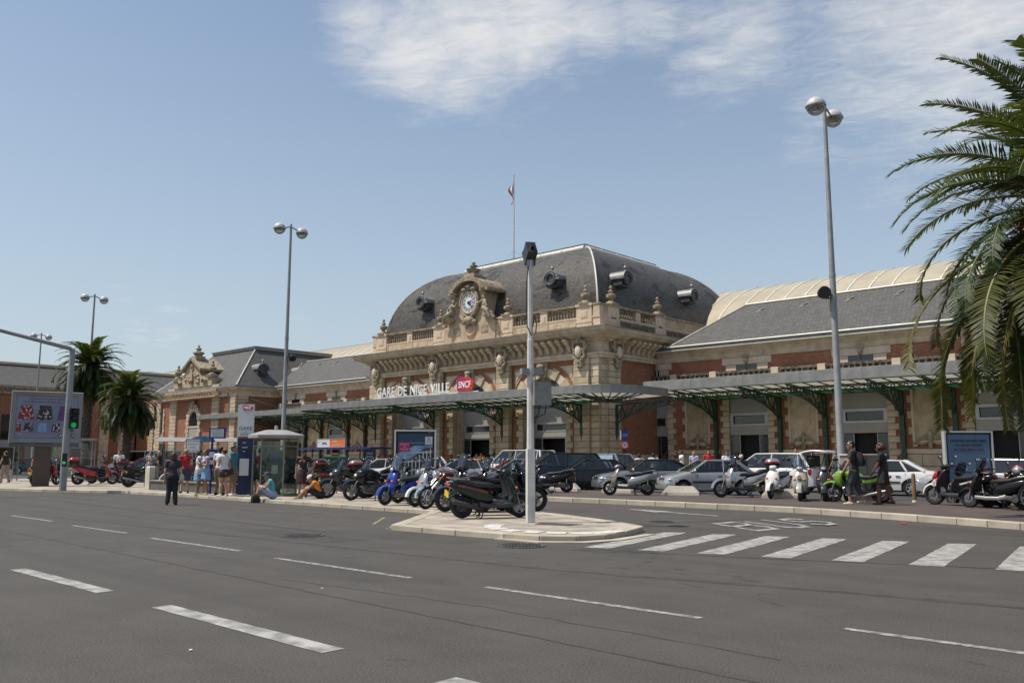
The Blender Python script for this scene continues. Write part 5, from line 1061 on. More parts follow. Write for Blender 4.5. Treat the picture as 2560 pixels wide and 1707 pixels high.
t = thing('litter_bin', (-23.35, 25.4, .13), 'translucent light blue rubbish bag hanging from a hoop on a post', 'litter bin'); b = MB(); b.tube([(0, .28, 0), (0, .28, 1.25)], .035, 8); b.torus((0, 0, 1.1), .24, .02, 'z', 20, 6); b.build('hoop_post', STEEL, t); b = MB(); b.lathe([(.25, 1.12), (.24, 1.0), (.235, .7), (.25, .4), (.22, .22), (.1, .15), (.02, .16)], n=16); rr = [Vector((random.uniform(-.015, .015), random.uniform(-.015, .015), 0)) for v in b.v]; b.v = [v+r for v, r in zip(b.v, rr)]; b.build('bag', M('blue_bag', (.12, .30, .42), .25, .2, 9, .5, 12, trans=.3), t)
# ---- bus shelters on the far left
def shelter(x, y, w, rz, label, arch):
    t = thing('bus_shelter', (x, y, .10), label, 'bus shelter', rz=rz); b = MB()
    for u in (-w, 0, w): b.cb(u, .6, 1.15, .06, .06, 2.3); b.cb(u, -.5, 1.15, .05, .05, 2.3)
    for z in (.3, 1.3): b.bar((-w, .6, z), (w, .6, z), .03, .04)
    b.build('frame', STEEL, t)
    for a, c in ((-w, 0), (0, w)): piece('glass_pane', t, a+.04, .59, .32, c-.04, .605, 2.15, BG, .003)
    piece('glass_pane', t, -w-.01, -.45, .32, -w+.01, .55, 2.15, BG, .003)
    b = MB(); b.box(-w-.2, -.9, 2.3, w+.2, .8, 2.42) if not arch else b.rings([[(u, -.9+1.8*k/8, 2.3+.26*sin(pi*k/8)+dz) for k in range(9)] for u in (-w-.2, w+.2) for dz in ((0,))], 0, True, False, False); o = b.build('roof', M('shelter_roof', (.27, .26, .24), .4, .1), t)
    b = MB(); b.box(-w+.3, .2, .45, w-.3, .5, .5); b.build('bench', STEEL, t)
    if arch: b = MB(); b.prism([(.9*w+.75*cos(pi*k/10), 2.3+.34*sin(pi*k/10)) for k in range(11)], -.94, -.9, lambda u, v, d: (u-.8*w, d, v)); b.build('arch_panel', M('arch_blue', (.06, .2, .38), .4, .3, 6), t)
    return t
shelter(-53.3, 18.6, 2.0, radians(60), 'glass bus shelter with a pale flat roof at the left edge behind the poster board', False)
shelter(-50.5, 26.0, 2.2, radians(55), 'bus shelter with an arched roof and blue end panel behind the red scooter', True)
t = thing('pigeon', (-20.6, 24.2, .13), 'dark pigeon walking on the forecourt kerb', 'pigeon', rz=radians(200)); b = MB(); b.ell((0, 0, .13), (.13, .065, .07)); b.ell((.13, 0, .2), (.035, .03, .035)); b.cap2((.08, 0, .15), (.12, 0, .2), .04, .03); b.rings([[(-.1, -.04, .13), (-.1, .04, .13), (-.1, .04, .11), (-.1, -.04, .11)], [(-.26, -.05, .09), (-.26, .05, .09), (-.26, .05, .08), (-.26, -.05, .08)]], 0, False); b.build('body', M('pigeon_grey', (.045, .045, .05), .7, .4, 18), t); b = MB()
for s in (-.025, .025): b.tube([(.0, s, .08), (.01, s, .01)], .008, 5); b.cb(.03, s, .008, .05, .03, .012)
b.build('leg', M('pigeon_leg', (.35, .08, .06), .7), t); b = MB(); b.tube([(.16, 0, .2), (.195, 0, .192)], [.01, .003], 5); b.build('beak', BLACK, t)
# ================================================================ palms
def leafmat(name, a, b_, rough=.5):
    m = bpy.data.materials.new(name); m.use_nodes = True; t = NT(m.node_tree); b = t.n['Principled BSDF']; oc = t.new('ShaderNodeTexCoord').outputs['Object']; r = t.new('ShaderNodeObjectInfo').outputs['Random']
    c = t.mix(t.ramp(t.noise(oc, 2.2, 4), .3, .7), a, b_); c = t.mix(t.ramp(r, .5, 1, 0, .55), c, tuple(x*y for x, y in zip(b_, (1.9, 1.25, .7))))
    t.l.new(c, b.inputs['Base Color']); b.inputs['Roughness'].default_value = rough; b.inputs['Specular IOR Level'].default_value = .4
    tr = t.new('ShaderNodeBsdfTranslucent'); t.l.new(t.mix(.5, c, (.25, .3, .03)), tr.inputs[0]); mx = t.new('ShaderNodeMixShader', i_0=.22); t.l.new(b.outputs[0], mx.inputs[1]); t.l.new(tr.outputs[0], mx.inputs[2]); t.l.new(mx.outputs[0], t.n['Material Output'].inputs[0]); return m
FROND = leafmat('palm_leaf', (.013, .034, .009), (.038, .072, .014)); RACH = M('palm_rachis', (.16, .15, .05), .6, .2, 5); TRUNK = M('palm_trunk', (.10, .075, .05), .95, .4, 6, .5, 20); DEADF = leafmat('dry_palm_leaf', (.10, .075, .03), (.16, .12, .045), .8)
def frond_mesh(L, e0, bend, seed, npair=72, ll=.46, bare=.12, mats=None):
    wk = .026 if npair > 70 else .048
    rnd = random.Random(seed); P = []; a = radians(e0); x = z = 0.; N = 24; ds = L/N; side = rnd.uniform(-.12, .12)
    for k in range(N+1):
        P.append(Vector((x, side*L*(k/N)**2, z))); a = max(radians(-88), a-radians(bend)*(.25+1.5*k/N)/N); x += ds*cos(a); z += ds*sin(a)
    b = MB(); b.tube(P, [.045*L/4*(1-.85*k/N) for k in range(N+1)], 5, 1)
    for i in range(npair):
        s = bare+(1-bare)*(i+.5)/npair; f = s*N; k = min(N-1, int(f)); p = P[k].lerp(P[k+1], f-k); t = (P[k+1]-P[k]).normalized(); sd = t.cross(Vector((0, 0, 1))); sd = sd.normalized() if sd.length > .05 else Vector((0, 1, 0)); upv = sd.cross(t)
        l = ll*(.35+.65*sin(pi*min(1, .18+s*.9)))*rnd.uniform(.88, 1.1); w = wk*L/4
        for sg in (-1, 1):
            fw_ = rnd.uniform(.12, .34)+.6*s; d = (sd*sg*1.0+t*fw_+upv*rnd.uniform(.12, .42)).normalized(); dr = Vector((0, 0, -1))*l*rnd.uniform(.08, .22); q = p+d*l*.5+dr*.25; e = p+d*l+dr; wv = (t*.8+upv*.25)*w
            b.add([p-wv*.6, p+wv*.6, q+wv, q-wv, e], [(0, 1, 2, 3), (3, 2, 4)], 0)
    return b.mesh('frond', mats or [FROND, RACH])
def palm(x, y, z0, hc, L, label, seed, n=78, trunk_r=.38, fruit=True, hang=24, npair=72, skirt=True):
    rnd = random.Random(seed); t = thing('palm_tree', (x, y, z0), label, 'palm tree', 'date palms in front of the station'); H = hc-z0
    b = MB(); b.lathe([(trunk_r*1.35, 0), (trunk_r*1.05, .5), (trunk_r*.9, H*.4), (trunk_r, H*.75), (trunk_r*1.5, H-.5), (trunk_r*1.3, H), (trunk_r*.5, H+.35)], n=14)
    k = 0; z = .3
    while z < H-.1:
        a = k*2.399; r = trunk_r*(1.0+.5*max(0, (z-H*.7)/(H*.3))); c, s = cos(a), sin(a); b.add([(r*.9*c-.13*s, r*.9*s+.13*c, z), (r*.9*c+.13*s, r*.9*s-.13*c, z), (r*.88*c, r*.88*s, z+.18), ((r+.07)*c, (r+.07)*s, z+.12)], [(0, 1, 3), (1, 2, 3), (2, 0, 3)], 0); z += .035 if trunk_r > .3 else .05; k += 1
    b.build('trunk', TRUNK, t)
    V = {}
    for i in range(n):
        q = (i+.5)/n; e = 82-125*q**1.0+rnd.uniform(-7, 7); cls = int((e+50)//14)
        key = (cls, i % 2)
        if key not in V: V[key] = frond_mesh(L*rnd.uniform(.93, 1.05), cls*14-43, ((46 if cls > 6 else 62 if cls > 4 else 84) if L > 4 else 84)+.35*max(0, 60-abs(cls*14-43-20)), seed*50+cls*2+i % 2, npair, L*.17)
        o = link('frond', V[key], t, (0, 0, H+.12-.35*q), i*2.39996+rnd.uniform(-.1, .1)); s = rnd.uniform(.88, 1.07); o.scale = (s, s, s); o.rotation_euler.x = rnd.uniform(-.12, .12)
    lowm = [leafmat('palm_leaf_low', (.030, .045, .010), (.085, .085, .018)), RACH] if L > 4 else None
    hm = [frond_mesh(L*(1.05 if L < 4 else 1.22), -8-16*k, 84, seed*77+k, npair, L*.155, .2, lowm) for k in range(3)]
    for i in range(hang):
        o = link('frond', hm[i % 3], t, (0, 0, H-.35-.02*(i % 7)), i*2.39996+.7+rnd.uniform(-.15, .15)); s = rnd.uniform(.8, 1.08); o.scale = (s, s, s)
    if skirt:
        dm_ = frond_mesh(L*.8, -50, 50, seed+5, npair//2, L*.07, .25, [DEADF, RACH])
        for i in range(10): o = link('frond', dm_, t, (0, 0, H-.6), i*.63+rnd.uniform(-.2, .2)); o['label'] = 'dry brown hanging frond'
    if fruit:
        for c in range(5):
            b = MB(); a = (3.55, 4.0, 4.5, 1.2, 5.6)[c]
            for i in range(260):
                u = rnd.random(); p = Vector((cos(a)*(.7+.95*u), sin(a)*(.7+.95*u), H+.1-.75*u*u))+Vector([rnd.gauss(0, .15) for _ in range(3)]); b.lathe([(.004, -.03), (.026, 0), (.004, .03)], p, 5)
            for i in range(22): b.tube([(cos(a)*.2, sin(a)*.2, H+.15), (cos(a)*.7+rnd.gauss(0, .12), sin(a)*.7+rnd.gauss(0, .12), H+.1), (cos(a)*1.55+rnd.gauss(0, .15), sin(a)*1.55+rnd.gauss(0, .15), H-.55+rnd.gauss(0, .12))], .009, 4)
            b.build('fruit_cluster', M('date_orange', (.42, .14, .015), .6, .3, 9), t)
    return t
palm(-3.28, 22.9, .13, 7.25, 4.75, 'large date palm with orange fruit at the right edge of the view', 3, 104, .42, True, 46, 100)
palm(-68.7, 26.1, .10, 8.3, 3.0, 'taller left date palm behind the twin globe lamp', 11, 96, .3, False, 34, 64)
palm(-62.6, 26.6, .10, 5.6, 2.8, 'shorter left date palm with its trunk in front of the far brick wing', 17, 92, .27, False, 34, 64)
# ================================================================ cars
def paint(name, col, metal=.0, rough=.28): return M(name, col, rough, .03, 2, metal=metal, rv=.01, coat=.7 if max(col) > .1 else .35, spec=.5 if max(col) > .1 else .3)
HEADL = M('headlight_glass', (.55, .57, .58), .08, .15, 12, metal=.4, coat=1.); TRIM = M('dark_trim', (.03, .03, .032), .55, .1)
CK = {   # L, W, H, front axle, rear axle, wheel r, hood/belt line, windscreen base, roof front, roof rear, rear base, sill
 'hatch': (3.74, 1.64, 1.42, 1.20, -1.24, .285, [(1.87, .50), (1.80, .66), (1.62, .76), (.92, .93), (-1.2, .97), (-1.62, .95), (-1.80, .86), (-1.86, .55)], .88, .12, -1.05, -1.66),
 'sedan': (4.55, 1.76, 1.43, 1.42, -1.25, .31, [(2.27, .48), (2.2, .68), (1.95, .78), (1.02, .93), (-1.2, .98), (-1.75, 1.0), (-2.15, .96), (-2.27, .6)], .95, .18, -.98, -1.72),
 'wagon': (4.6, 1.76, 1.48, 1.42, -1.25, .31, [(2.29, .48), (2.22, .68), (1.95, .8), (1.02, .95), (-1.5, 1.0), (-2.1, .98), (-2.25, .85), (-2.3, .6)], .95, .25, -1.75, -2.15),
 'mpv': (4.6, 1.82, 1.72, 1.42, -1.38, .32, [(2.3, .52), (2.22, .76), (1.9, .92), (1.25, 1.06), (-1.6, 1.08), (-2.15, 1.06), (-2.25, .95), (-2.3, .6)], 1.32, .38, -1.7, -2.18),
 'van': (4.75, 1.86, 1.95, 1.55, -1.4, .33, [(2.37, .55), (2.32, .82), (2.05, 1.0), (1.55, 1.14), (-1.7, 1.16), (-2.2, 1.15), (-2.34, 1.0), (-2.37, .6)], 1.6, .8, -2.05, -2.28),
 'coupe': (4.2, 1.75, 1.28, 1.30, -1.2, .31, [(2.1, .45), (2.0, .62), (1.75, .72), (.72, .86), (-1.0, .9), (-1.6, .9), (-2.0, .84), (-2.1, .55)], .68, -.1, -.65, -1.5)}
def lerpl(P, x):
    P = sorted(P)
    if x <= P[0][0]: return P[0][1]
    for (a, b), (c, d) in zip(P[:-1], P[1:]):
        if x <= c: return b+(d-b)*(x-a)/(c-a)
    return P[-1][1]
def wheel(parent, x, y, r, rimm, n5=5, w=.19, name='wheel'):
    o = bpy.data.objects.new(name, None)
    b = MB(); s = 1 if y > 0 else -1
    b.lathe([(r*.62, -w/2), (r*.93, -w/2), (r, -w*.36), (r, w*.36), (r*.93, w/2), (r*.62, w/2)], (0, 0, 0), 28, 0, 'y', False); b.lathe([(.01, -w*.1), (r*.62, -w*.1)], (0, 0, 0), 20, 0, 'y', False)
    t = b.build(name, BLACKR, parent, loc=(x, y, r))
    q = MB(); yy = s*w/2
    q.torus((0, yy*.92, 0), r*.63, r*.05, 'y', 26, 6)
    for k in range(n5):
        a = 2*pi*k/n5+.3; q.rings([[(cos(a)*u-sin(a)*v, yy*dd, sin(a)*u+cos(a)*v) for v, dd in ((-wd, .6), (wd, .6), (wd*.7, .88), (-wd*.7, .88))] for u, wd in ((r*.08, r*.16), (r*.64, r*.13))], 0, False)
    q.lathe([(r*.17, .0), (r*.15, yy*.9), (.01, yy*.95)], (0, 0, 0), 14, 0, 'y'); q.lathe([(.01, yy*.35), (r*.6, yy*.4)], (0, 0, 0), 20, 1, 'y', False)
    q.build('rim', [rimm, BLACK], t); return t
RIMM = M('alloy_rim', (.52, .52, .51), .35, .06, 3, metal=.7)
def car(kind, x, y, rz, pm, label, z0=.004, dark_roof=False, hatch_open=False, doors=4, plate='', group='cars and vans parked on the forecourt'):
    L, Wd, H, xf, xr, r, belt, xw, x1, x2, x3 = CK[kind]; hw = Wd/2; rnd = random.Random(label)
    t = thing({'van': 'parked_van', 'mpv': 'parked_car'}.get(kind, 'parked_car'), (x, y, z0), label, 'van' if kind == 'van' else 'car', group, radians(rz))
    Ra = r+.065; xs = sorted(set([round(-L/2+L*k/46, 3) for k in range(47)]+[round(c+Ra*cos(pi*k/8), 3) for c in (xf, xr) for k in range(9)]))
    rs = []
    for u in xs:
        e = max(0, (abs(u)-L*.36)/(L*.14)); w = hw*(1-.20*e*e) ; zb = lerpl(belt, u); zs = .2+.12*max(0, e-.5)
        for c in (xf, xr):
            if abs(u-c) < Ra: zs = max(zs, r+sqrt(max(0, Ra*Ra-(u-c)**2)))
        zs = min(zs, zb-.08); zm = max(.52, zs+.02); zm = min(zm, zb-.05)
        half = [(0, zs), (w*.80, zs), (w*.965, zs+.03), (w, zm), (w*.985, max(zb-.13, zm+.01)), (w*.93, max(zb-.035, zm+.015)), (w*.78, zb), (0, zb+.025)]
        rs.append([(u, p, q) for p, q in half]+[(u, -p, q) for p, q in half[-2:0:-1]])
    b = MB(); b.rings(rs, 0, True); b.build('body', pm, t)
    b = MB()
    for c in (xf, xr): b.box(c-Ra-.05, -hw*.9, .22, c+Ra+.05, hw*.9, r+Ra*.7)
    b.box(-L*.42, -hw*.8, .16, L*.42, hw*.8, .24); b.build('underbody', BLACK, t)
    wb, wt = hw*.90, hw*.70; zb0 = lambda u: lerpl(belt, u)-.01; HR = H-.05
    P = lambda u, sg, top: Vector((u, sg*(wt if top else wb), HR if top else zb0(u)))
    def screen(name, xa, xb_, bulge):
        q = MB(); q.rings([[(xx+bulge*(1-(v/6-1)**2 if v <= 12 else 0)*1.0, ww*(v/6-1), zz+.02*(1-(v/6-1)**2)) for v in range(13)] for xx, ww, zz in ((xa, wb, zb0(xa)), ((xa+xb_)/2+bulge*.4, (wb+wt)/2*1.01, (zb0(xa)+HR)/2+.02), (xb_, wt, HR))], 0, True, False, False); return q.build(name, CARGLASS, t)
    screen('windscreen', xw, x1, .07)
    if hatch_open:
        q = MB(); q.rings([[(x2-1.15*k/6, wt*(v/3-1)*1.08, HR+.12*sin(k/6*2.6)+.06-.02*k/6) for v in range(7)] for k in range(7)], 0, True, False, False); o = q.build('tailgate', pm, t); sm = o.modifiers.new('s', 'SOLIDIFY'); sm.thickness = .07
        q = MB(); q.tube([(x3+.1, wb*.9, 1.15), (x2-.6, wt, HR+.05)], .02, 6); q.tube([(x3+.1, -wb*.9, 1.15), (x2-.6, -wt, HR+.05)], .02, 6); q.build('gas_strut', BLACK, t)
        q = MB(); q.box(x3+.15, -wb*.85, .8, x2, wb*.85, HR-.06); q.build('boot_interior', DARK, t)
    else: screen('rear_window', x3, x2, -.05)
    q = MB(); n = 8; sl_ = [(x1+(x2-x1)*k/n, H-.045*(2*k/n-1)**2-.0) for k in range(n+1)]
    q.rings([[(u, (wt+.02)*v, HR-.03+(z-HR+.03)*(1-abs(v)**2.6)) for v in (-1, -.9, -.7, -.4, 0, .4, .7, .9, 1)]+[(u, (wt-.03)*v, HR-.06) for v in (.9, -.9)] for u, z in sl_], 0, True); q.build('roof', BLACK if dark_roof else pm, t)
    nd = [xw-.02]; xm = x1+(x2-x1)*(.38 if doors == 4 else .55)
    for sg in (1, -1):
        bp_ = lambda fr: (xw+(x3-xw)*fr); q = MB()
        edges = [(xw+.02, x1+.02), (xm+.05, xm), ((x2+x3)/2+.25 if kind not in ('coupe',) else x3+.35, x2+.12), (x3-.01, x2-.02)] if doors == 4 else [(xw+.02, x1+.02), (xm+.05, xm), (x3-.01, x2-.02)]
        for k, (ub, ut) in enumerate(edges):
            wd = (.07, .075, .075, .11)[k] if k < len(edges)-1 else .13
            a_, c_ = P(ub, sg, 0), P(ut, sg, 1); q.bar(a_+Vector((0, sg*.012, -.02)), c_+Vector((0, sg*.012, .0)), .035, wd) if k in (1, 2) else q.tube([a_+Vector((0, sg*.005, -.02)), c_+Vector((0, 0, .0))], wd*.5, 8, 0, True)
        q.build('pillar', pm if not (dark_roof and sg) else BLACK, t)
        for (ub, ut), (vb, vt) in zip(edges[:-1], edges[1:]):
            q = MB(); pts = [P(ub, sg, 0), P(vb, sg, 0), P(vt, sg, 1), P(ut, sg, 1)]; q.add(pts, [(0, 1, 2, 3)]); q.build('side_window', CARGLASS, t)
        q = MB(); q.bar(P(xw, sg, 0)+Vector((0, sg*.01, 0)), P(x3, sg, 0)+Vector((0, sg*.01, 0)), .02, .025); q.build('window_seal', BLACK, t)
        q = MB(); q.tube([P(x1, sg, 1)+Vector((0, sg*.01, .0)), P((x1+x2)/2, sg, 1)+Vector((0, sg*.015, .012)), P(x2, sg, 1)+Vector((0, sg*.01, 0))], .028, 6); q.build('roof_rail', pm if not dark_roof else BLACK, t)
        q = MB(); q.ell((xw-.12, sg*(hw+.06), zb0(xw)+.06), (.06, .11, .075)); q.bar((xw-.1, sg*(wb), zb0(xw)), (xw-.12, sg*(hw+.02), zb0(xw)+.04), .04, .03); q.build('mirror', pm if rnd.random() < .4 else BLACK, t)
        q = MB(); zz = .5; q.box(xr+Ra+.03, sg*hw-.012*sg if sg > 0 else sg*hw-.004, zz, xf-Ra-.03, sg*hw+.010 if sg > 0 else sg*hw+.012, zz+.07); q.build('side_moulding', TRIM, t)
        q = MB()
        for u in ([xw-.25, xm+.05, xr+Ra*.55] if doors == 4 else [xw-.25, xm+.05]): q.box(u-.005, sg*hw-.03, .30 if abs(u-xr) > Ra+.02 else .75, u+.005, sg*(hw*.985)+.006*sg, zb0(u)-.06)
        q.build('door_gap', BLACK, t)
        for u in ([xm+.14, xr+Ra+.02] if doors == 4 else [xm+.14]): q = MB(); q.box(u, sg*hw-.01, zb0(u)-.2, u+.16, sg*hw+.02, zb0(u)-.165) if sg > 0 else q.box(u, sg*hw-.02, zb0(u)-.2, u+.16, sg*hw+.01, zb0(u)-.165); q.build('door_handle', TRIM, t)
        zh = lerpl(belt, L/2-.18)-.10; q = MB(); q.ell((L/2-.20, sg*(hw*.70), zh), (.15, .20, .085)); q.build('headlight', HEADL, t)
        q = MB(); q.ell((L/2-.33, sg*(hw*.885), zh-.01), (.10, .05, .06)); q.build('indicator', ORANGE if rnd.random() < .3 else HEADL, t)
        q = MB(); zt_ = lerpl(belt, -L/2+.12)-.14; q.ell((-L/2+.16, sg*hw*.80, zt_), (.13, .10, .14)) if kind not in ('van', 'mpv', 'hatch') else q.ell((-L/2+.14, sg*hw*.84, zt_+.02), (.10, .07, .2)); q.build('tail_light', RED, t)
        for u in (xf, xr): wheel(t, u, sg*(hw-.11), r, RIMM, rnd.choice((5, 6, 7)))
    for sx in (1, -1):
        q = MB(); q.rings([[(sx*(L/2-.03-.17*abs(v)**3), hw*.86*v, z) for v in [k/5-1 for k in range(11)]]+[(sx*(L/2-.16-.15*abs(v)**3), hw*.86*v, z) for v in [1-k/5 for k in range(11)]] for z in (.27, .32, .5, .54)], 0, True); q.build('bumper', pm, t)
        q = MB(); q.cb(sx*(L/2-.012), 0, .42, .02, .5, .11); q.build('licence_plate', WHITE if sx > 0 else YELLOWP, t)
    q = MB()
    for k in range(4): q.cb(L/2-.05-.01*k, 0, .57+.035*k, .05, .62-.03*k, .016)
    q.cb(L/2-.10, 0, .61, .06, .66, .14); q.cb(L/2-.03, 0, .335, .03, .9, .07); q.build('grille', BLACK, t)
    q = MB(); q.ell((L/2-.05, 0, .70), (.02, .05, .04)); q.build('bonnet_badge', CHROME, t)
    q = MB()
    for sg in (1, -1): q.ell((xw-.75, sg*.36, 1.0), (.12, .2, .3)); q.ell((xw-.78, sg*.36, 1.32 if H > 1.6 else 1.18), (.06, .1, .12))
    q.torus((xw-.42, .36, zb0(xw)+.02), .17, .016, 'x', 18, 5); q.build('seats', BLACK, t)
    q = MB(); q.box(x3+.15, -wb*.86, lerpl(belt, x2)+.02, xw-.1, wb*.86, lerpl(belt, x2)+.05); q.build('cabin_floor', BLACK, t)
    q = MB(); q.tube([(x2+.3, 0, H-.02), (x2+.05, 0, H+.3)], .006, 5); q.build('aerial', BLACK, t)
    return t
SILV = paint('silver_paint', (.46, .455, .44), .55); SILV2 = paint('grey_silver_paint', (.30, .31, .315), .6); CBLK = paint('black_paint', (.007, .008, .012)); CNAVY = paint('navy_paint', (.012, .016, .035), .2); CWHT = paint('white_car_paint', (.72, .71, .69)); CRED = paint('red_car_paint', (.42, .022, .02)); CGRN = paint('dark_green_paint', (.012, .03, .022)); CBEI = paint('beige_paint', (.46, .43, .35)); COLV = paint('grey_olive_paint', (.16, .165, .13), .3)
car('hatch', -18.15, 30.85, -128, SILV, 'silver hatchback parked nose to the kerb, nearest of the parked cars', doors=2)
car('sedan', -21.05, 31.0, -130, SILV2, 'grey sedan with a dark roof behind the small grey scooter', dark_roof=True)
car('sedan', -23.6, 30.3, -136, CBLK, 'black sedan between the grey sedan and the navy people carrier')
car('mpv', -26.3, 31.3, -128, CNAVY, 'navy people carrier parked behind the white mast')
car('sedan', -28.9, 31.4, -132, SILV2, 'silver grey sedan seen just left of the white mast')
car('hatch', -31.9, 30.2, -128, SILV, 'silver car half hidden behind the blue poster panel')
car('hatch', -31.9, 34.2, -140, CRED, 'red hatchback whose roof shows left of the white mast')
car('van', -35.3, 38.6, 182, CWHT, 'white minibus at the kerb behind the red hatchback')
car('mpv', -18.5, 37.3, 180, CWHT, 'white people carrier with its tailgate open', hatch_open=True)
car('sedan', -13.3, 36.3, -165, CWHT, 'white sedan with red tail lights beside the electric cabinet')
car('wagon', -34.3, 28.9, -130, CWHT, 'white estate car behind the blue scooter'); car('hatch', -36.6, 29.0, -130, CBEI, 'beige hatchback behind the black motorcycle with three spoke wheels')
car('sedan', -39.2, 28.6, -132, CGRN, 'dark green sedan behind the row of motorcycles'); car('hatch', -42.1, 27.9, -128, COLV, 'grey olive hatchback beside the woman in the dark red dress')
car('coupe', -55.8, 25.2, -150, CBLK, 'black coupe behind the low railing'); car('van', -62.3, 29.4, -95, CWHT, 'white pickup style van by the shorter left palm')
car('van', -67.6, 30.0, -120, CWHT, 'white van in front of the far brick wing'); car('hatch', -60.6, 27.3, -150, CRED, 'red car behind the black coupe'); car('hatch', -52.6, 27.2, -140, CRED, 'red hatchback behind the women in blue dresses')
car('wagon', -48.6, 27.4, -135, SILV2, 'grey estate car behind the bus stop'); car('wagon', -9.2, 35.6, 175, SILV, 'silver estate car behind the right poster panel'); car('mpv', -29.0, 38.0, 178, SILV2, 'grey people carrier waiting by the canopy'); car('hatch', -80, 26.6, -150, CNAVY, 'navy hatchback far left by the shelters')
# ================================================================ scooters, motorcycles, bicycles
SEAT = M('seat_vinyl', (.016, .016, .017), .5, .2, 5); SCREEN = thinglass('tinted_screen', (.38, .38, .42), .08, .9); SCREENC = thinglass('clear_screen', (.82, .84, .86), .12, .9); ENG = M('engine_metal', (.10, .10, .10), .5, .25, 10, metal=.6); DKG = M('dark_grey_plastic', (.035, .035, .037), .5, .1)
def wheel2(t, x, r, w, rm, spokes, turn=0., wire=False, z=None):
    c = (0, 0, 0); b = MB(); b.torus(c, r-w*.5, w*.5, 'y', 30, 10, 0, 1.08); ty = b.build('wheel', BLACKR, t, loc=(x, 0, z or r), rz=turn)
    b = MB(); b.torus(c, r-w*.98, w*.16, 'y', 28, 6)
    if wire:
        for k in range(22): a = 2*pi*k/22; s = .03 if k % 2 else -.03; b.bar((.03*cos(a+.6*(1 if k % 4 < 2 else -1)), s, .03*sin(a+.6*(1 if k % 4 < 2 else -1))), ((r-w)*cos(a), 0, (r-w)*sin(a)), .006)
    else:
        for k in range(spokes): a = 2*pi*k/spokes+.4; b.bar((.03*cos(a), 0, .03*sin(a)), ((r-w)*cos(a), 0, (r-w)*sin(a)), .045*r/.25, .05*r/.25)
    b.lathe([(.01, -.06), (.045, -.06), (.045, .06), (.01, .06)], c, 12, 0, 'y'); b.build('rim', rm, ty)
    b = MB(); b.lathe([(r*.26, .06), (r*.42, .06), (r*.42, .066), (r*.26, .066)], c, 20, 0, 'y', False); b.build('brake_disc', STEEL, ty); return ty
def arcfender(b, x, z, r, w, a0, a1, mi=0, n=9):
    b.rings([[(x+q*cos(radians(a0+(a1-a0)*k/n)), v, z+q*sin(radians(a0+(a1-a0)*k/n))) for v, q in ((-w, r-.03), (-w*.8, r+.015), (0, r+.03), (w*.8, r+.015), (w, r-.03), (0, r+.012))] for k in range(n+1)], mi, True)
def bars(t, x, z, w, back, mirror=True, grip=.12, chrome=BLACK):
    b = MB(); b.tube([(x-back, -w, z-.01), (x-back*.5, -w*.6, z+.02), (x, -.06, z), (x, .06, z), (x-back*.5, w*.6, z+.02), (x-back, w, z-.01)], .013, 7); b.build('handlebar', chrome, t)
    for s in (-1, 1):
        b = MB(); b.tube([(x-back*.86, s*(w-grip), z), (x-back, s*w, z-.01)], .019, 8); b.bar((x-back*.6+.06, s*w*.62, z), (x-back+.08, s*w*.95, z-.01), .012); b.build('grip', BLACKR, t)
        if mirror: b = MB(); b.tube([(x-back*.5, s*w*.6, z+.02), (x-back*.5+.04, s*w*.8, z+.14), (x-back*.5+.02, s*w*.92, z+.22)], .008, 6); b.ell((x-back*.5+.02, s*w*.98, z+.25), (.02, .065, .045)); b.build('mirror', BLACK, t); b = MB(); b.ell((x-back*.5+.003, s*w*.98, z+.25), (.012, .055, .036)); b.build('mirror_glass', CHROME, t)
def stand(t, x, h=.26):
    b = MB()
    for s in (-1, 1): b.tube([(x, s*.08, h), (x-.06, s*.13, .02), (x-.12, s*.14, .01)], .014, 6)
    b.bar((x-.03, -.1, .14), (x-.03, .1, .14), .02); b.build('centre_stand', BLACK, t)
def topcase(t, x, z, m, redband=True, s=1.):
    b = MB(); loftz(b, [(z, x, .17*s, .17*s, .6), (z+.04, x, .20*s, .20*s, .6), (z+.17*s, x, .215*s, .215*s, .6)]); b.build('top_case', BLACK, t)
    b = MB(); loftz(b, [(z+.17*s, x, .22*s, .22*s, .6), (z+.22*s, x, .21*s, .21*s, .6), (z+.30*s, x, .15*s, .15*s, .7), (z+.315*s, x, .08*s, .08*s, .8)]); b.build('case_lid', m, t)
    if redband: b = MB(); loftz(b, [(z+.165*s, x, .228*s, .224*s, .6), (z+.215*s, x, .224*s, .218*s, .6)]); b.build('reflector_band', RED, t)
def plate(t, x, z, front=False):
    b = MB(); b.cb(x, 0, z, .012, .20, .14); b.build('licence_plate', YELLOWP if not front else WHITE, t)
GRP2 = 'scooters and motorcycles parked on the pavements'
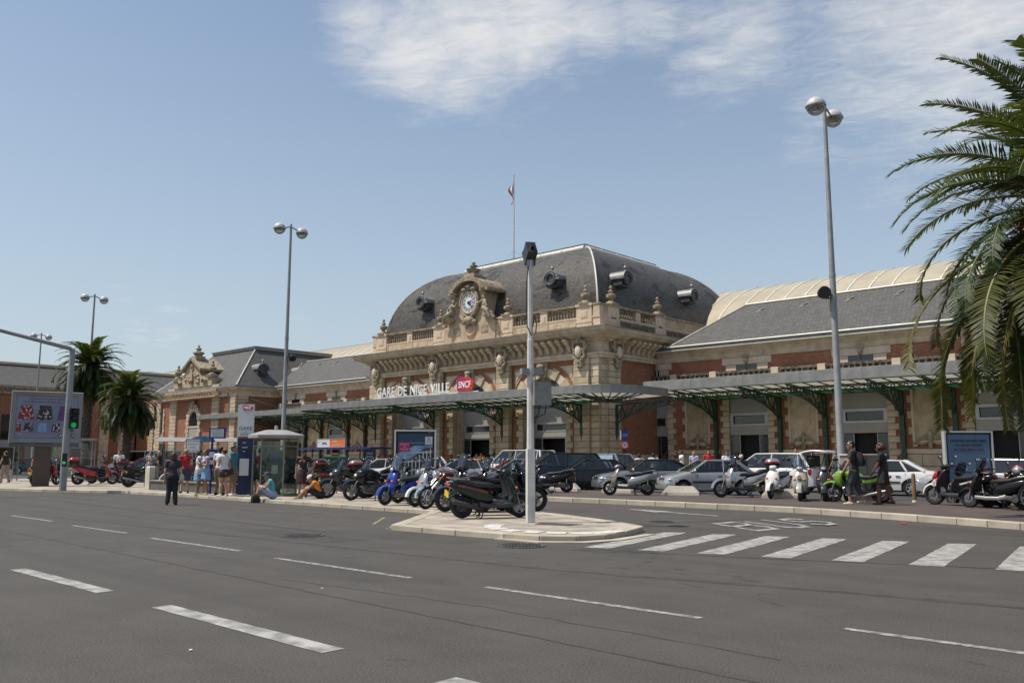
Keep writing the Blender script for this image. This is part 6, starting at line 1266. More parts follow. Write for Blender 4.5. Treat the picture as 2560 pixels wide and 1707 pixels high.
def scooter(x, y, rz, pm, label, z0=.10, seat=SEAT, screen=None, case=None, fend=None, s=1., turn=.0, rear=None, floor=DKG, maxi=False, shield_in=DKG, louvre=False, wr=None, stripe=None, lean=.0):
    t = thing('scooter', (x, y, z0), label, 'scooter', GRP2, radians(rz)); s *= 1.1 if maxi else 1.03; t.scale = (s, s, s); t.rotation_euler.x = lean; rear = rear or pm; r = wr or (.25 if not maxi else .27); wb = .66 if not maxi else .72
    wheel2(t, wb, r, .105, STEEL if pm is not CBLK else DKG, 5, turn); wheel2(t, -wb, r, .12, DKG, 5)
    b = MB()
    for v in (-.075, .075): b.tube([(wb, v, r), (wb-.10, v, r+.32), (wb-.16, v*.6, .72)], .022, 7)
    b.build('fork', STEEL, t)
    b = MB(); arcfender(b, wb, r, r+.02, .085, 5, 165); b.build('front_fender', fend or pm, t)
    # leg shield: convex outside, hollow inside
    b = MB(); H0 = [(.30, .50, .17, .05), (.42, .50, .22, .10), (.56, .47, .235, .12), (.70, .43, .225, .12), (.84, .38, .17, .10), (.93, .345, .10, .06)]
    b.rings([[(cx+dp*cos(radians(a)), w*sin(radians(a)), z) for a in range(-90, 91, 15)]+[(cx-.03+dp*.35*cos(radians(a)), w*.92*sin(radians(a)), z) for a in range(90, -91, -30)] for z, cx, w, dp in H0], 0, True); o = b.build('leg_shield', pm, t)
    b = MB(); b.rings([[(cx-.035+dp*.30*cos(radians(a)), w*.86*sin(radians(a)), z) for a in range(-90, 91, 30)] for z, cx, w, dp in H0[:-1]], 0, True, False, False); b.build('inner_shield', shield_in, t)
    b = MB(); loftx(b, [(.46, .29, .05, .17), (.2, .27, .045, .20), (-.12, .27, .05, .19), (-.30, .32, .06, .16)], 0, .5); b.build('floorboard', floor, t)
    # steering head, cowl, lamp
    b = MB(); loftx(b, [(.24, 1.00, .035, .06), (.30, 1.01, .06, .11), (.38, 1.0, .07, .12), (.445, .985, .05, .09), (.46, .98, .02, .05)], 0, .9); b.build('handlebar_cowl', pm if not maxi else BLACK, t)
    b = MB(); b.ell((.45, 0, .985) if not maxi else (.55, 0, .72), (.03, .075, .05)); b.build('headlight', HEADL, t)
    for v in (-1, 1): b = MB(); b.ell((.54, v*.145, .66), (.035, .05, .03)); b.build('indicator', ORANGE, t)
    bars(t, .32, 1.02, .34, .10)
    if louvre:
        for k in range(5): b = MB(); wv = (.05, .065, .065, .055, .035)[k]; b.cb(.605-.018*abs(k-1), 0, .76-.045*k, .02, wv*2, .026); b.build('louvre', BLACK, t)
    # rear body and seat
    b = MB(); up_ = .03 if maxi else 0
    loftx(b, [(.02, .44, .12, .10), (-.10, .48, .17, .165), (-.35, .54, .18, .19), (-.62, .62+up_, .145, .185), (-.85, .70+up_, .095, .13), (-.98, .745+up_, .04, .06)], 0, .75); b.build('rear_body', rear, t)
    b = MB(); loftx(b, [(.10, .685, .02, .07), (.04, .70, .05, .12), (-.20, .715, .055, .155), (-.42, .735, .055, .165), (-.55, .78+up_, .06, .16), (-.78, .815+up_, .05, .14), (-.86, .82+up_, .02, .08)], 0, .8); b.build('seat', seat, t)
    if stripe:
        for v in (-1, 1): b = MB(); b.bar((-.12, v*.178, .56), (-.78, v*.172, .72), .012, .035); b.build('side_stripe', stripe, t)
    b = MB(); b.tube([(-.62, -.13, .84), (-.95, -.12, .87), (-.98, 0, .87), (-.95, .12, .87), (-.62, .13, .84)], .013, 6); b.build('grab_rail', STEEL, t)
    b = MB(); b.ell((-.97, 0, .72+up_), (.035, .10, .045)); b.build('tail_light', RED, t); b = MB(); b.rings([[(-.80, v, .58) for v in (-.07, .07)]+[(-.80, v, .54) for v in (.07, -.07)], [(-1.02, v, .40) for v in (-.06, .06)]+[(-1.0, v, .37) for v in (.06, -.06)]], 0, False); b.build('mudguard', BLACK, t); plate(t, -.99, .52)
    b = MB(); b.lathe([(.06, -.02), (.11, 0), (.115, .10), (.09, .15)], (-wb+.12, .05, r+.02), 16, 0, 'y'); loftx(b, [(-.15, .30, .07, .09), (-.5, .27, .075, .11), (-.74, .27, .05, .07)], 0, .6, 2, .06); b.build('engine', ENG, t)
    b = MB(); b.tube([(-.2, -.10, .2), (-.4, -.15, .2), (-.45, -.16, .23)], .02, 7); b.tube([(-.42, -.17, .24), (-.5, -.175, .27), (-.88, -.18, .37), (-.93, -.18, .38)], [.03, .055, .06, .03], 10); b.build('exhaust', STEEL if maxi else DKG, t)
    b = MB(); b.tube([(-wb, .1, r), (-.66, .12, .62)], .025, 8); b.build('shock', CHROME, t); stand(t, -.18)
    if screen:
        b = MB(); hh = .42 if screen is SCREENC else .34; b.rings([[(.46-.16*q-.10*abs(v)**2, (.21-.05*q)*v, 1.0+hh*q-.05*v*v) for v in [k/4-1 for k in range(9)]] for q in (0, .35, .7, 1)], 0, True, False, False); o = b.build('windscreen', screen, t); o.modifiers.new('s', 'SOLIDIFY').thickness = .006
    if case: b = MB(); b.cb(-.86, 0, .89, .2, .18, .02); b.build('case_rack', BLACK, t); topcase(t, -.93, .90, case)
    return t
def motorbike(x, y, rz, pm, label, z0=.10, kind='road', screen=None, case=None, turn=0., wire=False, spokes=3, chrome=False, lean=-.10, helm=None):
    t = thing('motorcycle', (x, y, z0), label, 'motorcycle', GRP2, radians(rz)); t.rotation_euler.x = lean; r = .31; wb = .72; sp = kind == 'sport'; mm = CHROME if chrome else STEEL
    wheel2(t, wb, r, .11 if not wire else .09, mm if chrome or not sp else DKG, spokes, turn, wire); wheel2(t, -wb, r, .15, mm if chrome else DKG, spokes, 0, wire)
    b = MB(); hx_ = .36 if not chrome else .28
    for v in (-.09, .09): b.tube([(wb+.0, v, r), (wb-.10, v, r+.25)], .03, 8); b.tube([(wb-.10, v, r+.25), (hx_, v, .93)], .02, 8)
    b.build('fork', CHROME if chrome else STEEL, t); b = MB(); arcfender(b, wb, r, r+.02, .075, 20 if not chrome else 0, 150); b.build('front_fender', CHROME if chrome else pm, t); b = MB(); arcfender(b, -wb, r, r+.04, .10, 30, 175); b.build('rear_fender', BLACK, t)
    b = MB(); b.tube([(hx_, 0, .86), (.05, 0, .70), (-.28, 0, .62), (-.32, 0, .42)], .03, 8); b.tube([(hx_, 0, .82), (.18, .09, .42), (-.1, .13, .28), (-.35, .11, .38), (-wb, .10, r)], .022, 7); b.tube([(hx_, 0, .82), (.18, -.09, .42), (-.1, -.13, .28), (-.35, -.11, .38), (-wb, -.10, r)], .022, 7); b.tube([(-.3, 0, .62), (-.85, 0, .74)], .025, 7); b.build('frame', BLACK, t)
    b = MB(); loftx(b, [(.22, .38, .10, .09), (.10, .40, .16, .13), (-.12, .38, .14, .15), (-.26, .36, .11, .13), (-.32, .36, .06, .08)], 0, .4)
    for k in range(5): b.cb(.10, 0, .46+.03*k, .26, .28, .012)
    b.lathe([(.09, -.2), (.10, -.17), (.10, .17), (.09, .2)], (-.10, 0, .34), 16, 0, 'y'); b.build('engine', ENG, t)
    b = MB()
    for v in (-1, 1): b.tube([(.22, v*.06, .46), (.34, v*.08, .38), (.28, v*.10, .24), (-.1, v*.15, .22), (-.3, v*.17, .24)], .022, 7); b.tube([(-.3, v*.17, .24), (-.4, v*.18, .27), (-.95, v*.19, .40), (-1.0, v*.19, .41)], [.025, .045, .05, .03], 10)
    b.build('exhaust', CHROME if chrome else STEEL, t)
    b = MB(); loftx(b, [(.36, .86, .04, .05), (.28, .88, .10, .12), (.08, .87, .12, .16), (-.14, .82, .09, .12), (-.24, .79, .04, .07)], 0, .85); b.build('fuel_tank', pm, t)
    b = MB(); loftx(b, [(-.16, .79, .03, .09), (-.3, .78, .05, .14), (-.52, .785, .05, .15), (-.64, .84, .055, .14), (-.92, .88, .045, .12), (-.98, .88, .02, .07)], 0, .75); b.build('seat', SEAT, t)
    b = MB(); loftx(b, [(-.24, .64, .06, .10), (-.5, .68, .08, .13), (-.85, .78, .055, .11), (-1.04, .82, .025, .06)], 0, .6); b.build('tail', pm, t)
    b = MB(); b.ell((-1.04, 0, .80), (.03, .08, .04)); b.build('tail_light', RED, t); plate(t, -1.02, .60)
    for u, v in ((-.95, -.15), (-.95, .15), (.42, -.17), (.42, .17)): b = MB(); b.ell((u, v, .74 if u < 0 else .84), (.035, .03, .025)); b.build('indicator', ORANGE, t)
    zb_ = 1.02 if not sp else .92; bars(t, hx_-.02, zb_+(.06 if chrome else 0), .36, .14, True, .12, CHROME if chrome else BLACK)
    if sp or screen:
        b = MB(); b.rings([[(cx+dp*cos(radians(a)), w*sin(radians(a)), z) for a in range(-100, 101, 20)] for z, cx, w, dp in ((.48, .36, .16, .14), (.62, .38, .21, .22), (.80, .36, .22, .28), (.92, .34, .20, .24), (1.0, .30, .16, .16))], 0, True, False, False); o = b.build('fairing', pm, t); o.modifiers.new('s', 'SOLIDIFY').thickness = .012
        b = MB(); b.ell((.62, 0, .80), (.05, .12, .055)); b.build('headlight', HEADL, t); b = MB(); b.rings([[(.47-.2*q-.09*v*v, (.17-.04*q)*v, .98+.30*q-.04*v*v) for v in [k/4-1 for k in range(9)]] for q in (0, .4, .8, 1)], 0, True, False, False); o = b.build('windscreen', screen or SCREEN, t); o.modifiers.new('s', 'SOLIDIFY').thickness = .006
    else:
        b = MB(); b.lathe([(.03, -.14), (.09, -.07), (.095, .02), (.09, .03)], (.50, 0, .90), 18, 0, 'x'); b.build('headlight_shell', CHROME if chrome else BLACK, t); b = MB(); b.ell((.53, 0, .90), (.03, .083, .083)); b.build('headlight', HEADL, t); b = MB()
        for v in (-.07, .07): b.lathe([(.045, -.03), (.05, .02), (.01, .022)], (.40, v, 1.0), 12, 0, 'z')
        b.build('gauge', CHROME if chrome else BLACK, t)
    b = MB(); b.tube([(-.05, .13, .28), (.02, .28, .02), (.05, .29, .01)], .016, 6); b.build('side_stand', BLACK, t)
    if case: topcase(t, -1.0, .93, case, s=1.1)
    return t
def bicycle(x, y, rz, pm, label, z0=.10, basket=None):
    t = thing('bicycle', (x, y, z0), label, 'bicycle', 'bicycles locked behind the railing', radians(rz)); t.rotation_euler.x = random.uniform(-.08, .08); r = .34
    for u in (.52, -.52):
        b = MB(); b.torus((0, 0, 0), r-.016, .017, 'y', 28, 6); w = b.build('wheel', BLACKR, t, loc=(u, 0, r)); b = MB(); b.torus((0, 0, 0), r-.04, .012, 'y', 24, 5)
        for k in range(18): a = 2*pi*k/18; b.bar((.02*cos(a+1), .02*(-1)**k, .02*sin(a+1)), ((r-.04)*cos(a), 0, (r-.04)*sin(a)), .004)
        b.lathe([(.02, -.04), (.02, .04)], (0, 0, 0), 8, 0, 'y'); b.build('rim', ALU, w)
    b = MB()
    for p, q in (((.40, 0, .86), (.36, 0, .70)), ((.36, 0, .72), (-.05, 0, .30)), ((.37, 0, .82), (-.16, 0, .80)), ((-.18, 0, .88), (-.05, 0, .30)), ((-.05, .03, .30), (-.52, .05, r)), ((-.16, .02, .78), (-.52, .05, r)), ((-.05, -.03, .30), (-.52, -.05, r)), ((-.16, -.02, .78), (-.52, -.05, r))): b.tube([p, q], .017 if abs(p[1]) < .01 else .01, 6)
    for v in (-.05, .05): b.tube([(.37, v*.5, .70), (.44, v, .5), (.52, v, r)], .013, 6)
    b.build('frame', pm, t); b = MB(); b.tube([(.30, -.27, .98), (.40, -.2, .97), (.42, 0, .94), (.40, .2, .97), (.30, .27, .98)], .012, 6); b.tube([(.40, 0, .84), (.42, 0, .95)], .014, 6); b.build('handlebar', STEEL, t); b = MB(); loftx(b, [(.0, .93, .02, .02), (-.1, .93, .03, .05), (-.24, .95, .035, .08), (-.28, .95, .015, .06)], 0, .8); b.build('saddle', BLACK, t)
    b = MB(); b.lathe([(.09, -.01), (.09, .01)], (-.05, -.05, .30), 16, 0, 'y'); b.bar((-.05, -.07, .30), (.08, -.08, .18), .016); b.bar((-.05, .07, .30), (-.18, .08, .42), .016); b.cb(.08, -.11, .18, .08, .08, .02); b.cb(-.18, .11, .42, .08, .08, .02); b.build('crank', STEEL, t)
    b = MB(); arcfender(b, -.52, r, r+.015, .03, 30, 190); arcfender(b, .52, r, r+.015, .03, -5, 150); b.build('mudguard', pm, t)
    if basket:
        b = MB(); b.cb(-.52, 0, .74, .4, .12, .02); b.build('rack', STEEL, t); b = MB(); b.rings([[(-.75, -.16, .76), (-.35, -.16, .76), (-.35, .16, .76), (-.75, .16, .76)], [(-.78, -.19, 1.03), (-.32, -.19, 1.03), (-.32, .19, 1.03), (-.78, .19, 1.03)]], 0, False); b.build('crate', basket, t)
    return t
SGRN = paint('bottle_green', (.008, .022, .018), .1, .22); SBLK = paint('gloss_black', (.008, .008, .009), .0, .18); SBLU = paint('royal_blue', (.010, .035, .26), .2, .2); SSIL = paint('scooter_silver', (.42, .42, .41), .6, .25); SRED = paint('scooter_red', (.40, .012, .014)); SDR = paint('dark_red_tank', (.09, .008, .008), .2); SWHT = paint('scooter_white', (.66, .65, .62)); SBEI = paint('scooter_cream', (.42, .40, .33), .1); SGRY = paint('scooter_graphite', (.05, .052, .055), .5); SLIM = paint('lime_green', (.17, .34, .03)); SLBL = paint('pale_blue', (.12, .3, .48)); SGS = paint('warm_grey', (.24, .23, .21), .4); SPNK = paint('crimson_nose', (.40, .02, .05))
# row on the island pavement
scooter(-13.98, 14.3, 60, SGRN, 'dark bottle green scooter nearest the white mast, seen from its right side', turn=-.5, stripe=SRED)
scooter(-14.75, 14.95, 62, SBLK, 'black and silver scooter just behind the bottle green one', rear=SSIL, turn=-.4, seat=SEAT)
scooter(-16.0, 15.75, -112, SBLK, 'black touring scooter with a tinted windscreen in the middle of the row', screen=SCREEN, maxi=True, turn=.2)
motorbike(-17.35, 16.15, -104, SDR, 'motorcycle with wire wheels and a dark red tank', wire=True, chrome=True, turn=.25)
scooter(-18.35, 16.6, -106, SSIL, 'silver scooter with a white front fender left of the wire wheel motorcycle', fend=SWHT, screen=SCREEN, turn=.2)
scooter(-19.75, 16.55, -92, SBLU, 'bright blue scooter with a tall clear windscreen', screen=SCREENC, floor=SGS, turn=.1, louvre=True)
motorbike(-22.5, 17.55, -108, SBLK, 'black motorcycle with silver three spoke wheels', screen=SCREEN, turn=.2, spokes=3)
motorbike(-23.6, 18.9, 70, SBLK, 'motorcycle with a grey and red top case, its yellow plate towards the road', case=SGS)
motorbike(-25.4, 18.7, 72, SRED, 'red sports motorcycle behind the seated man in orange', kind='sport', case=SBLK)
scooter(-25.6, 20.1, -104, SLBL, 'pale blue scooter behind the black three spoke motorcycle')
motorbike(-20.9, 18.6, -100, SSIL, 'silver motorcycle with a round lamp behind the bright blue scooter', chrome=True)
scooter(-21.5, 18.1, -98, SBLK, 'black scooter with a top box between the blue scooter and the three spoke motorcycle', case=SBLK)
motorbike(-15.2, 16.2, 58, SBLK, 'black motorcycle with a rolled bag behind the bottle green scooter', kind='sport')
scooter(-18.9, 18.6, -100, SGRY, 'graphite scooter at the back of the row by the blue poster panel'); motorbike(-27.6, 19.9, 74, SGRY, 'graphite motorcycle behind the woman in the dark red dress')
# forecourt kerb
K = .13
scooter(-18.45, 26.0, -137, SGS, 'small warm grey scooter in side view in front of the grey sedan', z0=K, turn=.15, rear=SSIL, wr=.26)
scooter(-22.15, 25.9, -140, SBLK, 'black scooter in front of the black sedan', z0=K, turn=.1); scooter(-14.65, 27.45, -135, SSIL, 'silver maxi scooter with a red and black top case', z0=K, case=SSIL, maxi=True, seat=SEAT, turn=.1, screen=SCREEN)
scooter(-13.55, 27.75, -84, SWHT, 'white scooter just right of the silver maxi scooter', z0=K, turn=.1); scooter(-12.3, 26.85, -70, SBEI, 'cream scooter with black louvres on its front shield', z0=K, louvre=True, screen=SCREENC, turn=.1)
scooter(-11.75, 27.35, -68, SGRY, 'graphite scooter between the cream scooter and the lime green motorcycle', z0=K); motorbike(-10.5, 26.75, -176, SLIM, 'lime green motorcycle behind the couple walking', z0=K, kind='sport', turn=.1)
t17 = scooter(-7.65, 27.05, 163, SBLK, 'black scooter with a crimson and white nose and the number seven', z0=K, turn=.2, maxi=True, fend=SWHT, stripe=SWHT)
b = MB(); loftx(b, [(.50, .80, .10, .17), (.62, .76, .10, .13), (.72, .70, .05, .07)], 0, .8); b.build('nose_cover', SPNK, t17); b = MB(); loftx(b, [(.52, .62, .09, .18), (.66, .60, .07, .12), (.74, .58, .03, .05)], 0, .8); b.build('nose_band', SWHT, t17); b = MB(); b.cb(.60, .16, .56, .14, .012, .12); b.build('number_plate', SWHT, t17); text('number', '7', .12, INK, t17, T(.60, .168, .56) @ rotz(pi) @ Matrix.Rotation(pi/2, 4, 'X'), .001)
scooter(-6.55, 26.3, 172, SBLK, 'black scooter with a silver footboard near the right edge', z0=K, floor=SSIL, screen=SCREEN); motorbike(-5.9, 27.0, 168, SBLK, 'black motorcycle at the foot of the large palm', z0=K)
bicycle(-5.05, 25.75, 170, SBLK, 'black bicycle cut by the right edge of the view', K)
hm = thing('motorcycle_helmet', (-6.1, 26.9, 1.00), 'silver and red crash helmet resting on the black motorcycle seat', 'helmet'); b = MB(); b.ell((0, 0, .13), (.15, .125, .14)); b.build('shell', SSIL, hm); b = MB(); b.ell((.05, 0, .14), (.115, .118, .05)); b.build('visor', BLACK, hm); b = MB(); b.tube([(-.15*cos(a), 0, .13+.142*sin(a)) for a in [radians(-10+150*k/8) for k in range(9)]], .02, 6); b.build('stripe', SRED, hm)
scooter(-7.9, 28.9, 150, SGRY, 'graphite scooter behind the tricolour nosed scooter', z0=.004, screen=SCREEN); scooter(-6.9, 27.9, 165, SRED, 'red scooter half hidden behind the black scooters near the palm', z0=K); motorbike(-5.2, 26.4, 175, SGRY, 'graphite motorcycle at the right edge', z0=K, kind='sport', case=SBLK); scooter(-4.6, 27.6, 165, SBLK, 'black scooter against the palm trunk', z0=K)
scooter(-11.2, 28.1, -80, SBLK, 'black scooter behind the graphite one by the cabinet', z0=K, screen=SCREENC)
scooter(-17.0, 17.6, -110, SBLK, 'black scooter behind the motorcycle with the dark red tank', screen=SCREEN); motorbike(-19.3, 17.9, -106, SBLK, 'black motorcycle between the silver and blue scooters', chrome=True); motorbike(-24.3, 17.9, -112, SGRY, 'graphite motorcycle left of the three spoke motorcycle', screen=SCREEN); scooter(-16.2, 17.0, 60, SGRY, 'graphite scooter at the back behind the bottle green scooter')
scooter(-20.4, 17.6, -96, SGRN, 'dark green scooter tucked behind the bright blue one')
# left pavement
motorbike(-44.9, 15.35, 122, SRED, 'red sports motorcycle behind the leg of the poster board', kind='sport'); scooter(-44.8, 17.6, 78, SRED, 'red maxi scooter with a red top case left of the stone pillar', maxi=True, case=SRED, screen=SCREEN)
motorbike(-39.6, 17.8, 75, SBLK, 'black motorcycle with a round top case beside the stone pillar', case=SBLK); scooter(-46.2, 18.7, 80, SBLK, 'black scooter behind the red maxi scooter'); motorbike(-43.4, 19.6, 84, SGRY, 'graphite motorcycle behind the red maxi scooter'); scooter(-47.6, 19.8, 76, SSIL, 'silver scooter under the arched shelter'); scooter(-42.0, 20.9, 70, SGRY, 'graphite scooter under the arched shelter')
# bicycles behind the railing
for k, (m, l, bk) in enumerate(((SWHT, 'white bicycle locked at the left end of the railing', None), (SBLK, 'black bicycle next to the white one behind the railing', None), (SRED, 'red bicycle behind the railing carrying a red crate', SRED), (SGRY, 'grey bicycle behind the bus stop', None), (SBLK, 'black bicycle behind the station totem', None), (SGRN, 'green bicycle behind the phone booth', None), (SLIM, 'lime green bicycle seen through the phone booth', None), (SSIL, 'silver bicycle between the totem and the booth', None), (SBLK, 'black bicycle leaning beyond the phone booth', None))):
    bicycle(-35.2+.92*k, 17.35+.12*(k % 3), 55+random.uniform(-14, 14), m, l, .10, bk)
# ================================================================ people
TMP = bpy.data.scenes.new('tmp')
def remeshed(mb, vox, smooth=4):
    me = mb.mesh('m', []); o = bpy.data.objects.new('m', me); TMP.collection.objects.link(o)
    r = o.modifiers.new('r', 'REMESH'); r.mode = 'VOXEL'; r.voxel_size = vox; r.use_smooth_shade = True
    if smooth: s = o.modifiers.new('s', 'SMOOTH'); s.factor = .5; s.iterations = smooth
    with bpy.context.temp_override(scene=TMP, view_layer=TMP.view_layers[0]): dg = bpy.context.evaluated_depsgraph_get(); dg.update(); out = bpy.data.meshes.new_from_object(o.evaluated_get(dg))
    bpy.data.objects.remove(o); bpy.data.meshes.remove(me); return out
def cloth(name, col, rough=.85, **k): return M('cloth_'+name, col, rough, k.pop('var', .1), k.pop('scale', 6), .2, 30, **k)
SKINS = {'pale': M('skin_pale', (.50, .29, .20), .5, .06, 5), 'tan': M('skin_tan', (.36, .19, .115), .5, .06, 5), 'brown': M('skin_brown', (.15, .075, .045), .5, .06, 5)}
HAIRS = {'dark': M('hair_dark', (.016, .011, .008), .5, .3, 30), 'brown': M('hair_brown', (.06, .03, .015), .5, .3, 30), 'red': M('hair_auburn', (.07, .026, .012), .5, .3, 30), 'blond': M('hair_blond', (.30, .19, .075), .5, .25, 30), 'grey': M('hair_grey', (.3, .28, .26), .5, .2, 30)}
CLO = {k: cloth(k, *v) for k, v in {'white': ((.66, .65, .66),), 'black': ((.019, .019, .020),), 'charcoal': ((.05, .05, .05),), 'teal': ((.05, .24, .30),), 'aqua': ((.08, .36, .44),), 'khaki': ((.24, .20, .13),), 'brown': ((.07, .045, .03),), 'blue': ((.22, .36, .52),), 'denim': ((.04, .06, .11),), 'orange': ((.70, .22, .02),), 'red': ((.42, .02, .025),), 'grey': ((.2, .2, .2),), 'cream': ((.55, .48, .36),), 'lilac': ((.36, .36, .5),)}.items()}
def printed(name, a, b, sc):
    m = pattern('cloth_'+name, a, b, sc); CLO[name] = m
printed('floral', (.10, .03, .05), (.03, .02, .03), 22); printed('redblack', (.16, .012, .016), (.02, .008, .01), 16); printed('check', (.5, .48, .42), (.06, .05, .045), 18); printed('plaid', (.3, .05, .06), (.3, .26, .2), 20); printed('whiteprint', (.55, .58, .66), (.3, .33, .5), 20)
def rotm(v):
    return Vector((0, 0, 1)).rotation_difference(Vector(v).normalized()).to_matrix()
def person(x, y, z, rz, H, pose, skin, hair, top, bottom, label, shoes='black', female=False, hairstyle='short', sleeve='short', legs='long', extras=(), vox=.016, head=0., group=None, nod=0., arms=None, lean=0.):
    """facing +x in its own frame; pose gives the joints, the body is one remeshed skin surface, clothes are children"""
    t = thing('person', (x, y, z), label, 'person', group or 'people in front of the station', radians(rz)); h = H; J = {}; CUT = 0
    sw = .108*h if female else .122*h; hw_ = .052*h
    V = lambda *a: Vector(a)*h
    arms = arms or {'stand': ('down', 'down'), 'walk': ('swing+', 'swing-')}.get(pose, ('knee', 'knee'))
    if pose in ('stand', 'walk'):
        st = .085 if pose == 'walk' else .012
        P = V(0, 0, .52); C = V(.01+lean*.5, 0, .74); N = V(.012+lean, 0, .845); Hd = V(.03+lean*1.2, 0, .925)
        for s in (-1, 1):
            f = st*s; J[s] = dict(hip=P+V(0, s*.052, 0), knee=V(.02+f*.62, s*.055, .285-.004*abs(f)*20), ank=V(-.015+f*(1.0 if s > 0 else 1.15), s*.06+s*.012, .045+(.02 if f < -.05 else 0)), dirx=Vector((cos(.25*s), sin(.25*s), 0)))
    elif pose == 'kerb':                                                  # sitting on a kerb, knees drawn up
        P = V(0, 0, .075); C = V(.045, 0, .27); N = V(.09, 0, .365); Hd = V(.125, 0, .435)
        for s in (-1, 1): J[s] = dict(hip=P+V(.02, s*.055, 0), knee=V(.25, s*.06, .225), ank=V(.335, s*.055, -.03), dirx=Vector((1, .1*s, 0)))
    else:                                                                 # sitting on the ground
        P = V(0, 0, .065); C = V(.085, 0, .24); N = V(.15, 0, .325); Hd = V(.20, 0, .385)
        for s in (-1, 1): J[s] = dict(hip=P+V(.02, s*.055, 0), knee=V(.24, s*.055, .20+.02*s), ank=V(.40+.02*s, s*.05, .03), dirx=Vector((1, .1*s, .1)))
    sp = (N-P).normalized(); fwd_ = Vector((sp.z, 0, -sp.x)); side = Vector((0, 1, 0))
    for s, mode in zip((1, -1), arms):
        sh = C+sp*.075*h+side*s*sw; j = J[s]; j['sh'] = sh
        el, wr = {'down': (sh+V(-.015, s*.03, -.175), sh+V(.015, s*.035, -.325)), 'swing+': (sh+V(.05, s*.02, -.165), sh+V(.13, s*.015, -.29)), 'swing-': (sh+V(-.065, s*.02, -.16), sh+V(-.045, s*.02, -.315)),
                  'cross': (sh+V(.035, s*.015, -.165), sh+V(.125, -s*.105, -.13)), 'hip': (sh+V(-.05, s*.12, -.15), sh+V(.02, s*.02, -.285)), 'hold': (sh+V(.02, s*.01, -.17), sh+V(.15, -s*.045, -.125)), 'phone': (sh+V(.06, s*.05, -.15), sh+V(.075, -s*.03, .04)),
                  'point': (sh+V(.1, s*.03, -.11), sh+V(.23, 0, -.10)), 'strap': (sh+V(.03, s*.03, -.165), sh+V(.07, -s*.05, -.03)),
                  'knee': (sh+V(.10, s*.03, -.12), J[s]['knee']+V(-.0, -s*.02, .035)), 'shin': (sh+V(.11, s*.03, -.11), J[s]['knee']+V(.04, -s*.045, -.03))}[mode]
        j['el'], j['wr'] = el, wr; d = (wr-el).normalized()
        if mode in ('cross',): d = (d+Vector((0, -s*.8, 0))).normalized()
        j['hand'] = wr+d*.045*h; j['hd'] = d
    hm = Matrix.Rotation(radians(head), 3, 'Z') @ Matrix.Rotation(radians(nod), 3, 'Y'); HX = lambda a, b, c: Hd+hm @ V(a, b, c)
    R3_ = rotm(sp)
    def torso(b, g, lower=True):
        if lower: b.ell(P+V(-.004, 0, .012), ((.066*h)+g, (.098 if female else .092)*h+g, .078*h+g), M=R3_)
        b.ell(P.lerp(C, .42), (.056*h+g, (.070 if female else .080)*h+g, .105*h+g), M=R3_)
        b.ell(C, (.066*h+g, (.088 if female else .100)*h+g, .105*h+g), M=R3_)
        for s in (-1, 1):
            b.cap2(C+sp*.07*h, J[s]['sh'], .048*h+g, .036*h+g)
            if female: b.ell(C+fwd_*.052*h+side*s*.042*h-sp*.008*h, (.036*h+g, .038*h+g, .04*h+g))
    b = MB(); torso(b, 0)
    b.cap2(N-sp*.03*h, HX(-.012, 0, -.03), .036*h, .031*h)
    b.ell(HX(-.008, 0, .014), (.058*h, .047*h, .060*h), M=hm, nu=16, nv=12); b.ell(HX(.014, 0, -.025), (.038*h, .036*h, .045*h), M=hm); b.cap2(HX(.046, 0, .012), HX(.062, 0, -.012), .007*h, .011*h); b.ell(HX(.047, 0, -.035), (.012*h, .018*h, .008*h), M=hm); b.ell(HX(.036, 0, -.058), (.016*h, .018*h, .013*h), M=hm)
    for s in (-1, 1):
        j = J[s]; b.ell(HX(-.004, s*.049, -.004), (.013*h, .008*h, .019*h), M=hm); b.ell(HX(.043, s*.019, .014), (.014*h, .014*h, .007*h), M=hm)
        b.cap2(j['sh'], j['el'], .029*h, .024*h); b.cap2(j['el'], j['wr'], .025*h, .016*h); b.ell(j['el'].lerp(j['wr'], .25), (.025*h,)*3)
        b.cap2(j['wr'], j['hand'], .016*h, .021*h)
        b.cap2(j['hip'], j['knee'], .056*h, .036*h); b.cap2(j['knee'], j['ank'], .036*h, .023*h); kq = j['knee'].lerp(j['ank'], .3); b.ell(kq+Vector((-.012*h, 0, 0)), (.036*h, .034*h, .07*h))
        b.cap2(j['ank']+Vector((-.015*h, 0, -.02*h)), j['ank']+j['dirx']*.085*h+Vector((0, 0, -.028*h)), .022*h, .016*h)
    me = remeshed(b, vox*.8)
    f = MB(); f.add([], [])                                              # fingers, eyes: their own small rings on the same skin mesh
    for s in (-1, 1):
        j = J[s]; d = j['hd']; u = d.cross(Vector((1, 0, 0))); u = u.normalized() if u.length > .1 else Vector((0, 1, 0)); w = d.cross(u); base = j['hand']+d*.012*h
        for k, (o_, L) in enumerate(((-1.35, .036), (-.45, .043), (.45, .045), (1.3, .038))):
            p = base+u*o_*.0115*h; q = p+d*L*.55*h+w*.004*h; f.tube([p-d*.012*h, q, q+(d*.8+w*.6*(1 if s > 0 else -1)).normalized()*L*.5*h], [.0062*h, .0056*h, .004*h], 6, 0)
        th = j['wr']+d*.022*h+u*.016*h; f.tube([th, th+u*.014*h+d*.018*h, th+u*.014*h+d*.042*h], [.007*h, .0065*h, .0045*h], 6, 0)
        f.ell(HX(.0515, s*.0195, .006), (.006*h, .0085*h, .0055*h), 1, 8, 6, hm); f.bar(HX(.054, s*.010, .0185), HX(.049, s*.031, .018), .003*h, .004*h, 2)
    f.ell(HX(.0555, 0, -.0375), (.004*h, .014*h, .005*h), 3, 8, 5, hm)
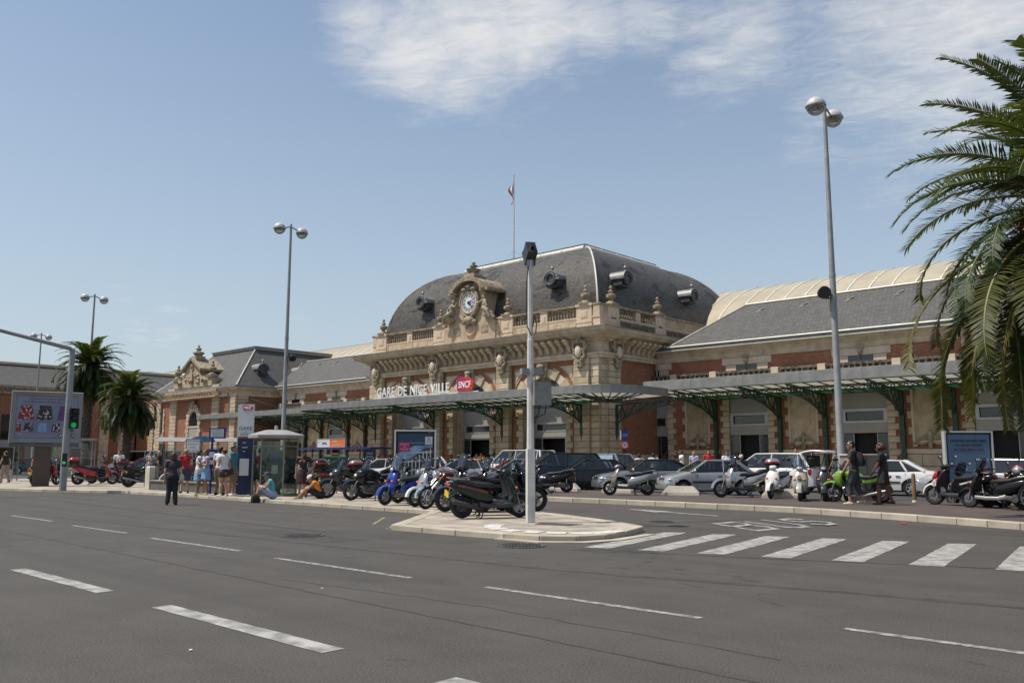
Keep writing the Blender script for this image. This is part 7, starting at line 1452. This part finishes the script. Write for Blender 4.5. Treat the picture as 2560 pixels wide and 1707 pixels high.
    fm = f.mesh('f', []); bm = bmesh.new(); bm.from_mesh(me); n0 = len(bm.faces); bm.from_mesh(fm); bm.to_mesh(me); bm.free(); bpy.data.meshes.remove(fm)
    me.materials.clear()
    for m in (SKINS[skin], BLACK, HAIRS[hair], M('lips', (.30, .09, .07), .5)): me.materials.append(m)
    me.polygons.foreach_set('use_smooth', [True]*len(me.polygons)); link('body', me, t)
    def wear(name, b, m, v=vox): mm = remeshed(b, v, 3); mm.materials.clear(); mm.materials.append(m); return link(name, mm, t)
    # ---- lower garment
    if legs in ('long', 'short'):
        b = MB(); g = .008+vox*.55; b.ell(P+V(-.004, 0, .012), (.068*h+g, (.099 if female else .094)*h+g, .075*h+g), M=R3_); b.ell(P.lerp(C, .2), (.062*h+g, .084*h+g, .05*h+g), M=R3_)
        if pose in ('kerb', 'ground'): b.ell(P+V(.0, 0, -.004), (.085*h+g, .105*h+g, .066*h+g))
        for s in (-1, 1):
            j = J[s]
            if legs == 'long': b.cap2(j['hip'], j['knee'], .058*h+g, .041*h+g); b.tube([j['knee'].lerp(j['hip'], .15), j['knee'], j['knee'].lerp(j['ank'], .5), j['ank']+Vector((-.004, 0, -.012*h))], [.043*h+g, .041*h+g, .037*h+g, .035*h+g], 12)
            else: e = j['hip'].lerp(j['knee'], .5 if 'mini' in extras else .8 if 'capri' in extras else .98); b.tube([j['hip'], j['hip'].lerp(e, .5), e], [.064*h+g, .060*h+g, .054*h+g], 12)
        if 'capri' in extras:
            for s in (-1, 1): j = J[s]; b.tube([j['knee'].lerp(j['hip'], .2), j['knee'], j['knee'].lerp(j['ank'], .55)], [.046*h+g, .041*h+g, .036*h+g], 12)
        wear('trousers' if legs == 'long' else 'shorts', b, CLO[bottom])
    elif legs in ('skirt', 'dress', 'mididress'):
        zt_, zl = {'skirt': (.60, .30), 'dress': (.62, .335), 'mididress': (.62, .28)}[legs]; b = MB(); rs = []
        for k in range(9):
            q = k/8; zz = zt_+(zl-zt_)*q; a_ = (.066+.026*q+.012*sin(min(1, q*3)*pi/2))*h; c_ = (.082+.030*q+.020*sin(min(1, q*3)*pi/2))*h
            rs.append([(a_*cos(w)*(1+.05*q*sin(w*7+1))+.004, c_*sin(w)*(1+.05*q*sin(w*7+1)), zz*h+.006*q*sin(w*5)) for w in [2*pi*i/36 for i in range(36)]])
        b.rings(rs, 0, True, False); o = b.build('skirt', CLO[bottom], t); o.modifiers.new('s', 'SOLIDIFY').thickness = .008
    # ---- top
    b = MB(); b.ell(P.lerp(C, .2), (.064*h+.012+vox*.5, (.092 if female else .093)*h+.010+vox*.5, .07*h)) if pose in ('stand', 'walk') else None; torso(b, .009+vox*.55, lower=legs not in ('skirt', 'dress', 'mididress') and pose in ('stand', 'walk'))
    for s in (-1, 1):
        j = J[s]
        if sleeve == 'short': e = j['sh'].lerp(j['el'], .62); b.tube([j['sh'], e], [.037*h+.008+vox*.4, .034*h+.008+vox*.4], 10)
        elif sleeve == 'long': b.cap2(j['sh'], j['el'], .037*h, .033*h); b.tube([j['el'].lerp(j['sh'], .1), j['el'].lerp(j['wr'], .95)], [.034*h, .033*h, .026*h], 10)
    wear('top' if legs not in ('dress', 'mididress') else 'dress_bodice', b, CLO[top])
    # ---- shoes, hair, things worn
    if shoes:
        for s in (-1, 1): j = J[s]; b = MB(); a = j['ank']; b.cap2(a+Vector((-.022*h, 0, -.025*h)), a+j['dirx']*.088*h+Vector((0, 0, -.03*h)), .024*h, .019*h); b.cap2(a+Vector((-.01*h, 0, -.01*h)), a+j['dirx']*.04*h+Vector((0, 0, -.018*h)), .024*h, .02*h); wear('shoe', b, CLO[shoes], .012)
    b = MB(); b.ell(HX(-.016, 0, .024), (.060*h, .0525*h, .058*h), M=hm, nu=16, nv=10)
    if hairstyle == 'short': b.ell(HX(-.030, 0, -.002), (.044*h, .050*h, .05*h), M=hm)
    if hairstyle in ('long', 'bob'):
        for s in (-1, 1): b.cap2(HX(-.028, s*.03, .01), HX(-.035, s*.034, -.06 if hairstyle == 'bob' else -.15), .036*h, .026*h)
        b.cap2(HX(-.04, 0, .01), HX(-.05, 0, -.06 if hairstyle == 'bob' else -.16), .04*h, .03*h)
    if hairstyle == 'bun': b.ell(HX(-.035, 0, .0), (.04*h, .046*h, .045*h), M=hm); b.ell(HX(-.075, 0, .035), (.027*h,)*3)
    if hairstyle == 'curly':
        rnd = random.Random(5)
        for i in range(46): a, e = rnd.uniform(0, 6.283), rnd.uniform(-.5, 1.5); q = Vector((cos(a)*cos(e)*.062-.022, sin(a)*cos(e)*.068, sin(e)*.062+.016)); b.ell(HX(*q), (.026*h,)*3, nu=7, nv=5) if q.x < .035 else None
    if hairstyle == 'crop': b = MB(); b.ell(HX(-.013, 0, .020), (.0585*h, .0495*h, .056*h), M=hm, nu=16, nv=10); b.ell(HX(-.026, 0, .0), (.044*h, .047*h, .045*h), M=hm)
    if hairstyle != 'none': wear('hair', b, HAIRS[hair], .011)
    for e in extras:
        nm, _, col = e.partition(':')
        if nm == 'cap':
            b = MB(); b.rings([[HX(-.006+r_*1.12*cos(w), r_*sin(w), zz) for w in [2*pi*i/20 for i in range(20)]] for r_, zz in ((.056, .022), (.057, .045), (.047, .072), (.025, .086), (.003, .088))], 0, True); b.rings([[HX(.05+.05*q, v*(.046-.018*q*q), .026-.012*q) for v in (-1, -.5, 0, .5, 1)]+[HX(.05+.05*q, v*(.046-.018*q*q), .020-.012*q) for v in (1, .5, 0, -.5, -1)] for q in (0, .5, 1)], 0, True); b.build('cap', CLO[col], t)
        elif nm == 'glasses':
            b = MB()
            for s in (-1, 1): b.ell(HX(.056, s*.021, .008), (.005*h, .016*h, .012*h), 0, 10, 6, hm); b.bar(HX(.055, s*.034, .012), HX(-.0, s*.05, .01), .004*h)
            b.build('sunglasses', BLACK, t)
        elif nm == 'bag':
            b = MB(); c = J[-1]['el']+V(.02, -.03, -.12); loftz(b, [(c.z-.07*h, c.x, .075*h, .03*h, .6), (c.z, c.x, .085*h, .04*h, .6), (c.z+.06*h, c.x, .07*h, .02*h, .6)]); b.X = None; vs = [v+Vector((0, c.y, 0)) for v in b.v]; b.v = vs
            b.tube([c+V(.05, 0, .05), J[-1]['sh']+V(.03, .02, .04), J[-1]['sh']+V(-.02, .02, .04), c+V(-.05, 0, .05)], .006*h, 6); b.build('handbag', CLO[col], t)
        elif nm == 'backpack':
            b = MB(); loftz(b, [(.60*h, -.092*h, .05*h, .085*h, .6), (.64*h, -.10*h, .068*h, .095*h, .6), (.74*h, -.096*h, .065*h, .092*h, .6), (.82*h, -.08*h, .04*h, .07*h, .7)]); loftz(b, [(.61*h, -.158*h, .02*h, .07*h, .6), (.70*h, -.153*h, .025*h, .07*h, .6)]); b.build('backpack', CLO[col], t); b = MB()
            for s in (-1, 1): b.tube([V(-.06, s*.075, .82), V(.02, s*.085, .865), V(.085, s*.08, .76), V(.03, s*.105, .66), V(-.08, s*.09, .63)], .012*h, 6, flat=.4)
            b.build('backpack_strap', CLO[col], t)
        elif nm == 'sackbag':
            b = MB(); b.X = T(.34*h, .17*h, -.055*h) @ rotz(.3); loftz(b, [(0, 0, .075*h, .05*h, .6), (.05*h, 0, .085*h, .06*h, .6), (.13*h, 0, .07*h, .05*h, .6), (.16*h, 0, .03*h, .02*h, .6)]); b.tube([(.04*h, 0, .14*h), (.02*h, 0, .2*h), (-.04*h, 0, .14*h)], .007*h, 5); b.build('bag', CLO[col], t)
    return t
L_, Q_ = .10, .15
person(-25.95, 12.5, .004, 150, 1.60, 'stand', 'pale', 'red', 'floral', 'black', 'woman in a patterned top and black trousers standing in the road with a bag', female=True, hairstyle='bob', extras=('bag:cream',))
person(-31.9, 15.85, L_, 165, 1.66, 'stand', 'pale', 'blond', 'red', 'denim', 'blond woman in a red top holding a hand to her face by the railing', female=True, hairstyle='bun', sleeve='none', legs='short', arms=('phone', 'hold'))
person(-29.97, 15.4, L_, 60, 1.63, 'stand', 'tan', 'dark', 'white', 'blue', 'woman with long dark hair, pale blue skirt and white shoulder bag', female=True, hairstyle='long', sleeve='none', legs='skirt', extras=('bag:cream',), arms=('down', 'hold'), shoes='cream')
person(-29.6, 15.5, L_, -95, 1.63, 'stand', 'tan', 'brown', 'lilac', 'blue', 'woman in sunglasses and a strapless pale blue dress with folded arms', female=True, hairstyle='bob', sleeve='none', legs='dress', extras=('glasses',), arms=('cross', 'cross'), shoes='cream')
person(-29.55, 16.0, L_, 110, 1.74, 'stand', 'tan', 'dark', 'white', 'khaki', 'man in a white shirt and khaki shorts with his back turned', legs='short', shoes='brown')
person(-28.3, 15.5, L_, 185, 1.66, 'stand', 'pale', 'red', 'white', 'brown', 'woman in a white vest and very short brown shorts', female=True, hairstyle='bun', sleeve='none', legs='short', extras=('mini', 'bag:brown'), shoes='cream', arms=('hold', 'down'))
person(-28.6, 15.97, L_, 35, 1.78, 'stand', 'tan', 'dark', 'teal', 'khaki', 'man in a teal shirt and khaki shorts behind the woman in the white vest', legs='short', shoes='white')
person(-25.3, 15.62, .10, 246, 1.70, 'kerb', 'tan', 'dark', 'aqua', 'whiteprint', 'person in a turquoise vest and dark cap sitting on the kerb with a black bag', legs='short', sleeve='none', shoes='brown', extras=('cap:denim', 'sackbag:black'), head=40, arms=('knee', 'knee'))
person(-25.75, 17.05, L_, -42, 1.62, 'stand', 'tan', 'red', 'redblack', 'redblack', 'woman in a dark red printed dress with one hand on her hip', female=True, hairstyle='bob', sleeve='short', legs='mididress', extras=('cap:black', 'glasses'), arms=('hip', 'down'), shoes='brown')
person(-24.6, 17.0, L_, 232, 1.68, 'ground', 'tan', 'brown', 'orange', 'black', 'person in orange top and white cap sitting on the pavement with head bowed', legs='short', sleeve='none', shoes=None, extras=('cap:white',), nod=35, arms=('shin', 'shin'))
person(-50.4, 15.2, L_, -150, 1.66, 'walk', 'pale', 'dark', 'black', 'plaid', 'woman in a black top and patterned trousers at the far left edge', female=True, hairstyle='bun', sleeve='none')
person(-51.0, 16.9, L_, -30, 1.62, 'stand', 'pale', 'dark', 'black', 'black', 'woman in a black dress left of the red sports motorcycle', female=True, hairstyle='bob', sleeve='none', legs='dress')
person(-10.05, 25.5, .13, 196, 1.86, 'walk', 'tan', 'dark', 'charcoal', 'charcoal', 'man in a dark grey T-shirt, long shorts and backpack walking past the tall lamp', hairstyle='crop', legs='short', extras=('backpack:black', 'glasses', 'capri'), shoes='cream', vox=.014, head=12)
person(-9.4, 26.0, .13, 192, 1.76, 'walk', 'brown', 'red', 'black', 'black', 'woman with curly auburn hair in a short black dress beside the man with the backpack', female=True, hairstyle='curly', sleeve='short', legs='dress', shoes='brown', vox=.014)
bg = [(-27.9, 40.4, 150, 1.70, 'brown', 'dark', 'white', 'denim', 'dark skinned man in a white shirt walking towards the right doorway', {'pose': 'walk'}),
 (-26.7, 40.0, 140, 1.74, 'brown', 'dark', 'white', 'black', 'second man in a white shirt, just right of the other white shirt', {'pose': 'walk'}),
 (-26.9, 43.2, -130, 1.76, 'brown', 'dark', 'white', 'black', 'man in a white shirt by the first green canopy post', {'arms': ('point', 'down')}),
 (-25.5, 42.2, 110, 1.70, 'pale', 'blond', 'whiteprint', 'denim', 'blond woman with her back turned under the canopy', {'female': True, 'hairstyle': 'long', 'extras': ('bag:denim',)}),
 (-25.1, 43.1, -60, 1.78, 'tan', 'dark', 'red', 'denim', 'man in a red shirt under the canopy', {}),
 (-23.95, 43, -40, 1.70, 'tan', 'dark', 'white', 'grey', 'woman in a white top by the doorway behind the silver hatchback', {'female': True, 'hairstyle': 'bob', 'arms': ('hold', 'hold')}),
 (-20.5, 44.2, -60, 1.86, 'tan', 'dark', 'white', 'denim', 'tall man behind the raised tailgate', {}),
 (-18.9, 35.3, -80, 1.62, 'tan', 'dark', 'black', 'black', 'person in a cream hat in front of the white people carrier', {'extras': ('cap:cream',)}),
 (-15.85, 39.4, 200, 1.72, 'brown', 'dark', 'black', 'denim', 'person in black behind the open tailgate', {}),
 (-15.3, 38.6, -70, 1.70, 'pale', 'grey', 'white', 'denim', 'grey haired man in a white shirt by the open tailgate', {}),
 (-15.15, 37.6, 170, 1.66, 'pale', 'red', 'cream', 'denim', 'red haired woman loading the open tailgate', {'female': True, 'hairstyle': 'bob', 'arms': ('point', 'point')}),
 (-14.6, 37.4, 175, 1.72, 'tan', 'dark', 'brown', 'denim', 'bare armed man reaching towards the open tailgate', {'sleeve': 'none', 'arms': ('point', 'point')}),
 (-42.2, 42.2, -70, 1.66, 'tan', 'dark', 'orange', 'grey', 'man in an orange shirt by the right main doorway', {}),
 (-43.3, 42.8, -30, 1.60, 'tan', 'brown', 'orange', 'denim', 'woman in orange beside the blue poster panel', {'female': True, 'hairstyle': 'bob'}),
 (-41.1, 42.3, 120, 1.68, 'tan', 'dark', 'whiteprint', 'denim', 'woman in a pale print top right of the man in orange', {'female': True, 'hairstyle': 'long'}),
 (-39.7, 42.0, -60, 1.72, 'tan', 'dark', 'black', 'denim', 'man in black above the white minibus', {}),
 (-38.2, 42.6, -90, 1.70, 'pale', 'dark', 'denim', 'denim', 'person in a dark blue cap above the white minibus', {'extras': ('cap:denim',)}),
 (-47.6, 40.5, -40, 1.66, 'tan', 'red', 'check', 'denim', 'person in a black and white patterned shirt left of the blue poster panel', {'hairstyle': 'bob'}),
 (-45.2, 37.4, -60, 1.62, 'tan', 'dark', 'black', 'denim', 'person in a white helmet behind the blue scooter', {'extras': ('cap:white',)}),
 (-44.6, 35.2, 200, 1.66, 'tan', 'brown', 'plaid', 'denim', 'person in a checked shirt behind the black motorcycle', {}),
 (-51.5, 21.5, -30, 1.72, 'tan', 'dark', 'white', 'denim', 'person in a white shirt behind the red maxi scooter', {}),
 (-49.5, 22.5, -60, 1.68, 'tan', 'dark', 'plaid', 'denim', 'person in a checked shirt under the arched shelter', {}),
 (-46.6, 21.6, 60, 1.70, 'pale', 'blond', 'black', 'denim', 'blond person in black under the arched shelter', {'hairstyle': 'bob', 'female': True}),
 (-18.0, 43.5, 180, 1.74, 'tan', 'dark', 'grey', 'denim', 'man in grey walking along the station front behind the cabinet', {'pose': 'walk'})]
for x, y, rz, h, sk, ha, to, bo, lb, kw in bg:
    kw = dict(kw); po = kw.pop('pose', 'stand'); zz = .15 if y > 41 else (.004 if y > 28.7 or x < -60 else L_)
    person(x, y, zz, rz, h, po, sk, ha, to, bo, lb, vox=.026, **kw)
bpy.data.scenes.remove(TMP)
